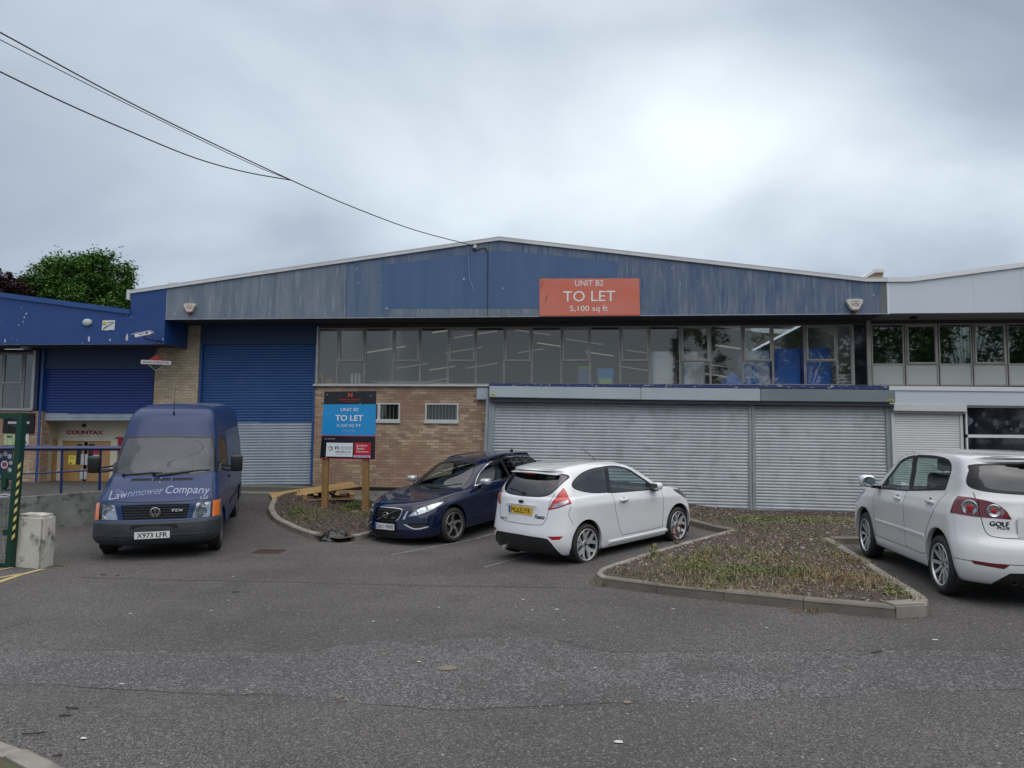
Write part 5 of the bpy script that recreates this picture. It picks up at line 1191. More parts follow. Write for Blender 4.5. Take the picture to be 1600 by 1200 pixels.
# brick wall under the window, with its damp course and plinth
xw1 = X_(775, 650, YW)
W2 = [(X_(574, 645, YW), X_(625, 645, YW)), (X_(664.5, 645, YW), X_(716, 645, YW))]; zw0, zw1 = Z_(690, 661.5, YW), Z_(690, 630, YW)
bw_ = MB(); xcur = xd1-.022; zb = .62
for a, b in W2: bw_.box(xcur, a, YW, YW+.28, zw0, zw1); xcur = b
bw_.box(xcur, xw1, YW, YW+.28, zw0, zw1); bw_.box(xd1-.022, xw1, YW, YW+.28, zb, zw0); bw_.box(xd1-.022, xw1, YW, YW+.28, zw1, ZE-.036)
bw_.build('brick_wall', M_brick, U)
box('damp_course', xd1-.022, xw1, YW-.004, YW+.2, zb-.10, zb-.001, mk('bitumen', (.015, .014, .013), rough=.8), U); box('plinth', xd1-.022, xw1, YW-.03, YW+.2, -.3, zb-.101, M_conc, U)
M_bars = mk('dark_bars', (.035, .035, .033), (.10, .10, .09), 3, .5)
for k, (a, b) in enumerate(W2):
    fr = MB(); q = .038
    for c0, c1, d0, d1 in ((a, a+q, zw0+.06, zw1), (b-q, b, zw0+.06, zw1), (a+q, b-q, zw0+.06, zw0+.06+q), (a+q, b-q, zw1-q, zw1)): fr.box(c0, c1, YW-.01, YW+.06, d0, d1)
    if k == 0: fr.box(X_(590.5, 645, YW)-.01, X_(593, 645, YW)+.02, YW-.01, YW+.06, zw0+.06+q, zw1-q)
    w = fr.build('window', mk('white_window_frame', (.66, .67, .66), (.58, .59, .57), 5, .5), U)
    box('sill', a-.03, b+.02, YW-.05, YW+.03, zw0-.005, zw0+.055, M_trimw, w, bevel=.005)
    box('pane', a+q, b-q, YW+.035, YW+.04, zw0+.06+q, zw1-q, glassmat('small_window_glass', (.72, .76, .72), .01, .03, veil=.03, veilc=(.12, .13, .11)), w)
    br = MB(); n = 9 if k else 8
    for i in range(n): x = a+q+(b-a-2*q)*(i+.5)/n; br.box(x-.011, x+.011, YW+.06, YW+.075, zw0+.07, zw1-.03)
    br.build('window_bars', mk('pale_bars', (.55, .55, .50), rough=.6), w); box('reveal_back', a, b, YW+.25, YW+.27, zw0, zw1, M_bars, w)
# shop front: big pair of galvanised shutters under their box
YB = YW-.46; YS = YW-.20
zbt, zbb = Z_(1080, 606.5, YB), Z_(1080, 625.5, YB)
def hull(px0, px1, ptop0, ptop1, pb0, pb1, Y, Yb, name, mat, root, **k):
    a = onY(px0, ptop0, Y); b = onY(px1, ptop1, Y); c = onY(px1, pb1, Y); d = onY(px0, pb0, Y)
    return MB().prism([(a[0], a[2]), (b[0], b[2]), (c[0], c[2]), (d[0], d[2])], Y, Yb, 'y').build(name, mat, root, **k)
hull(764.5, 1001, 603, 605.6, 620.5, 624.5, YB, YW+.03, 'shutter_box', M_boxg, U, bevel=.012)
hull(1001.3, 1188, 605.6, 607.3, 624.5, 626.6, YB+.006, YW+.03, 'shutter_box', M_boxg, U, bevel=.012)
hull(1188.3, 1399, 607.3, 609.2, 626.6, 628.6, YB+.010, YW+.03, 'shutter_box', M_boxd, U, bevel=.012)
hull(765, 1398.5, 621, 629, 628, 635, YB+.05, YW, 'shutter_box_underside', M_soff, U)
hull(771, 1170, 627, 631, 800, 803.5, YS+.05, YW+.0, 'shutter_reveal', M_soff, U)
slats('roller_shutter', [(773, 628), (1170, 633.4), (1172.5, 800.5), (765, 789)], YS, .0757, (M_galv, M_galv), U, cols=26, amp=.0055, seed=2, label='wide galvanised shop shutter, left of the centre post')
slats('roller_shutter', [(1179, 633.6), (1384, 635), (1389, 806.5), (1181, 800.5)], YS, .0757, (M_galv, M_galv), U, cols=16, amp=.0055, seed=3, label='narrower galvanised shutter right of the centre post')
def post(px0, px1, pt, px2, px3, pb, Y, d, name='shutter_guide', mat=None):
    a = onY(px0, pt, Y); b = onY(px1, pt, Y); c = onY(px3, pb, Y); e = onY(px2, pb, Y)
    return MB().prism([(a[0], a[2]), (b[0], b[2]), (c[0], c[2]), (e[0], e[2])], Y, Y+d, 'y').build(name, mat or M_post, U, bevel=.004)
post(764, 774, 622, 757, 767, 792, YS-.05, .2); post(759.5, 763.7, 622, 752, 757, 792, YS-.10, .3)
post(1169.5, 1174.3, 630, 1171, 1176, 802, YS-.045, .12); post(1174.8, 1179.5, 630, 1176.5, 1181.5, 802, YS-.045, .12)
post(1383.5, 1392, 631, 1389, 1400, 808, YS-.045, .18)
box('control_box', X_(744.5, 615, YW-.14), X_(763, 615, YW-.14), YW-.14, YW-.001, Z_(750, 624.5, YW-.14), Z_(750, 606, YW-.14), M_boxg, U, bevel=.02)
hull(764, 1389.5, 599, 602.5, 602.8, 608.2, YB+.03, YW+.03, 'flat_roof_edge', mk('peeling_blue_edge', (.022, .045, .16), (.50, .51, .51), 7, .6, lo=.60, hi=.63, stretch=(1, 1, 3), det=10), U)
for px, py in ((770, 617), (1391.5, 625.5)):
    T = onwall(px, py, YB-.004); s = MB().box(-.075, .075, -.022, .022, -.004, .0, T=T).build('warning_sticker', mk('yellow_sticker', (.62, .60, .04), rough=.5), U)
    for k in range(5): MB().box(-.055+.024*k, -.041+.024*k, -.012, .012, .0, .002, T=T).build('sticker_mark', M_ptxt, s)
# behind the ribbon window
xi0, xi1 = wx[0]-.02, XR-.3
box('mezzanine_floor', xi0, xi1, YW+.09, YW+5, ZE-.16, ZE+.01, mk('mezzanine_boards', (.20, .19, .18), rough=.9), U)
box('inner_wall', xi0, xi1, YW+12, YW+12.1, .5, 6.9, M_intw, U); box('inner_wall', xi0-.1, xi0, YW+.1, YW+12, .5, 6.0, M_intw, U); box('inner_wall', xi1, xi1+.1, YW+.1, YW+12, .5, 5.6, M_intw, U)
M_tube = mk('strip_light', (.80, .74, .58), rough=.5, emit=.06)
bl = MB(); rb2 = random.Random(12)
for j, yy in enumerate((22.2, 23.8, 25.6, 27.6, 29.6)):
    for k in range(7):
        x = -6.4+2.1*k+.7*(j % 2)+rb2.uniform(-.2, .2); sl_ = .155 if x < apx[0] else -.15; zc_ = 5.35+(6.9-5.35)*(x-xi0)/(apx[0]-xi0) if x < apx[0] else 6.9-1.7*(x-apx[0])/(xi1-apx[0]); L2 = rb2.uniform(.45, .75)
        if rb2.random() < .25: continue
        zc_ -= .95+.1*j; bl.add([(x-L2, yy, zc_-sl_*L2), (x+L2, yy, zc_+sl_*L2), (x+L2, yy, zc_+sl_*L2+.038), (x-L2, yy, zc_-sl_*L2+.038), (x-L2, yy+.06, zc_-sl_*L2), (x+L2, yy+.06, zc_+sl_*L2)], [(0, 1, 2, 3), (0, 4, 5, 1)])
bl.build('strip_light', M_tube, U)
# ---- right-hand unit
V = thing('office_unit', 'neighbouring unit clad in pale white panels with frosted window band and dark ground-floor glass', 'building', (11, YW, .3))
xr0 = xb+.004; xr9 = X_(1760, 500, YF)
v1 = fz(1425, 440.5); v2 = fz(1600, 417.5); sl = (v2[1]-v1[1])/(v2[0]-v1[0]); v3 = (xr9+6, v1[1]+sl*(xr9+6-v1[0]))
MB().prism([(xr0, ZS-.005), (v3[0], ZS-.005), v3, v1, (xr0, v1[1])], YF-.012, YF+.08, 'y').build('fascia', M_wpanel, V)
verge([(xr0, v1[1]), v1, v3], .108, 'verge_trim', M_wband, V, YF-.06, YF+.08)
M_pj = mk('panel_joint', (.47, .53, .58), rough=.6)
for px in (1521, 1597): x, _ = fz(px, 460); box('panel_joint', x-.003, x+.003, YF-.015, YF-.010, ZS, v1[1]+sl*max(0, x-v1[0])-.01, M_pj, V)
box('soffit', xr0, v3[0], YF+.08, YW+.1, ZS+.01, ZS+.06, mk('grey_soffit', (.20, .20, .20), rough=.7), V)
box('eaves_light', X_(1425, 498, 18.3), X_(1434, 498, 18.3), 18.3, 18.45, ZS-.05, ZS+.01, M_dark, V, bevel=.01)
xs2 = [1361.5, 1414, 1467, 1520, 1574.5, 1628, 1681, 1735, 1790]; wx2 = [X_(p, 560, YW) for p in xs2]; zt2 = Z_(1480, 569, YW); zh2 = Z_(1480, 505.5, YW)
for i in range(len(xs2)-1): glazing(V, wx2[i]+.012, wx2[i+1]-.012, ZE+.02, zh2, YW, i % 2 == 1, zt2, mats=(M_alum, M_glassg), frost=M_frost, fw=.03)
box('window_head', wx2[0], v3[0], YW+.02, YW+.1, zh2, ZS, M_alumd, V)
Yr = YW-.42
hull(1389.5, 1760, 603, 606, 609.5, 613.5, Yr-.03, YW+.02, 'parapet_trim', M_wband, V); hull(1390, 1760, 609.5, 613.3, 631.5, 636, Yr, YW+.02, 'canopy_fascia', M_wpanel, V)
hull(1397.5, 1511, 631, 632, 642, 643.5, Yr-.02, YW, 'shutter_box', M_swhite, V, bevel=.01); hull(1396, 1510.5, 642, 643.5, 645, 646.5, Yr+.04, YW, 'shutter_box_edge', mk('grey_edge', (.36, .37, .36), rough=.5), V)
slats('roller_shutter', [(1398, 645), (1500, 646), (1506, 806), (1404, 804)], Yr+.16, .0558, (M_swhite, M_swhite), V, depth=.009, cols=4, amp=.001)
for a in ((1392.5, 1398.2, 1398.5, 1404.5), (1499.8, 1504, 1505.5, 1510)):
    p = [onY(a[0], 644, Yr+.12), onY(a[1], 644, Yr+.12), onY(a[3], 806, Yr+.12), onY(a[2], 806, Yr+.12)]
    MB().prism([(q[0], q[2]) for q in p], Yr+.12, Yr+.22, 'y').build('shutter_guide', M_swhite, V, bevel=.003)
gx0, gx1 = X_(1508.5, 640, Yr+.1), v3[0]
box('ground_floor_glass', gx0, gx1, Yr+.16, Yr+.18, .2, Z_(1550, 634, Yr+.1), M_dglass, V)
sh = MB(); sh.box(gx0, gx1, Yr+.10, Yr+.17, Z_(1550, 637, Yr+.1), Z_(1550, 633.0, Yr+.1)); sh.box(gx0, gx1, Yr+.10, Yr+.17, Z_(1550, 684, Yr+.1), Z_(1550, 679.2, Yr+.1)); sh.box(gx0, gx0+.035, Yr+.10, Yr+.17, .2, Z_(1550, 637, Yr+.1)); sh.box(gx0, gx1, Yr+.10, Yr+.17, .2, .9)
for k in (1, 2): sh.box(gx0+1.55*k, gx0+1.55*k+.05, Yr+.10, Yr+.17, .2, Z_(1550, 684, Yr+.1))
sh.build('window_frame', M_wband, V)
box('side_wall', X_(1393, 700, YW), X_(1393, 700, YW)+.2, Yr+.2, YW+6, .1, ZE-.05, M_wband, V); box('back_wall', XR+.1, v3[0], YW+6, YW+6.2, 0, 5.1, M_intw, V); box('floor_slab', XR+.02, v3[0], YW+.1, YW+6, ZE-.1, ZE, M_intw, V); box('room_ceiling', XR+.02, v3[0], YW+.1, YW+6, ZS+.06, ZS+.1, M_intc, V)
# reception chairs behind the dark glass are lost in its tint; the pale marks on it are tree reflections painted on as flat patches
rnd = random.Random(8); M_gref = mk('painted_reflection', (.085, .11, .13), (.03, .04, .05), 12, .6, lo=.4, hi=.6)
for px, py, s in ((1516, 658, .16), (1526, 664, .07), (1537, 647, .07), (1555, 662, .12), (1557, 668, .06), (1574, 661, .08), (1580, 671, .05), (1597, 665, .12), (1530, 641, .025), (1590, 672, .08), (1512, 651, .05)):
    x, y, z = onY(px, py, Yr+.15); n = 9; MB().add([(x+s*rnd.uniform(.35, 1)*math.cos(2*PI*k/n), Yr+.157, z+s*rnd.uniform(.35, 1)*math.sin(2*PI*k/n)) for k in range(n)], [tuple(range(n))]).build('painted_reflection', M_gref, V)
MB().prism([fz(1386.5, 441), fz(1389, 441), fz(1389, 491), fz(1386.5, 491)], YF-.016, YF, 'y').build('corner_bead', M_wband, V)
# flue housing on the roof valley
FH = thing('roof_flue', 'small brick roof flue with a sloping white cap, above the join of the two units', 'flue', (X_(1370, 430, 20), 20, 5.9))
p0, p1, p2, p3 = (fz(1352, 436), fz(1380, 434), fz(1380, 426.5), fz(1365.5, 426.5))
kx = lambda p: ((p[0])*20.5/YF, EYE+(p[1]-EYE)*20.5/YF)
MB().prism([kx(p) for p in (p0, p1, p2, p3)], 20.5, 21.6, 'y').build('brick_base', M_brick, FH)
MB().prism([kx(fz(*p)) for p in ((1346, 434.5), (1352.5, 434.5), (1366, 426.5), (1380.5, 426.3), (1380.5, 421.5), (1364, 421.5))], 20.42, 21.7, 'y').build('cap', M_trimw, FH)
adopt(FH)
# ---- left-hand unit
Wk = thing('workshop_unit', 'royal blue fronted workshop with part-raised roller shutter and timber double doors', 'building', (-13, YW, .6))
ZL = Z_(130, 537.5, YF); xl9 = X_(-260, 500, YF)
a0 = fz(0, 464.5); a1 = fz(204.5, 491.5); sl = (a1[1]-a0[1])/(a1[0]-a0[0]); xe = fz(258.2, 500)[0]
MB().prism([(xl9, ZL), (xe, ZL), (xe, lf[1]), (lfe[0]+.02, lfe[1]-.004), (a1[0], a1[1]), (xl9, a0[1]+sl*(xl9-a0[0]))], YF-.015, YF+.08, 'y').build('fascia', M_royal, Wk)
verge([(xl9, a0[1]+sl*(xl9-a0[0])), a1], .13, 'verge_trim', M_royal2, Wk, YF-.06, YF+.08)
box('fascia_drip', xl9, xe, YF-.022, YF+.02, ZL-.02, ZL, mk('chipped_edge', (.10, .12, .18), (.03, .05, .16), 7, .6), Wk)
box('canopy_return', xe-.08, xe, YF+.08, YW, ZL, ZS+.6, M_royal, Wk)
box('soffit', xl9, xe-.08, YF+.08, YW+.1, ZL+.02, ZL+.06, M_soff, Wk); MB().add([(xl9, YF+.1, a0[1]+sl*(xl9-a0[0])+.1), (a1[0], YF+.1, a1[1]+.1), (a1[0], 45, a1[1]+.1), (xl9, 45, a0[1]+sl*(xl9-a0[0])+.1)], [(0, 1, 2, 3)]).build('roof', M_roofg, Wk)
box('trim_end', lfe[0]-.08, lfe[0]+.005, YF-.05, YF+.1, lfe[1]-.16, lfe[1]+.10, M_trimw, Wk)
xq0, xq1 = X_(62, 600, YW), X_(243.5, 600, YW)-.003
box('shutter_housing', xq0, xq1, YW+.05, YW+.12, Z_(150, 576, YW), ZL+.02, M_navyp, Wk)
slats('roller_shutter', [(64.5, 576.5), (241, 576.5), (238.5, 657.5), (61.5, 657.5)], YW+.11, .0757, (M_sblue, M_galvd), Wk, split=Z_(150, 646, YW), cols=8, amp=.003, seed=7)
zfl = Z_(120, 780, YW)
box('door_jamb', X_(58.5, 690, YW), X_(62.3, 690, YW), YW-.02, YW+.15, zfl, ZL, M_royal2, Wk)
M_cream = mk('cream_panel', (.62, .58, .46), (.56, .52, .42), 2, .6); M_ply = mk('varnished_timber', (.42, .255, .10), (.33, .19, .07), 2.0, .35, stretch=(5, 1, .5), det=9, dist=.8, coat=.3)
Yd = YW+.75
def rb(px0, py0, px1, py1, Y, Y2, name, mat, root, **k):
    a = onY(px0, py0, Y); b = onY(px1, py1, Y); return box(name, a[0], b[0], Y, Y2, b[2], a[2], mat, root, **k)
rb(50, 645, 245, 790, Yd+.06, Yd+.15, 'lobby_wall', M_cream, Wk)
DD = rb(92.5, 690, 132, 790, Yd, Yd+.045, 'door', M_ply, Wk); DE = rb(132.4, 690, 172.8, 790, Yd, Yd+.045, 'door', M_ply, Wk); DS = rb(66, 685.5, 81.5, 790, Yd-.12, Yd+.045, 'side_panel', M_ply, Wk)
rb(84, 686, 91.5, 790, Yd-.03, Yd+.05, 'door_frame', M_cream, Wk); rb(173.5, 686, 179, 790, Yd-.03, Yd+.05, 'door_frame', M_cream, Wk); rb(84, 686.2, 179, 689.5, Yd-.025, Yd+.05, 'door_frame', M_cream, Wk)
rb(120.5, 693.5, 126.5, 726, Yd-.006, Yd+.01, 'vision_panel', M_dglass, DD); rb(138.5, 693.5, 146, 725, Yd-.006, Yd+.01, 'vision_panel', M_dglass, DE)
rb(126.6, 709.5, 130.6, 726.5, Yd-.02, Yd, 'push_plate', M_alloy, DD); rb(133, 709.5, 136.4, 726.5, Yd-.02, Yd, 'push_plate', M_alloy, DE); rb(125.2, 733, 129, 749, Yd-.02, Yd, 'door_handle', M_alloy, DD); rb(131.4, 733, 134.6, 749, Yd-.02, Yd, 'door_handle', M_alloy, DE)
for a in (((107.5, 711.5), (117.5, 726), (.78, .68, .12)), ((145.5, 703.5), (157, 709.5), (.45, .02, .06)), ((145.5, 711), (156, 728), (.72, .70, .72)), ((66.5, 711), (76.5, 721.5), (.60, .55, .48))):
    n = rb(*a[0], *a[1], Yd-.128 if a[0][0] < 80 else Yd-.008, Yd-.121 if a[0][0] < 80 else Yd-.001, 'notice', mk('notice_paper', a[2], rough=.6), DS if a[0][0] < 80 else DD if a[0][0] < 120 else DE)
rb(145, 702.4, 157, 704, Yd-.010, Yd-.001, 'notice', M_letw, DE); rb(67, 702, 77.5, 709, Yd-.128, Yd-.121, 'notice', mk('notice_dark', (.18, .08, .06), rough=.6), DS)
T = onwall(150.8, 719.5, Yd-.011); MB().lathe([(.075, 0), (.05, 0), (.05, .002), (.075, .002)], axis='z', n=24, T=T).build('notice_emblem', mk('magenta_print', (.35, .02, .12), rough=.5), DE)
T = onwall(112.5, 714.5, Yd-.009); MB().box(-.06, .06, -.008, .008, 0, .002, T=T).box(-.05, .05, -.05, -.04, 0, .002, T=T).build('notice_print', M_ptxt, DD); T = onwall(110.5, 723.5, Yd-.011)
MB().prism([(-.035, -.03), (.035, -.03), (0, .035)], 0, .002, 'z', T=T).build('notice_emblem', M_ptxt, DD)
ftext('wall_lettering', 'COUNTAX', onwall(132.5, 675.6, Yd+.055), (X_(161, 676, Yd)-X_(104.5, 676, Yd)), .105, mk('crimson_lettering', (.28, .008, .03), rough=.5), Wk, .006, bold=.11)
ftext('wall_lettering', 'Authorised Dealer', onwall(132, 681.2, Yd+.055), .42, .028, mk('grey_lettering', (.12, .12, .11), rough=.6), Wk, .003)
MB().lathe([(.06, 0), (.05, .04), (0, .05)], axis='z', n=20, T=TF(onY(131.5, 665, Yd+.06), (1, 0, 0), (0, 0, 1))).build('lobby_lamp', M_black, Wk, smooth=40)
rb(180.5, 683, 190, 712, Yd+.02, Yd+.055, 'notice_board', mk('red_notice', (.42, .015, .03), rough=.5), Wk)
box('lobby_side', xq0-.06, xq0, YW+.12, Yd+.1, zfl-.3, ZL, M_cream, Wk); box('lobby_side', X_(236, 700, Yd), X_(236, 700, Yd)+.1, YW+.12, Yd+.1, zfl-.3, ZL, M_cream, Wk)
box('lobby_ceiling', xq0, xq1, YW+.13, Yd+.1, Z_(150, 640, YW)+.02, Z_(150, 640, YW)+.06, M_cream, Wk)
rb(-60, 641.5, 58.4, 790, YW, YW+.3, 'brick_wall', M_brick, Wk)
box('side_pier', X_(238.8, 640, YW), XL-.003, YW+.01, YW+.3, -.2, ZL, M_brick2, Wk)
# left ribbon window
for a, b, op in ((-45, 2.2, False), (3, 35.5, True), (36.2, 50, False)): glazing(Wk, X_(a, 600, YW), X_(b, 600, YW), Z_(30, 638.5, YW), Z_(30, 551, YW), YW, op, Z_(20, 599.5, YW), mats=(mk('pale_frame', (.33, .335, .34), rough=.5), glassmat('grey_window', (.55, .60, .61), .06, .03, veil=.24, veilc=(.24, .28, .29))))
box('window_jamb', X_(50.3, 600, YW), X_(54.5, 600, YW), YW-.03, YW+.1, Z_(30, 639, YW), Z_(30, 548, YW), M_silver, Wk); box('window_sill', X_(-45, 600, YW), X_(55, 600, YW), YW-.06, YW+.1, Z_(30, 641.5, YW), Z_(30, 638.6, YW), M_silver, Wk)
box('wall_panel', X_(54.7, 600, YW), X_(58.4, 600, YW), YW+.01, YW+.1, Z_(30, 641, YW), ZL, M_navyp, Wk); box('window_head', X_(-60, 600, YW), X_(54.5, 600, YW), YW+.005, YW+.1, Z_(30, 551, YW), ZL, M_soff, Wk)
box('inner_wall', X_(-60, 600, YW), X_(58, 600, YW), YW+2.5, YW+2.6, 2, 5, mk('dim_wall', (.16, .18, .18), rough=.9), Wk)
box('end_wall', xl9-.2, xl9, YW, 45, -.2, ZL+.6, M_brick, Wk); rb(-260, 545, -45, 790, YW, YW+.3, 'brick_wall', M_brick, Wk)
box('canopy_lamp', X_(36, 549, 18.3), X_(48, 549, 18.3), 18.2, 18.35, ZL-.07, ZL+.0, M_alum, Wk)
# flaked paint on the blue fascia, bare board showing
fl = MB(); rnd = random.Random(3)
for px, py, w, h in ((8, 532, .05, .13), (139, 529, .07, .17), (172, 531, .05, .08), (198.5, 528, .07, .22), (38, 496, .05, .06), (41, 490, .06, .05), (36.5, 503, .04, .04), (29.5, 508, .03, .05), (33, 480.5, .03, .03), (20, 529, .02, .03), (27, 531, .02, .04), (129, 535.5, .03, .03), (183, 521, .02, .03), (199, 492, .03, .03), (205, 495.5, .03, .02), (255, 530, .03, .10), (249, 536, .06, .03)):
    x, y, z = onY(px, py, YF-.015); n = 8; fl.add([(x+w*rnd.uniform(.25, .6)*math.cos(2*PI*k/n), YF-.0175, z+h*rnd.uniform(.3, .55)*math.sin(2*PI*k/n)) for k in range(n)], [tuple(range(n))])
fl.build('flaked_paint', mk('bare_board_flake', (.48, .42, .36), (.62, .60, .58), 20, .8), Wk)
fl = MB()
for px, py, w, h in ((274, 489, .015, .14), (786, 450.5, .025, .06), (557.5, 420, .02, .11), (560, 442, .02, .06), (595.5, 446, .02, .05), (604, 482, .10, .04), (630, 416, .02, .03), (725, 436, .06, .06), (706, 451, .02, .02), (1365, 461, .05, .05), (1063, 444, .03, .04), (1050, 418, .02, .08), (1350, 466, .02, .02), (1090, 440, .02, .03), (1022, 469, .02, .02)):
    x, y, z = onY(px, py, YF); n = 8; fl.add([(x+w*rnd.uniform(.25, .6)*math.cos(2*PI*k/n), YF-.006, z+h*rnd.uniform(.3, .55)*math.sin(2*PI*k/n)) for k in range(n)], [tuple(range(n))])
fl.build('flaked_paint', mk('pale_chip', (.42, .45, .50), rough=.7), U)
for r in (U, V, Wk): adopt(r)
# ================================================================ ground
def asphalt(name, base, lite, dark, grain=1.0, patch=.25):
    m, nt, b = new_mat(name); N = nt.nodes; L = nt.links; tc = N.new('ShaderNodeTexCoord')
    def nz(sc, d=3, ro=.6):
        n = N.new('ShaderNodeTexNoise'); n.inputs['Scale'].default_value = sc; n.inputs['Detail'].default_value = d; n.inputs['Roughness'].default_value = ro; L.new(tc.outputs['Object'], n.inputs['Vector']); return n.outputs[0]
    def vo(sc):
        n = N.new('ShaderNodeTexVoronoi'); n.inputs['Scale'].default_value = sc; L.new(tc.outputs['Object'], n.inputs['Vector']); return n
    def rg(v, a, c, lo=0., hi=1.):
        r = N.new('ShaderNodeMapRange'); r.inputs[1].default_value = a; r.inputs[2].default_value = c; r.inputs[3].default_value = lo; r.inputs[4].default_value = hi; L.new(v, r.inputs[0]); return r.outputs[0]
    def mix(f, a, c):
        x = N.new('ShaderNodeMix'); x.data_type = 'RGBA'; L.new(f, x.inputs[0])
        for i, v in ((6, a), (7, c)):
            if isinstance(v, tuple): x.inputs[i].default_value = (*v, 1)
            else: L.new(v, x.inputs[i])
        return x.outputs[2]
    v1 = vo(150*grain); sep = N.new('ShaderNodeSeparateColor'); L.new(v1.outputs['Color'], sep.inputs[0])
    c = mix(rg(sep.outputs[0], .55, .95), base, lite); c = mix(rg(sep.outputs[1], .70, .95), c, dark)
    c = mix(rg(nz(.35, 4), .40, .66), c, tuple(x*.80 for x in base)); c = mix(rg(nz(1.3, 6), .52, .75, 0, patch*1.6), c, tuple(x*1.5 for x in base))
    c = mix(rg(nz(.9, 5, .55), .58, .70, 0, .55), c, tuple(x*.62 for x in base)); c = mix(rg(nz(4.5, 6, .65), .60, .74, 0, .5), c, tuple(x*.70 for x in base))
    v4 = vo(80*grain); s4 = N.new('ShaderNodeSeparateColor'); L.new(v4.outputs['Color'], s4.inputs[0]); c = mix(rg(s4.outputs[0], .80, .97, 0, .75), c, lite); c = mix(rg(s4.outputs[1], .84, .97, 0, .7), c, dark)
    v2 = vo(9); s2 = N.new('ShaderNodeSeparateColor'); L.new(v2.outputs['Color'], s2.inputs[0])
    sp = N.new('ShaderNodeMath'); sp.operation = 'MULTIPLY'; L.new(rg(v2.outputs['Distance'], .10, .05), sp.inputs[0]); L.new(rg(s2.outputs[2], .86, .90), sp.inputs[1])
    c = mix(sp.outputs[0], c, (.42, .41, .38))
    L.new(c, b.inputs['Base Color']); b.inputs['Roughness'].default_value = .88; b.inputs['Specular IOR Level'].default_value = .35
    bp = N.new('ShaderNodeBump'); bp.inputs['Strength'].default_value = .7; bp.inputs['Distance'].default_value = .006; L.new(v1.outputs['Distance'], bp.inputs['Height'])
    L.new(bp.outputs[0], b.inputs['Normal']); return m
M_asph = asphalt('asphalt', (.084, .080, .076), (.215, .205, .195), (.034, .033, .033))
M_trench = asphalt('coarse_asphalt', (.083, .084, .084), (.25, .25, .245), (.028, .029, .030), .8)
M_seam = mk('asphalt_seam', (.052, .049, .047), (.085, .08, .076), 14, .9)
def axis(a, b, near0, near1, fine, coarse):
    out = [a]; x = a
    while x < b:
        d = fine if near0 <= x < near1 else coarse
        if x < near0 and x+d > near0: d = near0-x
        x += d; out.append(min(x, b))
    return out
gx = axis(-600, 600, -24, 24, .6, 36); gy = axis(-500, 700, -6, 24, .6, 36)
mb = MB(); mb.v = [(x, y, zt(x, y)) for y in gy for x in gx]; nx = len(gx)
mb.f = [(j*nx+i, j*nx+i+1, (j+1)*nx+i+1, (j+1)*nx+i) for j in range(len(gy)-1) for i in range(nx-1)]; mb.m = [0]*len(mb.f)
GO = tag(mb.build('ground', M_asph, smooth=60), kind='structure'); GB = BVHTree.FromPolygons([v.co.copy() for v in GO.data.vertices], [tuple(p.vertices) for p in GO.data.polygons])
def zg(x, y): h = GB.ray_cast(Vector((x, y, 9)), Vector((0, 0, -1))); return h[0].z if h[0] else zt(x, y)
def sheet(name, pts, mat, h=.004, kind='structure', sub=.35):
    """thin sheet draped over the ground: pts are world (x, y)"""
    bm = bmesh.new(); vs = [bm.verts.new((p[0], p[1], 0)) for p in pts]; bm.faces.new(vs)
    x0, x1 = min(p[0] for p in pts), max(p[0] for p in pts); y0, y1 = min(p[1] for p in pts), max(p[1] for p in pts)
    k = math.ceil(x0/.6)*.6
    for c in [v for v in gx if x0 < v < x1]: bmesh.ops.bisect_plane(bm, geom=bm.verts[:]+bm.edges[:]+bm.faces[:], plane_co=(c, 0, 0), plane_no=(1, 0, 0))
    for c in [v for v in gy if y0 < v < y1]: bmesh.ops.bisect_plane(bm, geom=bm.verts[:]+bm.edges[:]+bm.faces[:], plane_co=(0, c, 0), plane_no=(0, 1, 0))
    bmesh.ops.triangulate(bm, faces=bm.faces[:])
    for v in bm.verts: v.co.z = zg(v.co.x, v.co.y)+h
    me = bpy.data.meshes.new(name); bm.to_mesh(me); bm.free(); o = link(name, me, None, (mat,))
    if me.polygons and me.polygons[0].normal.z < 0: me.flip_normals()
    return tag(o, kind=kind)
def gp(px, py): p = onT(px, py); return (p.x, p.y)
def strip(name, pxs, w, mat, h=.006, kind='structure', world=False):
    P = [Vector(p if world else gp(*p)) for p in pxs]; a = []; b = []
    for i, p in enumerate(P):
        t = (P[min(i+1, len(P)-1)]-P[max(i-1, 0)]).normalized(); n = Vector((-t.y, t.x))*w/2; a.append(p+n); b.append(p-n)
    return sheet(name, [tuple(p) for p in a]+[tuple(p) for p in b[::-1]], mat, h, kind)
# the trench reinstatement across the road, coarser and greyer than the rest
rnd = random.Random(5)
def rough(pxs, n=5, amp=1.2):
    out = []
    for (x0, y0), (x1, y1) in zip(pxs[:-1], pxs[1:]):
        for k in range(n): t = k/n; out.append((x0+(x1-x0)*t, y0+(y1-y0)*t+rnd.uniform(-amp, amp)*(0 if k == 0 else 1)))
    out.append(pxs[-1]); return out
top = rough([(-260, 1015), (0, 1015.5), (200, 1016.5), (420, 1018), (490, 1018), (530, 1008), (585, 1000), (660, 1004), (700, 996), (860, 996.5), (905, 1010), (960, 1019), (1150, 1018), (1340, 1017), (1600, 1014), (1860, 1012)])
bot = rough([(-260, 1066), (0, 1068), (120, 1072), (200, 1078), (330, 1086), (430, 1085), (560, 1098), (700, 1110), (830, 1104), (960, 1098), (1100, 1096), (1290, 1090), (1450, 1080), (1600, 1077), (1860, 1074)], 5, 2.0)
sheet('road_patch', [gp(*p) for p in top]+[gp(*p) for p in bot[::-1]], M_trench, .002)
strip('road_seam', top, .008, M_seam, .0065)
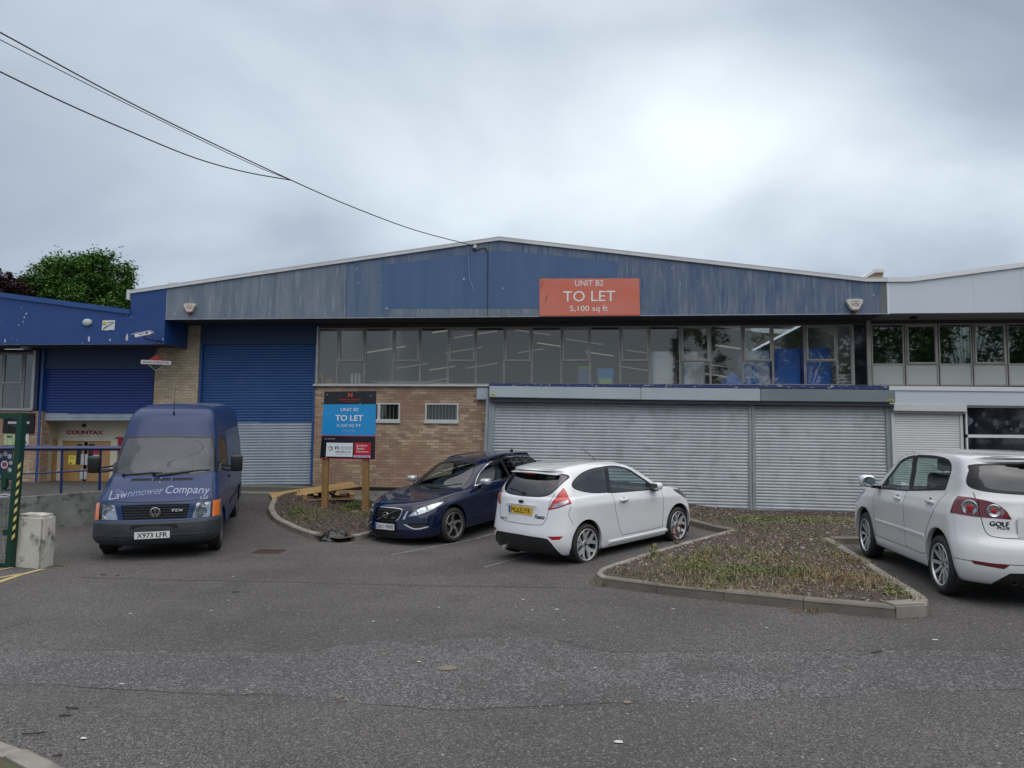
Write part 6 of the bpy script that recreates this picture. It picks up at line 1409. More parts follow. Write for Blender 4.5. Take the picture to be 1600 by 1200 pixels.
strip('road_seam', rough([(120, 1073), (200, 1077.5), (300, 1084), (430, 1086)], 5), .006, M_seam, .0065); strip('road_seam', rough([(560, 1099), (700, 1110), (830, 1104), (960, 1098)], 5), .006, M_seam, .0065)
strip('road_seam', rough([(130, 902), (230, 905), (420, 909), (620, 914), (760, 917), (860, 918), (930, 921)], 5, .6), .014, mk('mossy_seam', (.055, .055, .035), (.075, .072, .045), 9, .95), .0065)
M_line = mk('worn_white_line', (.24, .24, .235), (.115, .112, .11), 14, .85, lo=.36, hi=.62, det=8)
M_yel = mk('worn_yellow_line', (.46, .37, .15), (.30, .25, .14), 9, .85, lo=.45, hi=.75, det=8)
for a in ([(757, 887), (800, 875), (850, 861)], [(612, 867), (700, 851), (775, 833)], [(838, 862), (905, 840), (960, 823)]): strip('parking_line', a, .075, M_line)
strip('yellow_line', [(-20, 916), (30, 899), (67, 889.5)], .09, M_yel); strip('yellow_line', [(-20, 907), (10, 901), (33, 897)], .07, M_yel); strip('yellow_line', [(-20, 893.5), (5, 889.5), (20, 887)], .07, M_yel)
# sandy and rusty stains, with a shape of their own
M_sand = mk('sandy_stain', (.21, .165, .115), (.15, .13, .10), 8, .9)
def blob(px, py, w, h, mat, name='stain', hh=.0075, seed=0):
    r = random.Random(seed+int(px)); c = gp(px, py); return sheet(name, [(c[0]+w/2*math.cos(2*PI*k/14)*r.uniform(.7, 1.1), c[1]+h/2*math.sin(2*PI*k/14)*r.uniform(.7, 1.1)) for k in range(14)], mat, hh)
blob(698, 1045, .17, .16, M_sand); blob(600, 1023, .07, .07, M_sand); blob(531, 1090, .05, .09, M_sand); blob(980, 1098, .08, .07, M_sand)
# bird lime and small litter: too many to tell apart
M_lime = mk('bird_lime', (.62, .62, .60), (.45, .45, .43), 30, .7)
lm = MB(); r = random.Random(11)
spots = [(583, 972, .06), (620, 970, .03), (655, 1035, .05), (548, 1067, .03), (620, 1050, .03), (968, 1161, .08), (965, 981, .05), (1190, 976, .04), (1198, 982, .04), (1052, 952, .05), (1462, 1001, .07), (1380, 1016, .03), (930, 1045, .04), (817, 938, .06), (805, 948, .03), (870, 953, .06), (832, 954, .04), (686, 950, .05), (706, 953, .03), (330, 955, .05), (203, 960, .06), (115, 908, .04), (141, 913, .03), (190, 1070, .06), (130, 1155, .06), (364, 902, .04), (357, 939, .04), (237, 914, .03), (1235, 950, .06), (1260, 955, .03), (467, 960, .03)]
spots += [(r.uniform(100, 1600), r.uniform(880, 1150), r.uniform(.008, .022)) for _ in range(90)]+[(r.gauss(860, 40), r.gauss(945, 12), r.uniform(.01, .03)) for _ in range(16)]
for px, py, s in spots:
    s *= .8
    c = gp(px, py); n = 7; a0 = r.uniform(0, 6); el = r.uniform(.4, 1)
    lm.add([(c[0]+s*.6*math.cos(a0+2*PI*k/n)*r.uniform(.5, 1), c[1]+s*.6*el*math.sin(a0+2*PI*k/n)*r.uniform(.5, 1), zg(*c)+.010) for k in range(n)], [tuple(range(n))])
tag(lm.build('bird_droppings', M_lime), 'scattered white bird droppings and specks on the asphalt', 'droppings', kind='stuff')
tw = MB()
for px, py, l in ((1361, 1021, .12), (362, 926, .10), (103, 1107, .10), (92, 1120, .08), (35, 1149, .13), (82, 1184, .05), (157, 899, .08), (181, 900, .05)):
    c = Vector((*gp(px, py), 0)); c.z = zt(c.x, c.y)+.01; a = r.uniform(-.5, .5); tw.tube([c, c+Vector((l*.5*math.cos(a), l*.5*math.sin(a), .004)), c+Vector((l*math.cos(a+.3), l*math.sin(a+.3), 0))], .005, 5)
tag(tw.build('fallen_twigs', mk('twig_bark', (.035, .028, .022), rough=.9), smooth=50), 'thin dark fallen twigs lying on the tarmac', 'twigs', kind='stuff')
# ---------------------------------------------------------------- kerbs and planting beds
M_kerb = mk('kerb_concrete', (.30, .275, .235), (.19, .18, .16), 2.4, .92, det=12, c3=(.10, .10, .095), s3=3.5, lo3=.55, hi3=.72, bump=.4, bscale=45)
M_kerbd = mk('damp_kerb', (.185, .165, .135), (.12, .11, .092), 3.0, .92, det=12, c3=(.20, .19, .16), s3=6, lo3=.56, hi3=.76, bump=.4, bscale=45)
def kerb(name, pts, w=.15, h=.11, mats=None, joint=.9, off=1, dark=False):
    """kerb stones laid along world points; each stone its own block within one kerb"""
    P = [Vector(p) for p in pts]; d = [0]
    for a, b in zip(P[:-1], P[1:]): d.append(d[-1]+(b-a).length)
    def at(s):
        s = max(0, min(d[-1], s))
        for i in range(len(P)-1):
            if s <= d[i+1]: t = (s-d[i])/(d[i+1]-d[i]); return P[i].lerp(P[i+1], t)
        return P[-1]
    def nrm(s): t = (at(s+.12)-at(s-.12)).normalized(); return Vector((-t.y, t.x))*off
    n = max(1, round(d[-1]/joint)); mb = MB(); rr = random.Random(int(d[-1]*100))
    for k in range(n):
        s0, s1 = d[-1]*k/n+.004, d[-1]*(k+1)/n-.004; m_ = 5; dz = rr.uniform(-.008, .008); vs = []
        for i in range(m_+1):
            s = s0+(s1-s0)*i/m_; p = at(s); q = nrm(s)
            for a, z in ((0, -.12), (.004, h*.80), (.022, h*.97), (.035, h), (w, h), (w, -.12)):
                c = p+q*a; vs.append((c.x, c.y, zt(p.x, p.y)+z+(dz if z > 0 else 0)))
        fs = []
        for i in range(m_):
            for j in range(5): a = i*6+j; fs.append((a, a+1, a+7, a+6))
        fs += [(5, 4, 3, 2, 1, 0), tuple(m_*6+j for j in range(6))]
        mb.add(vs, fs)
    return tag(mb.build(name, mats or M_kerb, smooth=30), kind='structure')
A = [gp(*p) for p in [(1143, 836), (1045, 864), (960, 890), (936, 899), (930, 908), (940, 915)]]
Fr = [gp(*p) for p in [(940, 915), (1047, 930), (1160, 942), (1285, 956), (1398, 966.5)]]
B = [gp(*p) for p in [(1450, 962), (1452, 950), (1400, 915), (1345, 880), (1300, 850)]]
hb = [gp(*p) for p in [(1300, 850), (1345, 850.5), (1400, 851), (1480, 853), (1700, 858), (1990, 866)]]
hl_ = [gp(1143, 836), gp(1072, 819), gp(960, 812), gp(800, 806)]
def ccw2(poly): return sum(poly[i][0]*poly[(i+1) % len(poly)][1]-poly[(i+1) % len(poly)][0]*poly[i][1] for i in range(len(poly))) > 0
kerb('kerb', [tuple(p) for p in hl_[::-1]], off=1, mats=M_kerbd); kerb('kerb', A, off=1); kerb('kerb', Fr, off=1, mats=M_kerbd); kerb('kerb', B, off=1); kerb('kerb', hb, off=1, mats=M_kerbd)
ce = [Vector((*gp(1398.5, 966.5), 0)), Vector((*gp(1450, 963), 0))]
e0, e1 = ce; dv = (e1-e0).normalized(); nv = Vector((-dv.y, dv.x, 0))
mb = MB(); mb.prism([tuple((e0)[:2]), tuple((e1)[:2]), tuple((e1+nv*.22+dv*.02)[:2]), tuple((e0+nv*.20)[:2])], zt(e0.x, e0.y)-.1, zt(e0.x, e0.y)+.135, 'z')
ks = mb.build('kerb_corner', M_kerb, bevel=.02); tag(ks, kind='structure')
# bed soil: a gently mounded sheet inside the kerbs
M_soil = mk('bark_mulch', (.105, .080, .062), (.055, .043, .035), 22, .95, det=10, c3=(.17, .145, .12), s3=60, lo3=.60, hi3=.70, bump=1.0, bscale=70, bdist=.02)
wallY = YS-.02
bedA = hl_[::-1]+A[1:]+Fr[1:]+B+hb[1:]+[(hb[-1][0]+.5, wallY), (-2.7, wallY), (hl_[-1][0], hl_[-1][1])]
L0 = [gp(*p) for p in [(424, 786), (418, 800), (424, 812), (448, 827), (492, 843), (530, 848.5), (556, 845), (600, 834), (680, 816), (745, 800)]]
bedB = L0+[(-2.7, wallY+.1), (-7.0, wallY+.1)]
def bed(name, poly, h, seed, mound=.05):
    bm = bmesh.new(); bm.faces.new([bm.verts.new((p[0], p[1], 0)) for p in poly]); xs_ = [p[0] for p in poly]; ys_ = [p[1] for p in poly]; st = .16
    for c in np.arange(min(xs_)+st, max(xs_), st): bmesh.ops.bisect_plane(bm, geom=bm.verts[:]+bm.edges[:]+bm.faces[:], plane_co=(c, 0, 0), plane_no=(1, 0, 0))
    for c in np.arange(min(ys_)+st, max(ys_), st): bmesh.ops.bisect_plane(bm, geom=bm.verts[:]+bm.edges[:]+bm.faces[:], plane_co=(0, c, 0), plane_no=(0, 1, 0))
    bmesh.ops.triangulate(bm, faces=bm.faces[:]); rr = random.Random(seed)
    for v in bm.verts:
        dd = sdist((v.co.x, v.co.y), poly, True); k = min(1, dd/.6); v.co.z = bz(v.co.x, v.co.y)+h-.02+mound*k+(.012*rr.uniform(-1, 1) if dd > .1 else 0)
    me = bpy.data.meshes.new(name); bm.to_mesh(me); bm.free(); me.polygons.foreach_set('use_smooth', [True]*len(me.polygons)); o = link(name, me, None, (M_soil,)); tag(o, kind='structure'); return o
def bz(x, y): return zt(x, y)-(.12*sstep(14.5, 17.5, y)*sstep(-1, 3, x))
sA = bed('soil', bedA, .11, 1); sB = bed('soil', bedB, .10, 2, .04)
kerb('kerb', L0[:5], off=1, w=.13); kerb('kerb', L0[6:], off=1, w=.13)
def blvh(o):
    bm = bmesh.new(); bm.from_mesh(o.data); t = BVHTree.FromBMesh(bm); bm.free(); return t
tA, tB = blvh(sA), blvh(sB)
def soil_z(x, y):
    for t in (tA, tB):
        h = t.ray_cast(Vector((x, y, 5)), Vector((0, 0, -1)))
        if h[0]: return h[0].z
    return None
# bark chips and weeds strewn over both beds
rr = random.Random(21); ch = MB(); cvs = []; cfs = []; cms = []
def chip(x, y, z, s, mi):
    a = rr.uniform(0, PI); t = rr.uniform(-.5, .5); dx, dy = math.cos(a)*s, math.sin(a)*s; w = s*rr.uniform(.25, .5); b = len(cvs)
    z += .012
    cvs.extend([(x-dx-w*dy/s, y-dy+w*dx/s, z-t*s), (x+dx-w*dy/s, y+dy+w*dx/s, z+t*s), (x+dx+w*dy/s, y+dy-w*dx/s, z+t*s+.006), (x-dx+w*dy/s, y-dy-w*dx/s, z-t*s+.006)]); cfs.append((b, b+1, b+2, b+3)); cms.append(mi)
for poly, n in ((bedA, 44000), (bedB, 11000)):
    xs_ = [p[0] for p in poly]; ys_ = [p[1] for p in poly]; k = 0; x1m = min(max(xs_), 9.5)
    while k < n:
        x, y = rr.uniform(min(xs_), x1m), rr.uniform(min(ys_), max(ys_))
        k += 1
        if not pip((x, y), poly) or sdist((x, y), poly, True) < .14: continue
        z = soil_z(x, y)
        if z is None: continue
        chip(x, y, z, rr.uniform(.007, .022), rr.choices((0, 1, 2, 3), (4, 4, 4, .6))[0])
ch.v, ch.f, ch.m = cvs, cfs, cms
tag(ch.build('bark_chips', [mk('chip_brown', (.135, .090, .068), rough=.9), mk('chip_dark', (.055, .040, .034), rough=.9), mk('chip_grey', (.25, .21, .19), rough=.9), mk('chip_pale', (.42, .39, .34), rough=.9)]), 'brown and grey bark chips covering the planting beds', 'bark chips', kind='stuff')
gv, gf, gm = [], [], []
def blade(x, y, z, h, w, mi, lean=.5):
    a = rr.uniform(0, 2*PI); l = rr.uniform(0, lean)*h; dx, dy = math.cos(a), math.sin(a); b = len(gv); c, s_ = -dy*w, dx*w
    gv.extend([(x-c, y-s_, z), (x+c, y+s_, z), (x+c*.7+dx*l*.4, y+s_*.7+dy*l*.4, z+h*.6), (x-c*.7+dx*l*.4, y-s_*.7+dy*l*.4, z+h*.6), (x+dx*l, y+dy*l, z+h)]); gf.extend([(b, b+1, b+2, b+3), (b+3, b+2, b+4)]); gm.extend([mi, mi])
def clump(px, py, n, rad, h, kinds, world=None, w=.0035, lean=.7):
    p = onT(px, py, .12) if world is None else Vector((*world, 0))
    for _ in range(n):
        x, y = rr.gauss(p.x, rad), rr.gauss(p.y, rad); z = soil_z(x, y)
        if z is None: continue
        
        blade(x, y, z, h*rr.uniform(.25, .95), w*rr.uniform(.7, 1.6), rr.choice(kinds), 1.1)
def leafy(px, py, n, rad, h, kinds, world=None):
    p = onT(px, py, .12) if world is None else Vector((*world, 0))
    for _ in range(n):
        x, y = rr.gauss(p.x, rad), rr.gauss(p.y, rad); z = soil_z(x, y)
        if z is None: continue
        z += rr.uniform(.005, h); s = rr.uniform(.010, .026); a = rr.uniform(0, 6.3); t = rr.uniform(-.6, .6); b = len(gv); c, s_ = math.cos(a)*s, math.sin(a)*s
        gv.extend([(x-c, y-s_, z), (x+s_*.6, y-c*.6, z+t*s), (x+c, y+s_, z+.004), (x-s_*.6, y+c*.6, z-t*s)]); gf.append((b, b+1, b+2, b+3)); gm.append(rr.choice(kinds))
G, GL, DRY, TAN, RED = 0, 1, 2, 3, 4
for a_ in range(15): leafy(rr.uniform(1050, 1380), rr.uniform(862, 925), 60, .13, .04, (1, 1, 2)); clump(rr.uniform(1000, 1400), rr.uniform(868, 928), 130, .2, .085, ((1, 2, 3), (1, 2), (2, 3))[a_ % 3])
for c in ((1085, 893, 260, .16, .13, (G, GL, DRY)), (1100, 880, 160, .13, .16, (DRY, RED, GL)), (1130, 905, 160, .22, .09, (DRY, TAN, GL)), (1162, 893, 170, .16, .10, (G, DRY)), (1190, 870, 300, .28, .09, (DRY, TAN, GL)), (1240, 880, 380, .30, .10, (DRY, TAN, GL, RED)), (1290, 905, 520, .26, .12, (DRY, TAN, RED)), (1335, 915, 420, .22, .11, (DRY, RED, TAN)), (1235, 900, 240, .18, .11, (G, GL, RED)), (1205, 900, 220, .2, .09, (G, GL)), (1140, 862, 180, .22, .09, (GL, DRY)), (1105, 868, 90, .10, .17, (GL, DRY)), (1230, 852, 180, .28, .09, (DRY, GL)), (1300, 850, 170, .14, .10, (TAN, GL)), (1330, 878, 200, .12, .11, (TAN, RED, DRY)), (1375, 905, 120, .10, .09, (TAN, DRY)), (1400, 925, 130, .11, .08, (GL, G)), (1425, 933, 90, .10, .08, (TAN, DRY)), (975, 893, 100, .10, .06, (GL, DRY)), (1000, 900, 130, .14, .06, (DRY, GL)), (1060, 912, 150, .2, .07, (DRY, TAN)), (1150, 918, 240, .24, .09, (TAN, DRY)), (1250, 925, 240, .22, .08, (TAN, DRY)), (1020, 870, 60, .05, .13, (G, GL)), (1180, 930, 160, .24, .06, (DRY, TAN))): clump(*c)
for c in ((1150, 812, 420, .30, .07, (G, GL)), (1200, 812, 620, .35, .09, (G, GL)), (1260, 812, 620, .4, .09, (GL, G, DRY)), (1310, 813, 520, .3, .09, (GL, DRY, TAN)), (1210, 830, 160, .2, .07, (G, GL)), (1275, 838, 160, .2, .07, (G, GL)), (1080, 812, 120, .3, .05, (DRY, TAN)), (1180, 800+25, 160, .18, .06, (G, DRY))): clump(*c)
for c in ((1090, 890, 260, .16, .08, (G, GL)), (1165, 895, 160, .14, .06, (G, GL)), (1240, 897, 240, .18, .07, (G, GL)), (1200, 815, 500, .4, .06, (G, GL)), (1265, 818, 500, .4, .06, (G, GL)), (1395, 925, 120, .10, .05, (G, GL)), (1135, 905, 120, .1, .05, (G,))): leafy(*c)
for c in ((470, 797, 220, .14, .09, (G, GL)), (480, 808, 260, .18, .07, (GL, DRY)), (455, 802, 160, .10, .08, (G, GL)), (553, 793, 320, .12, .13, (G, G, GL)), (540, 797, 200, .12, .10, (G, GL)), (565, 803, 260, .14, .08, (GL, DRY)), (495, 803, 200, .2, .06, (DRY, GL)), (578, 790, 120, .05, .16, (G, GL)), (470, 815, 160, .2, .05, (DRY, GL))): clump(*c)
for c in ((553, 793, 300, .12, .12, (G,)), (470, 800, 200, .14, .06, (G, GL)), (578, 789, 90, .05, .18, (G, GL))): leafy(*c)
rl = random.Random(77)
for _ in range(110):
    x, y = rl.uniform(.2, 9), rl.uniform(8.7, 18)
    if pip((x, y), bedA): clump(0, 0, 40, .10, .05, rl.choice(((DRY, TAN), (G, GL), (TAN, RED), (DRY, GL))), world=(x, y))
for _ in range(30):
    x, y = rl.uniform(-7, -2.6), rl.uniform(13.5, 18)
    if pip((x, y), bedB): clump(0, 0, 30, .10, .05, rl.choice(((DRY, TAN), (G, GL))), world=(x, y))
# weeds rooted in the joint between kerb and tarmac
def kerbweed(px, py, n, rad, h, kinds):
    p = onT(px, py)
    for _ in range(n): x, y = rr.gauss(p.x, rad), rr.gauss(p.y, rad*.4); blade(x, y, zt(x, y), h*rr.uniform(.4, 1.1), .003, rr.choice(kinds), .9)
for c in ((944, 916, 90, .07, .07, (GL, DRY)), (931, 912, 60, .05, .06, (DRY, TAN)), (1262, 957, 130, .12, .045, (DRY, RED)), (1120, 941, 40, .2, .03, (DRY,)), (480, 846, 40, .2, .03, (GL,)), (560, 850, 60, .1, .03, (GL, DRY)), (92, 885, 90, .06, .04, (DRY, G)), (130, 808, 120, .15, .04, (DRY, GL)), (110, 816, 100, .2, .04, (GL, DRY))): kerbweed(*c)
gb_ = MB(); gb_.v, gb_.f, gb_.m = gv, gf, gm
tag(gb_.build('weeds_and_grass', [mk('weed_green', (.060, .105, .022), (.085, .13, .03), 20, .7), mk('weed_lime', (.15, .175, .045), (.19, .20, .06), 20, .7), mk('grass_dry', (.235, .205, .10), (.19, .16, .08), 20, .8), mk('grass_tan', (.33, .275, .17), rough=.8), mk('weed_reddish', (.20, .105, .06), rough=.8)]), 'green weeds and dry grass growing through the bark chips', 'weeds', kind='stuff')
# a dock plant with rusty stems by the kerb
dk = thing('dock_plant', 'dried rust-red dock stalks standing on the kerb edge in front of the white hatchback', 'plant', onT(1057, 851, .1))
mb = MB(); r2 = random.Random(2)
for a, h in ((0, .32), (1.6, .30), (3.1, .26), (4.4, .30)):
    bx, by = .03*math.cos(a), .03*math.sin(a); mb.tube([(bx, by, -.05), (bx*1.6, by*1.6, h*.5), (bx*2.4, by*2.4, h)], .004, 5)
    for k in range(7): z = h*(.55+.45*k/7); mb.lathe([(0, -.02), (.012, 0), (0, .02)], axis='z', n=5, T=Matrix.Translation((bx*(1.6+.8*k/7)+r2.uniform(-.012, .012), by*2+r2.uniform(-.012, .012), z)))
mb.build('stalk', mk('dock_rust', (.20, .045, .02), (.13, .03, .015), 20, .8), dk, smooth=50)
lf_ = MB()
for k in range(16):
    a = r2.uniform(0, 6.3); z = r2.uniform(.0, .16); c = Vector((.02*math.cos(a), .02*math.sin(a), z)); d = Vector((math.cos(a), math.sin(a), .5))*.07; n_ = Vector((-math.sin(a), math.cos(a), 0))*.016; lf_.add([c, c+d*.5+n_, c+d, c+d*.5-n_], [(0, 1, 2, 3)])
lf_.build('leaf', mk('dock_leaf', (.10, .12, .04), (.16, .07, .03), 20, .7), dk)
pb = thing('corner_weed', 'pale leafy weed tuft at the left kerb edge of the front planting bed', 'plant', onT(1021, 868, .11)); r2 = random.Random(9); lf_ = MB()
for k in range(150):
    a = r2.uniform(0, 6.3); t = r2.uniform(.02, .14); z = r2.uniform(0, .15); c = Vector((t*.6*math.cos(a), t*.6*math.sin(a), z)); d = Vector((math.cos(a), math.sin(a), .9))*.035; n_ = Vector((-math.sin(a), math.cos(a), 0))*.007; lf_.add([c, c+d*.5+n_, c+d, c+d*.5-n_], [(0, 1, 2, 3)])
lf_.build('leaf', mk('pale_weed', (.15, .18, .06), (.25, .22, .10), 30, .8), pb)
# ---------------------------------------------------------------- concrete apron before the loading door
ap = [(X_(372, 780, 18), 18.0)]
apx_ = [(-11.4, 17.2), (-7.2, 17.2), (-7.0, 17.9), (-2.6, 17.9), (-2.6, YW+.03), (-11.4, YW+.15)]
mb = MB(); mb.add([(-11.6, 17.25, zt(-10, 17.25)+.02), (-7.25, 17.25, zt(-8, 17.25)+.02), (-7.25, YW+.3, zdb-.01), (-11.6, YW+.3, zdb-.01), (-11.6, 17.25, -.2), (-7.25, 17.25, -.2), (-7.25, YW+.3, -.2)], [(0, 1, 2, 3), (0, 4, 5, 1), (1, 5, 6, 2)])
tag(mb.build('concrete_apron', mk('apron_concrete', (.20, .195, .17), (.155, .15, .13), 1.5, .92, det=10, bump=.3, bscale=30)), kind='structure')
mb = MB().box(-7.24, -2.6, YW-.9, YW-.02, -.1, .36, 0)
tag(mb.build('wall_footing', M_conc, bevel=.01), kind='structure')
# drain cover
c = onT(420, 862); dc = thing('drain_cover', 'rusty rectangular drain grating set in the asphalt in front of the sign bed', 'drain cover', (c.x, c.y, zt(c.x, c.y)+.006), .1)
mb = MB(); mb.box(-.24, .24, -.20, -.17, -.01, .006); mb.box(-.24, .24, .17, .20, -.01, .006); mb.box(-.24, -.21, -.17, .17, -.01, .006); mb.box(.21, .24, -.17, .17, -.01, .006)
M_rust = mk('rusty_iron', (.085, .045, .035), (.05, .035, .03), 9, .8, bump=.3); mb.build('frame', M_rust, dc)
mb = MB(); [mb.box(-.20+.05*k, -.175+.05*k, -.17, .17, -.012, .003) for k in range(9)]; mb.build('grating', M_rust, dc); MB().box(-.21, .21, -.17, .17, -.02, -.004).build('drain_pit', M_gap, dc)
# near-left kerb and verge at the edge of the picture
nk = [gp(-140, 1105), gp(-60, 1138), gp(0, 1167), gp(40, 1182), gp(82, 1203), gp(150, 1240)]
kerb('kerb', [(p[0], p[1]) for p in nk], off=-1, h=.05, w=.13)
vg = [(p[0]-.10, p[1]-.10) for p in nk]+[(-1.6, 2.2), (-6, 2.2), (-8, 5)]
o = sheet('verge', vg, mk('verge_grass', (.06, .085, .03), (.09, .06, .05), 8, .95, bump=.8, bscale=80), .045)
# ================================================================ things about the yard
# "to let" board on two posts
pL, pR = onT(506, 797, .10), onT(572, 797, .10); Yb = (pL.y+pR.y)/2-.06
SB = thing('letting_board', 'black and blue TO LET board on two timber posts beside the dark estate car', 'sign board', ((pL.x+pR.x)/2, Yb, pL.z))
M_tim = mk('post_timber', (.28, .17, .06), (.20, .12, .045), 3, .75, stretch=(3, 3, .4), det=9, c3=(.14, .09, .04), s3=5, lo3=.6, hi3=.8)
for (a, b), (c, d) in (((501.5, 510.5), (505.0, 514.5)), ((565.5, 575), (566, 577))):
    p = [onY(a, 806, Yb+.03), onY(b, 806, Yb+.03), onY(d, 640, Yb+.03), onY(c, 640, Yb+.03)]
    MB().prism([(q[0], q[2]) for q in p], Yb+.02, Yb+.12, 'y').build('post', M_tim, SB, bevel=.004)
cn = [(507, 612), (588, 611), (585.3, 718.5), (500, 716.5)]     # TL TR BR BL
cn3 = [Vector(onY(a, b, Yb)) for a, b in cn]
def bp(u, v): return cn3[0].lerp(cn3[1], u).lerp(cn3[3].lerp(cn3[2], u), v)
def bquad(u0, v0, u1, v1, d, name, mat, parent, th=.0):
    q = [bp(u0, v0), bp(u1, v0), bp(u1, v1), bp(u0, v1)]; return MB().prism([(p.x, p.z) for p in q], Yb-d, Yb-d+.004+th, 'y').build(name, mat, parent)
M_bblk = mk('board_black', (.008, .009, .013), rough=.3, coat=.15); M_bblue = mk('board_blue', (.008, .27, .62), rough=.35, coat=.2)
BD = bquad(0, 0, 1, 1, 0, 'board', M_bblk, SB, .012)
bquad(0, .192, 1, .66, .003, 'blue_panel', M_bblue, BD); bquad(0, .652, 1, .663, .0045, 'red_line', mk('board_red', (.50, .02, .08), rough=.4), BD); bquad(0, .99, 1, 1, .003, 'red_line', mk('board_red2', (.45, .02, .05), rough=.4), BD)
def bT(u, v, d=.004): p = bp(u, v); x = (bp(min(1, u+.1), v)-bp(u, v)); y = bp(u, v-.05)-bp(u, v+.05); return TF((p.x, Yb-d, p.z), (x.x, 0, x.z), (y.x, 0, y.z))
BW = (cn3[1]-cn3[0]).length; BH = (cn3[0]-cn3[3]).length
M_bor = mk('board_orange', (.85, .10, .02), rough=.4); M_borr = mk('board_red_lettering', (.60, .03, .02), rough=.4)
ftext('lettering', 'N', bT(.505, .055), BW*.075, BH*.058, M_bor, BD, bold=.02); ftext('lettering', 'NORTH CHESHIRE', bT(.505, .122), BW*.41, BH*.020, M_borr, BD, bold=.01); ftext('lettering', 'TRADE & BUSINESS PARK', bT(.505, .150), BW*.26, BH*.009, M_borr, BD)
for v, s, w, h, b in ((.270, 'UNIT B2', .34, .048, .02), (.395, 'TO LET', .525, .084, .022), (.510, '5,100 SQ FT', .46, .046, .02)): ftext('lettering', s, bT(.505, v, .008), BW*w, BH*h, M_letw, BD, bold=(.04 if h > .08 else .012))
ftext('lettering', 'to be fully refurbished', bT(.505, .583, .008), BW*.26, BH*.012, M_letw, BD, bold=.01)
ftext('lettering', 'ALL ENQUIRIES', bT(.16, .705), BW*.20, BH*.012, M_letw, BD, bold=.02)
bquad(.105, .762, .595, .965, .005, 'agent_panel', mk('panel_white', (.70, .76, .80), rough=.4), BD); bquad(.625, .755, .925, .935, .005, 'agent_panel', mk('panel_red', (.52, .012, .03), rough=.4), BD); bquad(.615, .940, .925, .972, .005, 'phone_strip', mk('panel_lilac', (.55, .50, .62), rough=.4), BD)
for k, col in enumerate(((.02, .12, .25), (.02, .02, .03), (.05, .25, .12), (.75, .45, .03), (.75, .5, .05), (.03, .3, .35))):
    a0 = PI/2-k*PI/3; R1, R2 = .058, .034; c_ = bT(.185, .845, .0095)
    MB().add([(R1*math.cos(a0), R1*math.sin(a0), 0), (R1*math.cos(a0-PI/3), R1*math.sin(a0-PI/3), 0), (R2*math.cos(a0-PI/3), R2*math.sin(a0-PI/3), 0), (R2*math.cos(a0), R2*math.sin(a0), 0)], [(0, 1, 2, 3)], T=c_).build('agent_emblem', mk('emblem', col, rough=.4), BD)
M_gr = mk('dark_print', (.03, .03, .035), rough=.5); M_gr2 = mk('grey_print', (.15, .17, .19), rough=.5)
ftext('lettering', 'FI', bT(.305, .836, .0095), BW*.07, BH*.042, M_gr, BD, bold=.03); ftext('lettering', 'REAL ESTATE', bT(.475, .822, .0095), BW*.21, BH*.017, M_gr2, BD); ftext('lettering', 'MANAGEMENT', bT(.475, .850, .0095), BW*.21, BH*.015, M_gr2, BD)
ftext('lettering', '0845 500 61 61', bT(.42, .893, .0095), BW*.29, BH*.022, M_gr, BD, bold=.02); ftext('lettering', 'www.fi-rem.com', bT(.42, .928, .0095), BW*.27, BH*.012, M_gr2, BD)
for v, s, w in ((.795, 'Lambert', .20), (.840, 'Smith', .145), (.888, 'Hampton', .225)): ftext('lettering', s, bT(.665+w/2, v, .0095), BW*w, BH*.034, M_letw, BD, bold=.012)
ftext('lettering', '0161 242 7000', bT(.77, .956, .0095), BW*.28, BH*.018, mk('purple_print', (.2, .12, .3), rough=.5), BD, bold=.01)
for u, v in ((.065, .045), (.895, .068), (.70, .185), (.11, .985)): MB().lathe([(.012, 0), (.008, .006), (0, .007)], axis='z', n=10, T=bT(u, v, .004)).build('screw', M_alloy, BD)
adopt(SB)
# orange "to let" banner on the fascia
BN = thing('letting_banner', 'faded orange TO LET banner fixed to the blue fascia', 'banner', onY(920, 494, YF-.03))
q = [fz(843, 436), fz(998.5, 435), fz(1000, 493), fz(843, 494)]
Bb = MB().prism(q, YF-.025, YF-.006, 'y').build('banner', mk('faded_orange', (.58, .155, .10), (.60, .19, .145), 1.0, .5, c3=(.62, .14, .07), s3=1.3, lo3=.5, hi3=.7), BN)
MB().prism([fz(843, 492.2), fz(1000, 491.2), fz(1000, 493), fz(843, 494)], YF-.027, YF-.02, 'y').build('banner_hem', mk('orange_hem', (.62, .11, .05), rough=.5), BN)
def fT(px, py): p = fz(px, py); return TF((p[0], YF-.026, p[1]), (1, 0, 0), (0, 0, 1))
sc = 17.75/FPX*1.006
for px, py, s, w, h, b in ((920.5, 442.6, 'UNIT B2', 44, 9.2, -.012), (920.5, 463, 'TO LET', 81, 16.5, -.014), (920, 483.4, '5,100 sq ft', 59, 11.5, -.008)): ftext('lettering', s, fT(px, py), w*sc, h*sc, M_letw, BN, bold=b)
mk_ = MB(); rr_ = random.Random(4)
for px, py, l, a in ((847, 445, .16, -.9), (849, 441, .10, -.5), (854, 465, .18, -1.3), (853, 471, .10, -1.2), (846, 450, .08, -1.3)):
    p = fz(px, py); d = (math.cos(a)*l/2, -math.sin(a)*l/2); mk_.add([(p[0]-d[0], YF-.0275, p[1]-d[1]), (p[0]+.012, YF-.0275, p[1]+.01), (p[0]+d[0], YF-.0275, p[1]+d[1]), (p[0]-.010, YF-.0275, p[1]+.01)], [(0, 1, 2, 3)])
mk_.build('tear', mk('torn_vinyl', (.16, .04, .03), rough=.8), BN); adopt(BN)
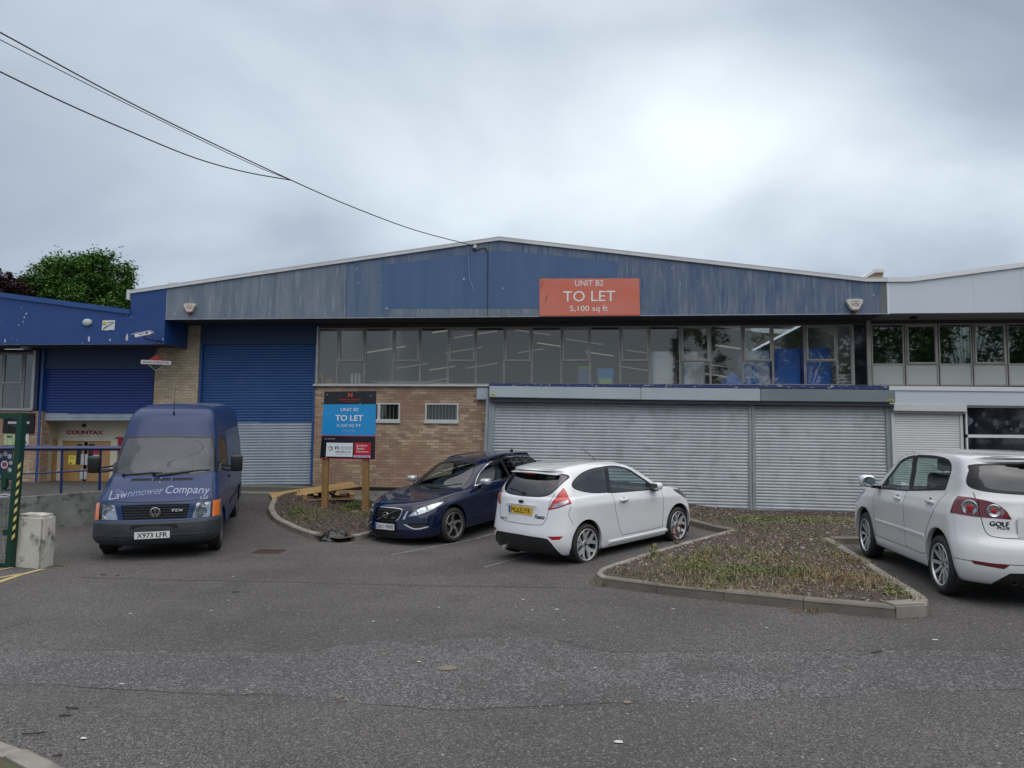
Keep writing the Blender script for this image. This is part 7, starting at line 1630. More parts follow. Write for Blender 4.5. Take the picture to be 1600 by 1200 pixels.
# alarm boxes
M_cream2 = mk('alarm_cream', (.62, .58, .47), (.55, .52, .42), 9, .45); M_wine = mk('alarm_lens', (.16, .02, .02), rough=.2)
def alarm(px, py, sc_, label, mat, skew=0):
    x, y, z = onY(px, py, YF-.01); r = thing('alarm_box', label, 'alarm box', (x, y, z), 0, 'alarm boxes on the blue fascia')
    MB().prism([(-.155*sc_, .115*sc_), (.155*sc_, .115*sc_), (.175*sc_, .055*sc_), (.07*sc_, -.125*sc_), (-.07*sc_, -.125*sc_), (-.175*sc_, .055*sc_)], 0, -.10, 'y').build('casing', mat, r, bevel=.015)
    MB().prism([(-.06*sc_, -.125*sc_), (.06*sc_, -.125*sc_), (.035*sc_, -.185*sc_), (-.035*sc_, -.185*sc_)], -.01, -.08, 'y').build('strobe', M_wine, r, bevel=.01)
    T = TF((0, -.102, -.005), (1, 0, 0), (0, 0, 1)); ftext('lettering', 'VCS' if px > 800 else 'VCS', T, .15*sc_, .06*sc_, mk('alarm_print', (.38, .03, .04), rough=.5), r, bold=.04)
    MB().box(-.07*sc_, .07*sc_, -.0015, .0, .055*sc_, .075*sc_, T=Matrix.Translation((0, -.101, .0))).build('alarm_mark', mk('alarm_grey', (.3, .28, .24), rough=.6), r)
alarm(298.5, 481.5, .95, 'cream alarm box on the bleached left end of the fascia, above the roller door', M_cream2); alarm(1333.8, 476.5, 1.12, 'white alarm box on the fascia beside the white-clad unit', mk('alarm_white', (.58, .60, .56), (.50, .52, .49), 9, .45))
x, y, z = onY(137.5, 504, YF-.02); r = thing('alarm_box', 'small pale oval sounder on the royal blue fascia', 'alarm box', (x, y, z))
MB().lathe([(.115, 0), (.115, .05), (.09, .075), (0, .08)], axis='z', n=32, T=TF((0, 0, 0), (1, 0, 0), (0, 0, 1)) @ Matrix.Diagonal((1.08, .82, 1, 1))).build('casing', mk('pale_casing', (.50, .56, .56), (.42, .48, .48), 9, .4), r, smooth=50)
# warning notice on the blue fascia
x, y, z = onY(169.5, 508.3, YF-.022); r = thing('warning_sign', 'peeling white warning notice with yellow triangle on the royal blue fascia', 'sign', (x, y, z))
MB().prism([(-.185, -.125), (-.02, -.14), (.06, -.125), (.18, -.125), (.185, .135), (-.165, .135)], 0, -.008, 'y').build('panel', mk('notice_white', (.58, .62, .64), rough=.5), r)
MB().prism([(-.17, .03), (-.05, .03), (-.11, .125)], -.008, -.011, 'y').build('triangle', mk('warning_yellow', (.65, .42, .03), rough=.5), r); MB().prism([(-.165, .015), (-.055, .015), (-.055, .028), (-.165, .028)], -.008, -.011, 'y').box(-.02, .17, -.011, -.008, .065, .08).prism([(-.15, -.11), (-.10, -.09), (.10, .03), (.17, .07), (.16, .08), (.08, .04), (-.13, -.07)], -.008, -.012, 'y').build('print', mk('sign_print', (.10, .11, .12), rough=.6), r)
# security camera under the blue canopy's face
x, y, z = onY(224, 523, YF-.45); r = thing('security_camera', 'white boxy security camera on a bracket below the royal blue fascia', 'camera', (x, y, z))
T = Matrix.Rotation(R_(-14), 4, 'Y') @ Matrix.Rotation(R_(12), 4, 'Z')
M_cw = mk('camera_white', (.66, .66, .68), rough=.4)
MB().prism([(-.20, -.04), (.20, -.04), (.20, .055), (-.20, .055)], -.05, .05, 'y', T=T).build('housing', M_cw, r, bevel=.01); MB().box(-.27, .20, -.06, .06, .056, .066, T=T).build('sun_shield', M_cw, r); MB().box(.20, .26, -.035, .035, -.03, .04, T=T).build('rear_cap', mk('camera_grey', (.3, .3, .33), rough=.5), r, bevel=.008)
MB().lathe([(.035, 0), (.03, .02), (0, .01)], axis='x', n=20, T=T @ Matrix.Translation((-.222, 0, 0))).build('lens', M_dglass, r, smooth=40); MB().box(.07, .14, -.053, -.05, -.01, .035, T=T).box(-.09, .03, -.053, -.05, 0, .018, T=T).build('label_panel', mk('camera_label', (.06, .06, .07), rough=.5), r)
MB().tube([(.02, 0, -.04), (.05, .0, -.11), (.20, .40, -.13)], .016, 8).lathe([(.05, 0), (.05, .03)], axis='y', n=16, T=Matrix.Translation((.20, .38, -.13))).build('bracket', M_dark, r, smooth=40)
# diamond sign hanging under the canopy
x, y, z = onY(244, 566, YF+.25); r = thing('hanging_sign', 'black and red diamond sign with a white name bar hanging at the brick pier', 'sign', (x, y, z), R_(28))
MB().prism([(0, .235), (.25, 0), (0, -.235), (-.25, 0)], 0, .05, 'y').build('diamond', M_bblk, r); MB().prism([(0, .215), (.20, .03), (-.20, .03)], -.004, .01, 'y').build('red_field', mk('sign_red', (.40, .02, .012), rough=.45), r)
MB().box(-.36, .36, -.03, .07, -.062, .045).build('name_bar', mk('name_bar', (.62, .62, .62), rough=.5), r, bevel=.006); ftext('lettering', 'BRIGGS & STRATTON', TF((0, -.031, -.008), (1, 0, 0), (0, 0, 1)), .62, .055, M_ptxt, r, bold=.02)
MB().tube([(-.19, -.004, -.062), (0, -.004, -.232), (.19, -.004, -.062)], .006, 6).build('rim', mk('sign_rim', (.45, .45, .45), rough=.5), r)
MB().tube([(.0, .025, .2), (.0, .025, .40)], .012, 8).box(-.05, .05, 0, .05, .38, .40).build('hanger', M_dark, r)
# retaining wall beside the ramp, and the blue railing on it
wa, wb = onT(-60, 862), onT(190, 786); wa.y = wa.y
P0 = Vector(onY(-60, 850, 13.6)); P1 = Vector(onY(192, 780, 15.0))
def wp_(px, pyt, pyb, t): Yp = 13.6+(15.0-13.6)*t; return onY(px, pyt, Yp), onY(px, pyb, Yp)
RW = thing('retaining_wall', 'low stained concrete retaining wall rising beside the ramp, under the blue railing', 'wall', P0)
st = [(-60, 781.5, 885, 0), (20, 777, 856, .32), (95, 771.5, 831, .62), (128, 768.5, 818, .75), (160, 767, 806, .87), (192, 766.5, 796, 1)]
mb = MB(); vs = []
for px, a, b, t in st: tp, bt = wp_(px, a, b, t); vs += [(bt[0], bt[1], bt[2]-.3), (tp[0], tp[1], tp[2]-.015), (tp[0], tp[1]+.015, tp[2]), (tp[0], tp[1]+.22, tp[2]), (tp[0], tp[1]+.22, bt[2]-.3)]
fs = []
for i in range(len(st)-1):
    for j in range(4): a = i*5+j; fs.append((a, a+1, a+6, a+5))
fs += [(4, 3, 2, 1, 0), tuple((len(st)-1)*5+j for j in range(5))]
mb.add(vs, fs).build('wall', mk('stained_concrete', (.20, .205, .195), (.13, .135, .13), 2.2, .92, det=14, c3=(.05, .05, .05), s3=5, lo3=.53, hi3=.70, bump=.5, bscale=35), RW, smooth=30); adopt(RW)
# raised walk behind the wall
mb = MB(); t0 = vs[3]; t1 = vs[5*5+3]; mb.add([(t0[0]-6, t0[1], t0[2]-.06), (t0[0], t0[1], t0[2]-.06), (t1[0], t1[1], t1[2]-.06), (t1[0]+.3, YW+1.4, zfl-.0), (t0[0]-8, YW+1.4, zfl)], [(0, 1, 2, 3, 4)]); tag(mb.build('raised_walk', M_conc), kind='structure')
RL = thing('railing', 'blue tubular railing on the retaining wall in front of the timber doors', 'railing', vs[7])
M_rail = mk('railing_blue', (.007, .020, .10), (.009, .025, .11), 6, .4)
def rp(px, py): t = (px+60)/252; Yp = 13.6+1.4*t+.11; return Vector(onY(px, py, Yp))
MB().tube([rp(-60, 700.5), rp(190, 700.5)], .052, 4).build('top_rail', M_rail, RL); MB().tube([rp(-60, 744), rp(60, 739.6), rp(150, 734.3), rp(190, 733.5)], .020, 8).build('mid_rail', M_rail, RL, smooth=50)
for px, b in ((-30, 780), (96.5, 776), (156.5, 772)):
    a = rp(px+.6, 702); c_ = rp(px-1.4 if px > 0 else px, b); MB().tube([a, c_], .034, 4).build('post', M_rail, RL)
adopt(RL)
# banner tied to the railing
BNn = thing('tied_banner', 'navy banner with round white pictures tied to the blue railing behind the green gate', 'banner', rp(4, 727)-Vector((0, .08, 0)))
c0, c1, c2, c3 = rp(-40, 705), rp(25.5, 704.5), rp(22.5, 750.5), rp(-40, 752)
MB().prism([(p.x, p.z) for p in (c0, c1, c2, c3)], c1.y-.085, c1.y-.075, 'y').build('sheet', mk('banner_navy', (.012, .025, .075), rough=.6), BNn)
M_bw = mk('banner_print_white', (.55, .55, .58), (.10, .10, .14), 30, .6); M_bm = mk('banner_print_maroon', (.20, .01, .04), (.35, .08, .12), 25, .6)
def disc(px, py, rpx, mat, nm, d=.09, ring=False):
    p = rp(px, py); R1 = rpx*p.y/FPX; return MB().lathe([(R1, 0), (R1*.72 if ring else 0, 0)], axis='z', n=28, T=TF((p.x, c1.y-d, p.z), (1, 0, 0), (0, 0, 1))).build(nm, mat, BNn)
for px, py, rr2 in ((7.5, 709, 4.2), (18, 713, 4.2), (20.5, 723, 3.6), (18, 734, 3.8), (-2, 745, 4), (-4, 712, 4)): disc(px, py, rr2, M_bw, 'picture_roundel')
disc(6, 726, 6.6, mk('banner_white', (.6, .6, .62), rough=.6), 'picture_ring', .092, True); disc(6, 726.5, 4.6, M_bm, 'picture_roundel', .091)
adopt(BNn)
# shop sign and notices on the brick beside the workshop window
r = thing('wall_sign', 'black rectangular sign with a small white logo plate, under the workshop window', 'sign', onY(30, 661, YW-.05))
p0, p1 = onY(6, 645.5, YW-.05), onY(52, 677, YW-.05); box('panel', p0[0], p1[0], YW-.05, YW-.004, p1[2], p0[2], mk('sign_black', (.006, .006, .010), rough=.7), r)
M_sil = mk('sign_silver', (.45, .50, .54), rough=.4)
for a, b in ((12.5, 30), (37, 46)): q0, q1 = onY(a, 658.3, YW-.052), onY(b, 662.6, YW-.052); box('logo_plate', q0[0], q1[0], YW-.056, YW-.050, q1[2], q0[2], M_sil, r, bevel=.003)
MB().tube([onY(20, 656, YW-.054), onY(30, 652.5, YW-.054)], .006, 6).tube([onY(20, 664, YW-.054), onY(28, 668, YW-.054)], .006, 6).build('logo_stroke', mk('sign_dull', (.16, .17, .18), rough=.5), r); adopt(r)
for px, py, w, h, lb, col in ((14.5, 686.5, 15.5, 18, 'pale green camera notice on the brick below the black sign, left one', (.42, .55, .30)), (39.8, 686.5, 8.5, 18, 'white triangle notice on the brick below the black sign, right one', (.60, .62, .58))):
    r = thing('wall_notice', lb, 'notice', onY(px, py, YW-.02)); a, b = onY(px-w/2, py-h/2, YW-.02), onY(px+w/2, py+h/2, YW-.02)
    box('panel', a[0], b[0], YW-.02, YW-.004, b[2], a[2], mk('notice_green', col, rough=.5), r)
    if px < 20: q0, q1 = onY(px-4, 681, YW-.022), onY(px+4, 683.6, YW-.022); box('pictogram', q0[0], q1[0], YW-.024, YW-.02, q1[2], q0[2], M_ptxt, r)
    else:
        t_ = [onY(px-4, 695, YW-.022), onY(px+2.3, 693, YW-.022), onY(px-3, 680.5, YW-.022)]; MB().prism([(v[0], v[2]) for v in t_], YW-.024, YW-.02, 'y').build('pictogram', mk('pictogram_dark', (.03, .03, .03), rough=.5), r)
        t_ = [onY(px-3.4, 693, YW-.022), onY(px+1, 691.8, YW-.022), onY(px-2.8, 684, YW-.022)]; MB().prism([(v[0], v[2]) for v in t_], YW-.0255, YW-.02, 'y').build('pictogram', mk('pictogram_lime', (.45, .50, .05), rough=.5), r)
    adopt(r)
# green mesh gate with its hazard-striped post
g0 = onT(11, 886); YG = g0.y
GT = thing('mesh_gate', 'green mesh gate leaf with a yellow and black striped post at the left edge', 'gate', g0)
M_green = mk('gate_green', (.003, .040, .024), (.004, .047, .028), 8, .4)
def gq(px, py, d=0): return Vector(onY(px, py, YG+d))
MB().prism([(p.x, p.z) for p in (gq(10.5, 888), gq(20.5, 888), gq(39.5, 645), gq(30.5, 645))], YG-.05, YG+.05, 'y').build('post', M_green, GT, bevel=.004)
MB().prism([(p.x, p.z) for p in (gq(-120, 645), gq(31, 645.5), gq(30, 654), gq(-120, 654))], YG-.03, YG+.03, 'y').build('top_bar', M_green, GT, bevel=.003)
MB().prism([(p.x, p.z) for p in (gq(-120, 880), gq(11.5, 880), gq(11, 888), gq(-120, 888))], YG-.03, YG+.03, 'y').build('bottom_bar', M_green, GT, bevel=.003)
MB().prism([(p.x, p.z) for p in (gq(3.5, 737), gq(11, 737), gq(11.5, 760), gq(7, 764), gq(22, 764), gq(21.5, 766.8), gq(4, 766.8))], YG-.03, YG+.03, 'y').box(gq(4, 740).x, gq(24, 740).x, YG-.035, YG+.035, gq(4, 748).z, gq(4, 738).z).build('latch', M_green, GT)
st_ = MB(); st2 = MB(); n = 9
for k in range(n):
    t0, t1 = k/n, (k+.5)/n; e = lambda t, s: (22.4+10.4*(1-t)-(4.8 if s == 0 else 0), 722+124*t)
    q = [e(t0, 0), e(t0, 1), e(t1, 1), e(t1, 0)]; q = [(q[0][0], q[0][1]+5), q[1], q[2], (q[3][0], q[3][1]+5)]
    P = [gq(a, b, -.056) for a, b in q]; st_.add([tuple(p) for p in P], [(0, 1, 2, 3)])
q = [(28.0, 722), (32.8, 722), (22.4, 846), (17.6, 851)]; st2.add([tuple(gq(a, b, -.053)) for a, b in q], [(0, 1, 2, 3)])
st2.build('hazard_tape', mk('tape_black', (.012, .010, .008), rough=.5), GT); st_.build('hazard_stripe', mk('tape_yellow', (.58, .52, .16), rough=.5), GT)
ms = MB()
for px in range(-60, 22, 7):
    ms.tube([gq(px+12*0+ (20-px)*0, 774), gq(px+.0, 778), gq(px+3, 783), gq(px-.5, 789), gq(px-1.5, 864), gq(px+1.5, 869), gq(px-2, 875), gq(px-2, 880)], .0032, 5)
for py in (779, 794, 824, 844, 865): ms.tube([gq(-70, py), gq(19-(py-779)*.1, py)], .0032, 5)
ms.build('mesh_panel', M_green, GT); ms = MB()
for px in range(-60, 30, 8): ms.tube([gq(px, 654), gq(px-.8, 774)], .0016, 4)
for py in (686, 720): ms.tube([gq(-70, py), gq(30, py)], .0016, 4)
ms.build('mesh_panel', M_green, GT); MB().tube([gq(-5, 775), gq(8, 772), gq(18, 774), gq(12, 776), gq(-5, 777)], .012, 6).build('coiled_wire', M_alloy, GT, smooth=50)
MB().prism([(p.x, p.z) for p in (gq(8, 827), gq(15, 827), gq(15, 836), gq(8, 836))], YG-.05, YG-.01, 'y').build('hinge', M_green, GT); adopt(GT)
# whitewashed concrete block at the gate
bA, bB, bC = onT(19, 885), onT(63, 889), onT(86, 881.5); zt_b = onY(60, 806, bB.y)[2]; bD = bA+(bC-bB)
CB = thing('concrete_block', 'whitewashed concrete block with black mould streaks beside the green gate', 'block', bB)
mb = MB(); mb.prism([(bA.x, bA.y), (bB.x, bB.y), (bC.x, bC.y), (bD.x, bD.y)], bB.z-.1, zt_b, 'z')
o = mb.build('block', mk('whitewash', (.60, .585, .51), (.47, .46, .41), 3, .85, det=12, c3=(.14, .14, .13), s3=4.2, lo3=.54, hi3=.66, bump=.6, bscale=30), CB, bevel=.045, seg=4); adopt(CB)
bm = bmesh.new(); bm.from_mesh(o.data); bmesh.ops.subdivide_edges(bm, edges=bm.edges, cuts=3, use_grid_fill=True); rb_ = random.Random(3)
for v in bm.verts: v.co += Vector((rb_.uniform(-1, 1), rb_.uniform(-1, 1), rb_.uniform(-1, 1)))*.005
bm.to_mesh(o.data); bm.free()
# pallet with plywood sheets on the sign bed
M_pal = mk('pallet_wood', (.46, .32, .165), (.34, .23, .11), 5, .85, stretch=(1, 6, 6), det=8); M_plyw = mk('plywood', (.42, .285, .115), (.33, .215, .08), 1.6, .7, stretch=(1, 5, 1), det=9, c3=(.24, .16, .08), s3=3, lo3=.6, hi3=.8)
pc = onT(490, 796, .04); pc = Vector((pc.x-.02, pc.y+.95, bz(pc.x, pc.y+.95)+.13))
PL = thing('pallet', 'broken timber pallet lying on the edge of the sign bed', 'pallet', (pc.x, pc.y, pc.z), R_(24))
for y in (-.45, 0, .45): MB().box(-.6, .6, y-.04, y+.04, .0, .02).box(-.6, -.50, y-.05, y+.05, .02, .11).box(-.05, .05, y-.05, y+.05, .02, .11).box(.50, .60, y-.05, y+.05, .02, .11).build('runner', M_pal, PL, bevel=.003)
for i, x in enumerate((-.55, -.30, -.06, .20, .55)): MB().box(x-.05, x+.05, -.52, .52, .112, .132).build('deck_board', M_pal, PL, bevel=.003)
for i, (a, b, lb) in enumerate(((( 418, 776.5), (470, 779.5), 'long plywood sheet lying across the broken pallet'), ((440, 780), (476, 781.5), 'narrow plywood offcut under the long sheet on the pallet'))):
    r = thing('plywood_sheet', lb, 'board', (pc.x-.36-.05*i, pc.y+.02-.16*i, pc.z+.19-.03*i), R_(30+4*i), 'plywood lying on the pallet')
    w, l = ((.34, 1.02), (.12, .72))[i]
    MB().box(-l, l, -w, w, -.009, .009, T=Matrix.Rotation(R_(-7-1.5*i), 4, 'Y') @ Matrix.Rotation(R_(7), 4, 'X')).build('board', M_plyw, r, bevel=.002)
for nm, lb, T in (('timber_offcut', 'split timber length sticking out from the right of the pallet', (.62, .1, .16)),):
    r = thing(nm, lb, 'timber', (pc.x+T[0], pc.y+T[1], pc.z+T[2]), R_(20)); MB().box(-.42, .34, -.05, .05, -.035, .03).build('beam', M_pal, r, bevel=.006)
# black plastic over the kerb
k0 = onT(519, 846); bg = thing('plastic_bag', 'crumpled black plastic sack draped over the kerb of the sign bed', 'plastic sack', (k0.x, k0.y+.10, k0.z)); r2 = random.Random(6)
nx_, ny_ = 34, 16; vs_ = []; fs_ = []
from mathutils import noise as mno
for j in range(ny_):
    for i in range(nx_):
        u, v = i/(nx_-1), j/(ny_-1); x = (u-.5)*.56; y = (v-.35)*.40; rad = 1-max(0, abs(u-.5)*2)**3
        base = .175 if y > .0 else .175+1.25*y if y > -.13 else .012
        z = base*rad+.08*rad*mno.noise(Vector((x*9, y*9, 1)))+.03*mno.noise(Vector((x*26, y*26, 3)))*rad; z = max(z, .004)
        x += .03*mno.noise(Vector((y*12, 5, v*3))); y += .03*mno.noise(Vector((x*11, 2, 7))); vs_.append((x, y-.02, z+.005))
for j in range(ny_-1):
    for i in range(nx_-1): a = j*nx_+i; fs_.append((a, a+1, a+nx_+1, a+nx_))
MB().add(vs_, fs_).build('sack', mk('black_plastic', (.010, .011, .012), (.03, .03, .03), 30, .28), bg, smooth=70)
# things stored behind the ribbon window
M_wrap = mk('stretch_wrap', (.72, .78, .86), (.86, .88, .92), 3, .25, coat=.5, stretch=(1, 1, 5), det=8, c3=(.50, .60, .76), s3=6); M_tarp = mk('blue_tarpaulin', (.012, .15, .72), (.02, .19, .80), 2.5, .4, det=8, c3=(.20, .36, .80), s3=6, lo3=.60, hi3=.78)
def stock(name, label, px0, px1, pyt, Y, d, mat, cat, group=None, round_=.05, wob=.02, seed=1):
    a = onY(px0, 600, Y)[0]; b = onY(px1, 600, Y)[0]; z0 = ZE+.012; z1 = onY((px0+px1)/2, pyt, Y)[2]; r = thing(name, label, cat, ((a+b)/2, Y+d/2, z0), 0, group); rq = random.Random(seed)
    w = (b-a)/2; mb = MB(); L_ = 8; n = 28; vs_ = []
    for k in range(L_+1):
        z = (z1-z0)*k/L_; sc2 = 1-.06*(k/L_)**6+rq.uniform(-wob, wob)
        for i in range(n):
            t = 2*PI*i/n; e = .35; c_, s2 = math.cos(t), math.sin(t); vs_.append((w*sc2*math.copysign(abs(c_)**e, c_)+rq.uniform(-wob, wob)*.3, d/2*sc2*math.copysign(abs(s2)**e, s2)+rq.uniform(-wob, wob)*.3, z))
    fs_ = [(k*n+i, k*n+(i+1) % n, (k+1)*n+(i+1) % n, (k+1)*n+i) for k in range(L_) for i in range(n)]+[tuple(range(L_*n, (L_+1)*n))]
    mb.add(vs_, fs_).build('load', mat, r, smooth=60); return r
stock('wrapped_pallet_load', 'tall white stretch-wrapped stack behind the ribbon window, the left one of two', 1018, 1054, 549, YW+.35, 1.0, M_wrap, 'wrapped load', 'wrapped loads behind the window', seed=1)
stock('wrapped_pallet_load', 'white wrapped stack partly behind an opening light, just right of the taller stack', 1066, 1104, 549, YW+.45, 1.0, M_wrap, 'wrapped load', 'wrapped loads behind the window', seed=2)
stock('covered_load', 'pale and blue wrapped stack behind the window, next to the all-blue ones', 1164, 1206, 547, YW+.40, 1.0, mk('mixed_wrap', (.02, .20, .80), (.62, .70, .86), 2.5, .3, det=9, lo=.42, hi=.55), 'covered load', seed=3)
stock('covered_load', 'bright blue sheeted stack filling the widest part of the window bay', 1211, 1254, 544, YW+.35, 1.0, M_tarp, 'covered load', seed=4)
stock('covered_load', 'bright blue sheeted stack at the right end, behind the last opening light', 1256, 1303, 543, YW+.40, 1.0, M_tarp, 'covered load', seed=5)
r = thing('blue_sheeting', 'low slumped heap of blue sheeting between the wrapped stacks', 'sheeting', (onY(1140, 600, YW+.5)[0], YW+.6, ZE+.012)); vs_ = []; fs_ = []
for j in range(12):
    for i in range(16):
        u, v = i/15, j/11; x = (u-.5)*.72; y = (v-.5)*.8; z = .42*max(0, 1-abs(u-.62)*1.9)*math.sin(PI*v)+.05*mno.noise(Vector((x*9, y*9, 0)))*math.sin(PI*v); vs_.append((x, y, max(0, z)+.002))
fs_ = [(j*16+i, j*16+i+1, (j+1)*16+i+1, (j+1)*16+i) for j in range(11) for i in range(15)]; MB().add(vs_, fs_).build('sheet', M_tarp, r, smooth=40)
for px0, px1, pyt, c1_, c2_, lb in ((903, 921, 573, (.10, .22, .38), (.25, .55, .10), 'blue bin with a lime green rim behind the window'), (932.5, 959.5, 576.5, (.06, .30, .62), (.28, .60, .06), 'bright blue and green crate standing behind the window')):
    a = onY(px0, 600, YW+.3)[0]; b = onY(px1, 600, YW+.3)[0]; z1 = onY(px0, pyt, YW+.3)[2]; r = thing('storage_bin', lb, 'bin', ((a+b)/2, YW+.5, ZE+.012)); w = (b-a)/2; h = z1-ZE
    MB().add([(-w*.85, -.17, 0), (w*.85, -.17, 0), (w*.85, .17, 0), (-w*.85, .17, 0), (-w, -.2, h), (w, -.2, h), (w, .2, h), (-w, .2, h)], [(3, 2, 1, 0), (0, 1, 5, 4), (1, 2, 6, 5), (2, 3, 7, 6), (3, 0, 4, 7), (4, 5, 6, 7)]).build('tub', mk('bin_body', c1_, rough=.4), r, bevel=.01)
    if px0 < 910: MB().box(-w*1.12, w*1.12, -.22, .22, h-.07, h+.0).build('rim', mk('bin_rim', c2_, rough=.4), r, bevel=.01)
    else: MB().box(-w*.7, w*.7, -.205, -.17, .02, h*.42).build('front_label', mk('bin_label', c2_, (.5, .6, .3), 14, .5), r)
r = thing('wooden_box', 'small pale wooden box with a plank leaning over it, in the first window bay', 'box', (onY(514, 595, YW+.25)[0], YW+.35, ZE+.012)); MB().box(-.10, .10, -.1, .1, 0, .17).build('carton', M_pal, r, bevel=.006)
r = thing('leaning_plank', 'plank leaning in the corner of the first window bay', 'plank', (onY(506, 590, YW+.2)[0], YW+.22, ZE+.012)); MB().box(-.022, .022, -.05, .05, 0, .42, T=Matrix.Rotation(R_(-20), 4, 'Y')).build('plank', M_pal, r)
for k, px in enumerate((549, 555, 560.5)):
    r = thing('white_canister', ('white canister behind the window, nearest the wooden box', 'white canister behind the window, in the middle of the row of three', 'white canister behind the window, farthest right of three')[k], 'canister', (onY(px, 590, YW+.4)[0], YW+.45, ZE+.012), 0, 'white canisters behind the window'); MB().lathe([(0, 0), (.035, 0), (.037, .30), (.028, .33), (.012, .35), (0, .35)], axis='z', n=16).build('canister', mk('white_plastic', (.62, .63, .60), rough=.5), r, smooth=40)
r = thing('sheet_stack', 'stack of pale sheets lying behind the left half of the window', 'sheet stack', (onY(660, 600, YW+.7)[0], YW+.9, ZE+.012)); mb = MB(); r2 = random.Random(14)
for k in range(5): o_ = r2.uniform(-.15, .15); mb.box(-1.35+o_, 1.35+o_-.25*k, -.4, .4, .028*k, .028*k+.022)
mb.build('sheets', mk('pale_panel', (.50, .51, .49), (.38, .39, .37), 4, .6), r)
r = thing('stacked_trays', 'tilted stack of white trays behind the narrow last pane', 'trays', (onY(1320, 600, YW+.3)[0], YW+.4, ZE+.012)); mb = MB()
for k in range(4): mb.box(-.17, .15, -.15, .15, .085*k, .085*k+.06, T=Matrix.Rotation(R_(3-2*k), 4, 'Y'))
mb.build('tray', mk('tray_white', (.62, .63, .60), rough=.5), r, bevel=.006)
# overhead cables
M_cab = mk('cable_black', (.02, .021, .025), rough=.6)
def cpt(px, py, Y): return Vector(onY(px, py, Y))
def cr(pts, n=8):
    out = []
    for i in range(len(pts)-1):
        p0, p1, p2, p3 = pts[max(0, i-1)], pts[i], pts[i+1], pts[min(len(pts)-1, i+2)]
        for k in range(n): t = k/n; out.append(.5*((2*p1)+(p2-p0)*t+(2*p0-5*p1+4*p2-p3)*t*t+(3*p1-3*p2+p3-p0)*t**3))
    return out+[pts[-1]]
e_ = cpt(742, 384, YF-.04)
main_ = [cpt(-260, -95, 6.6), cpt(-120, -15, 7.4), cpt(0, 50.5, 8.2), cpt(230, 174, 10.2), cpt(455, 281.5, 12.6), cpt(560, 327, 14.4), cpt(650, 360, 16), cpt(735, 382.5, 17.6), e_]
o = MB().tube(cr(main_), .010, 6).build('overhead_cable', M_cab, smooth=60); tag(o, 'long dark service cable running from the upper left to the gable peak', 'cable')
o = MB().tube(cr([cpt(-260, -82, 6.6), cpt(-120, -3, 7.4), cpt(0, 62, 8.2), cpt(230, 178, 10.2), cpt(390, 255, 11.8), cpt(455, 281.5, 12.6)]), .006, 6).build('overhead_cable', M_cab, smooth=60); tag(o, 'thinner upper cable just below the main one in the top left sky', 'cable')
o = MB().tube(cr([cpt(-260, -10, 6.6), cpt(-120, 52, 7.4), cpt(0, 112, 8.2), cpt(100, 160, 9), cpt(200, 204, 10), cpt(300, 245, 11), cpt(380, 268, 11.8), cpt(455, 281.5, 12.6)]), .010, 6).build('overhead_cable', M_cab, smooth=60); tag(o, 'sagging lowest cable that joins the main one over the left half of the roof', 'cable')
r = thing('cable_bracket', 'small white cable bracket with looped wire just left of the gable peak', 'bracket', e_); MB().box(-.04, .04, -.03, .04, -.06, .02).build('insulator', M_letw, r, bevel=.01)
def loc(px, py): v = cpt(px, py, YF-.03)-e_; return v
MB().tube(cr([loc(742, 385), loc(739, 389), loc(743, 391.5), loc(750, 389), loc(756, 387.5), loc(760, 389), loc(761.5, 393)], 5), .012, 6).build('wire_loop', M_cab, r, smooth=60); MB().tube(cr([loc(732, 400), loc(733, 425), loc(735.5, 440), loc(741, 455)], 5), .005, 5).build('loose_wire', mk('pale_wire', (.35, .40, .45), rough=.6), r, smooth=60)
MB().tube([loc(762, 393), loc(761.5, 493)], .007, 5).build('drop_wire', M_cab, r)
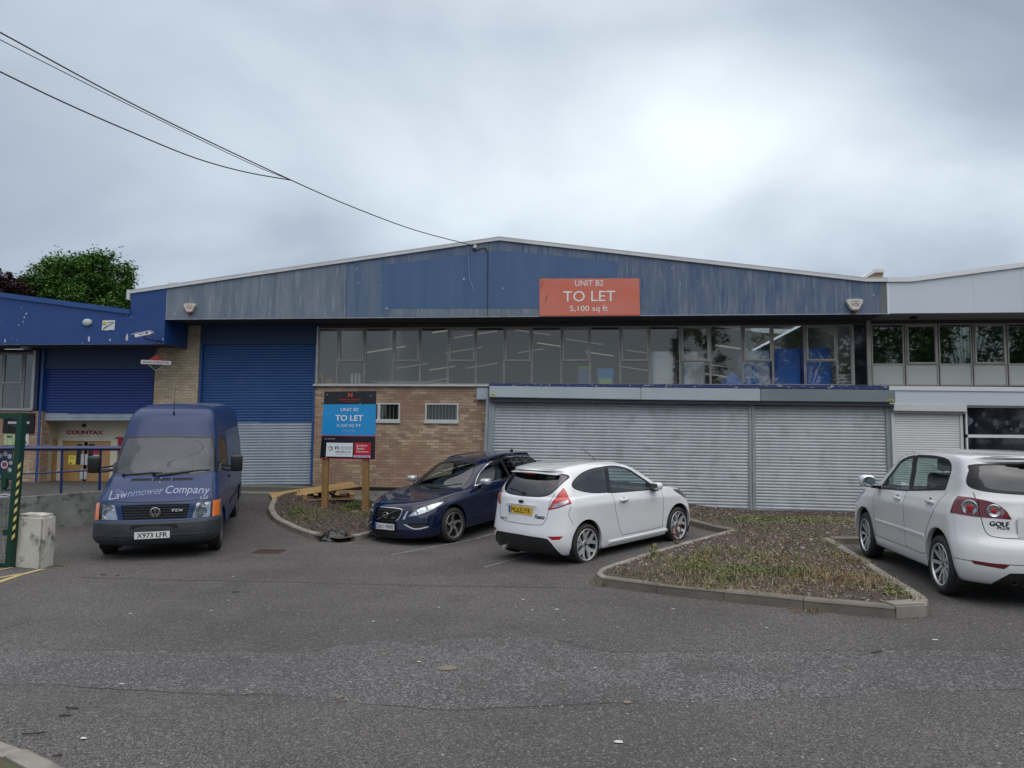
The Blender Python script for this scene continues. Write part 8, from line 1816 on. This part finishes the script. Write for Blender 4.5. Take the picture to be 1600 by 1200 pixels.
# ================================================================ trees
def tree(name, label, X, Y, zb_, zt0, ztop, rx, ry, leafc, n_cl=150, per=90, ls=.09, seed=1, fill=1.0, trunk=None, group=None, bk=1.0):
    rq = random.Random(seed); root = thing(name, label, 'tree', (X, Y, zb_), 0, group); cz = (zt0+ztop)/2-zb_; hz = (ztop-zt0)/2
    M_b = mk('bark', (.075, .062, .05), (.04, .034, .03), 8, .9); tips = []; mb = MB()
    mb.tube([(0, 0, -.2), (.05, 0, cz*.5), (0, .05, cz-hz*.5)], [.26, .20, .15], 10)
    cl = []
    for _ in range(n_cl):
        while True:
            a = Vector((rq.uniform(-1, 1), rq.uniform(-1, 1), rq.uniform(-1, 1)))
            if .25 < a.length < 1: break
        a = a*(a.length**-.45); bump_ = 1+.13*math.sin(a.x*4.3+seed)+.10*math.sin(a.z*6.1+seed*2)+.08*math.sin(a.y*7+1)
        if a.length > 1: a.normalize()
        cl.append(Vector((a.x*rx*bump_, a.y*ry*bump_, cz+a.z*hz*bump_)))
    for c in cl:
        m_ = Vector((c.x*.35, c.y*.35, cz-hz*.35+(c.z-cz)*.35)); mb.tube([(0, 0, cz-hz*.6), m_, c], [.09*bk, .04*bk, .012*bk], 5, cap=False)
    mb.build('trunk', M_b, root, smooth=60)
    vs_ = []; fs_ = []; ms_ = []
    for c in cl:
        rad = rq.uniform(.30, .62)*min(rx, hz)/2.6; dark = rq.random()
        for _ in range(int(per*rq.uniform(.5, 1.2)*fill)):
            d = Vector((rq.gauss(0, 1), rq.gauss(0, 1), rq.gauss(0, .8)))*rad*.6; p = c+d; s = ls*rq.uniform(.6, 1.3); u = Vector((rq.uniform(-1, 1), rq.uniform(-1, 1), rq.uniform(-.6, .6))).normalized(); v = u.cross(Vector((rq.uniform(-.5, .5), rq.uniform(-.5, .5), 1))).normalized(); b = len(vs_)
            vs_ += [p-u*s, p+v*s*.55, p+u*s, p-v*s*.55]; fs_.append((b, b+1, b+2, b+3)); ms_.append(min(2, int(dark*1.6+rq.random()*1.4)))
    me = MB(); me.v = [tuple(p) for p in vs_]; me.f = fs_; me.m = ms_; me.build('crown', [mk('leaf', c, rough=.6, spec=.3) for c in leafc], root); return root
gl_ = ((.085, .205, .035), (.050, .135, .026), (.145, .28, .055))
c = onY(125, 450, 44); tree('maple_tree', 'broad round green tree standing behind the blue workshop roof', c[0]+.1, 44, 0, onY(125, 492, 44)[2]-1.2, onY(125, 401, 44)[2], 3.0, 3.0, gl_, 400, 150, .105, 5)
c = onY(55, 455, 50); tree('maple_tree', 'smaller green tree filling in between the round green tree and the purple one', c[0], 50, 0, onY(60, 500, 50)[2]-1, onY(60, 440, 50)[2], 2.4, 2.2, gl_, 150, 130, .11, 8)
c = onY(5, 455, 40); tree('beech_tree', 'dark purple-leaved tree at the left edge behind the blue roof', c[0]-.2, 40, 0, onY(0, 490, 40)[2]-1, onY(5, 419, 40)[2], 1.65, 1.8, ((.045, .014, .020), (.025, .008, .014), (.07, .022, .028)), 140, 130, .10, 3)
# trees across the road, seen only mirrored in the windows
for k, (x, y, h) in enumerate(((15, -15, 13), (20, -13, 15), (26, -15, 16), (33, -14, 15), (9.5, -27, 13))):
    tree('roadside_tree', ('leafy tree across the road behind the viewer, nearest of the row', 'leafy tree across the road behind the viewer, second along', 'leafy tree across the road behind the viewer, tallest', 'leafy tree across the road behind the viewer, last along', 'tree far behind the viewer on the verge')[k], x, y, 0, 1.0 if k < 4 else 4, h, (3.2, 3.6, 4.2, 4.2, 2.4)[k], 3.2, gl_, (190, 220, 260, 260, 90)[k], 60, .20, 30+k, bk=.35, group='trees across the road')
# ================================================================ vehicles in their places
def gz(x, y): return zt(x, y)
def put(o, X, Y, h, xf, xr, xmid=2.0, dz=0, tall=1.0):
    F = Vector((math.sin(h), math.cos(h))); c = Vector((X, Y)); a = c+F*(xmid-xf); b = c+F*(xmid-xr); Rt = Vector((math.cos(h), -math.sin(h)))
    l = c+Rt*.7; r_ = c-Rt*.7
    place_vehicle(o, X, Y, h, xmid, gz(*a)+dz, gz(*b)+dz, xf, xr, (gz(*l)-gz(*r_))/1.4*0-.01, tall)
v = panel_van(); put(v, -7.757, 12.998, 2.743, 1.02, 4.57)
v = estate(); put(v, -2.79, 15.268, 3.683, .95, 3.726)
v = hatchback(); put(v, .185, 12.95, .709, .80, 3.289, tall=1.03)
v = mpv(); put(v, 4.96, 10.371, .043, .87, 3.448, tall=1.05)
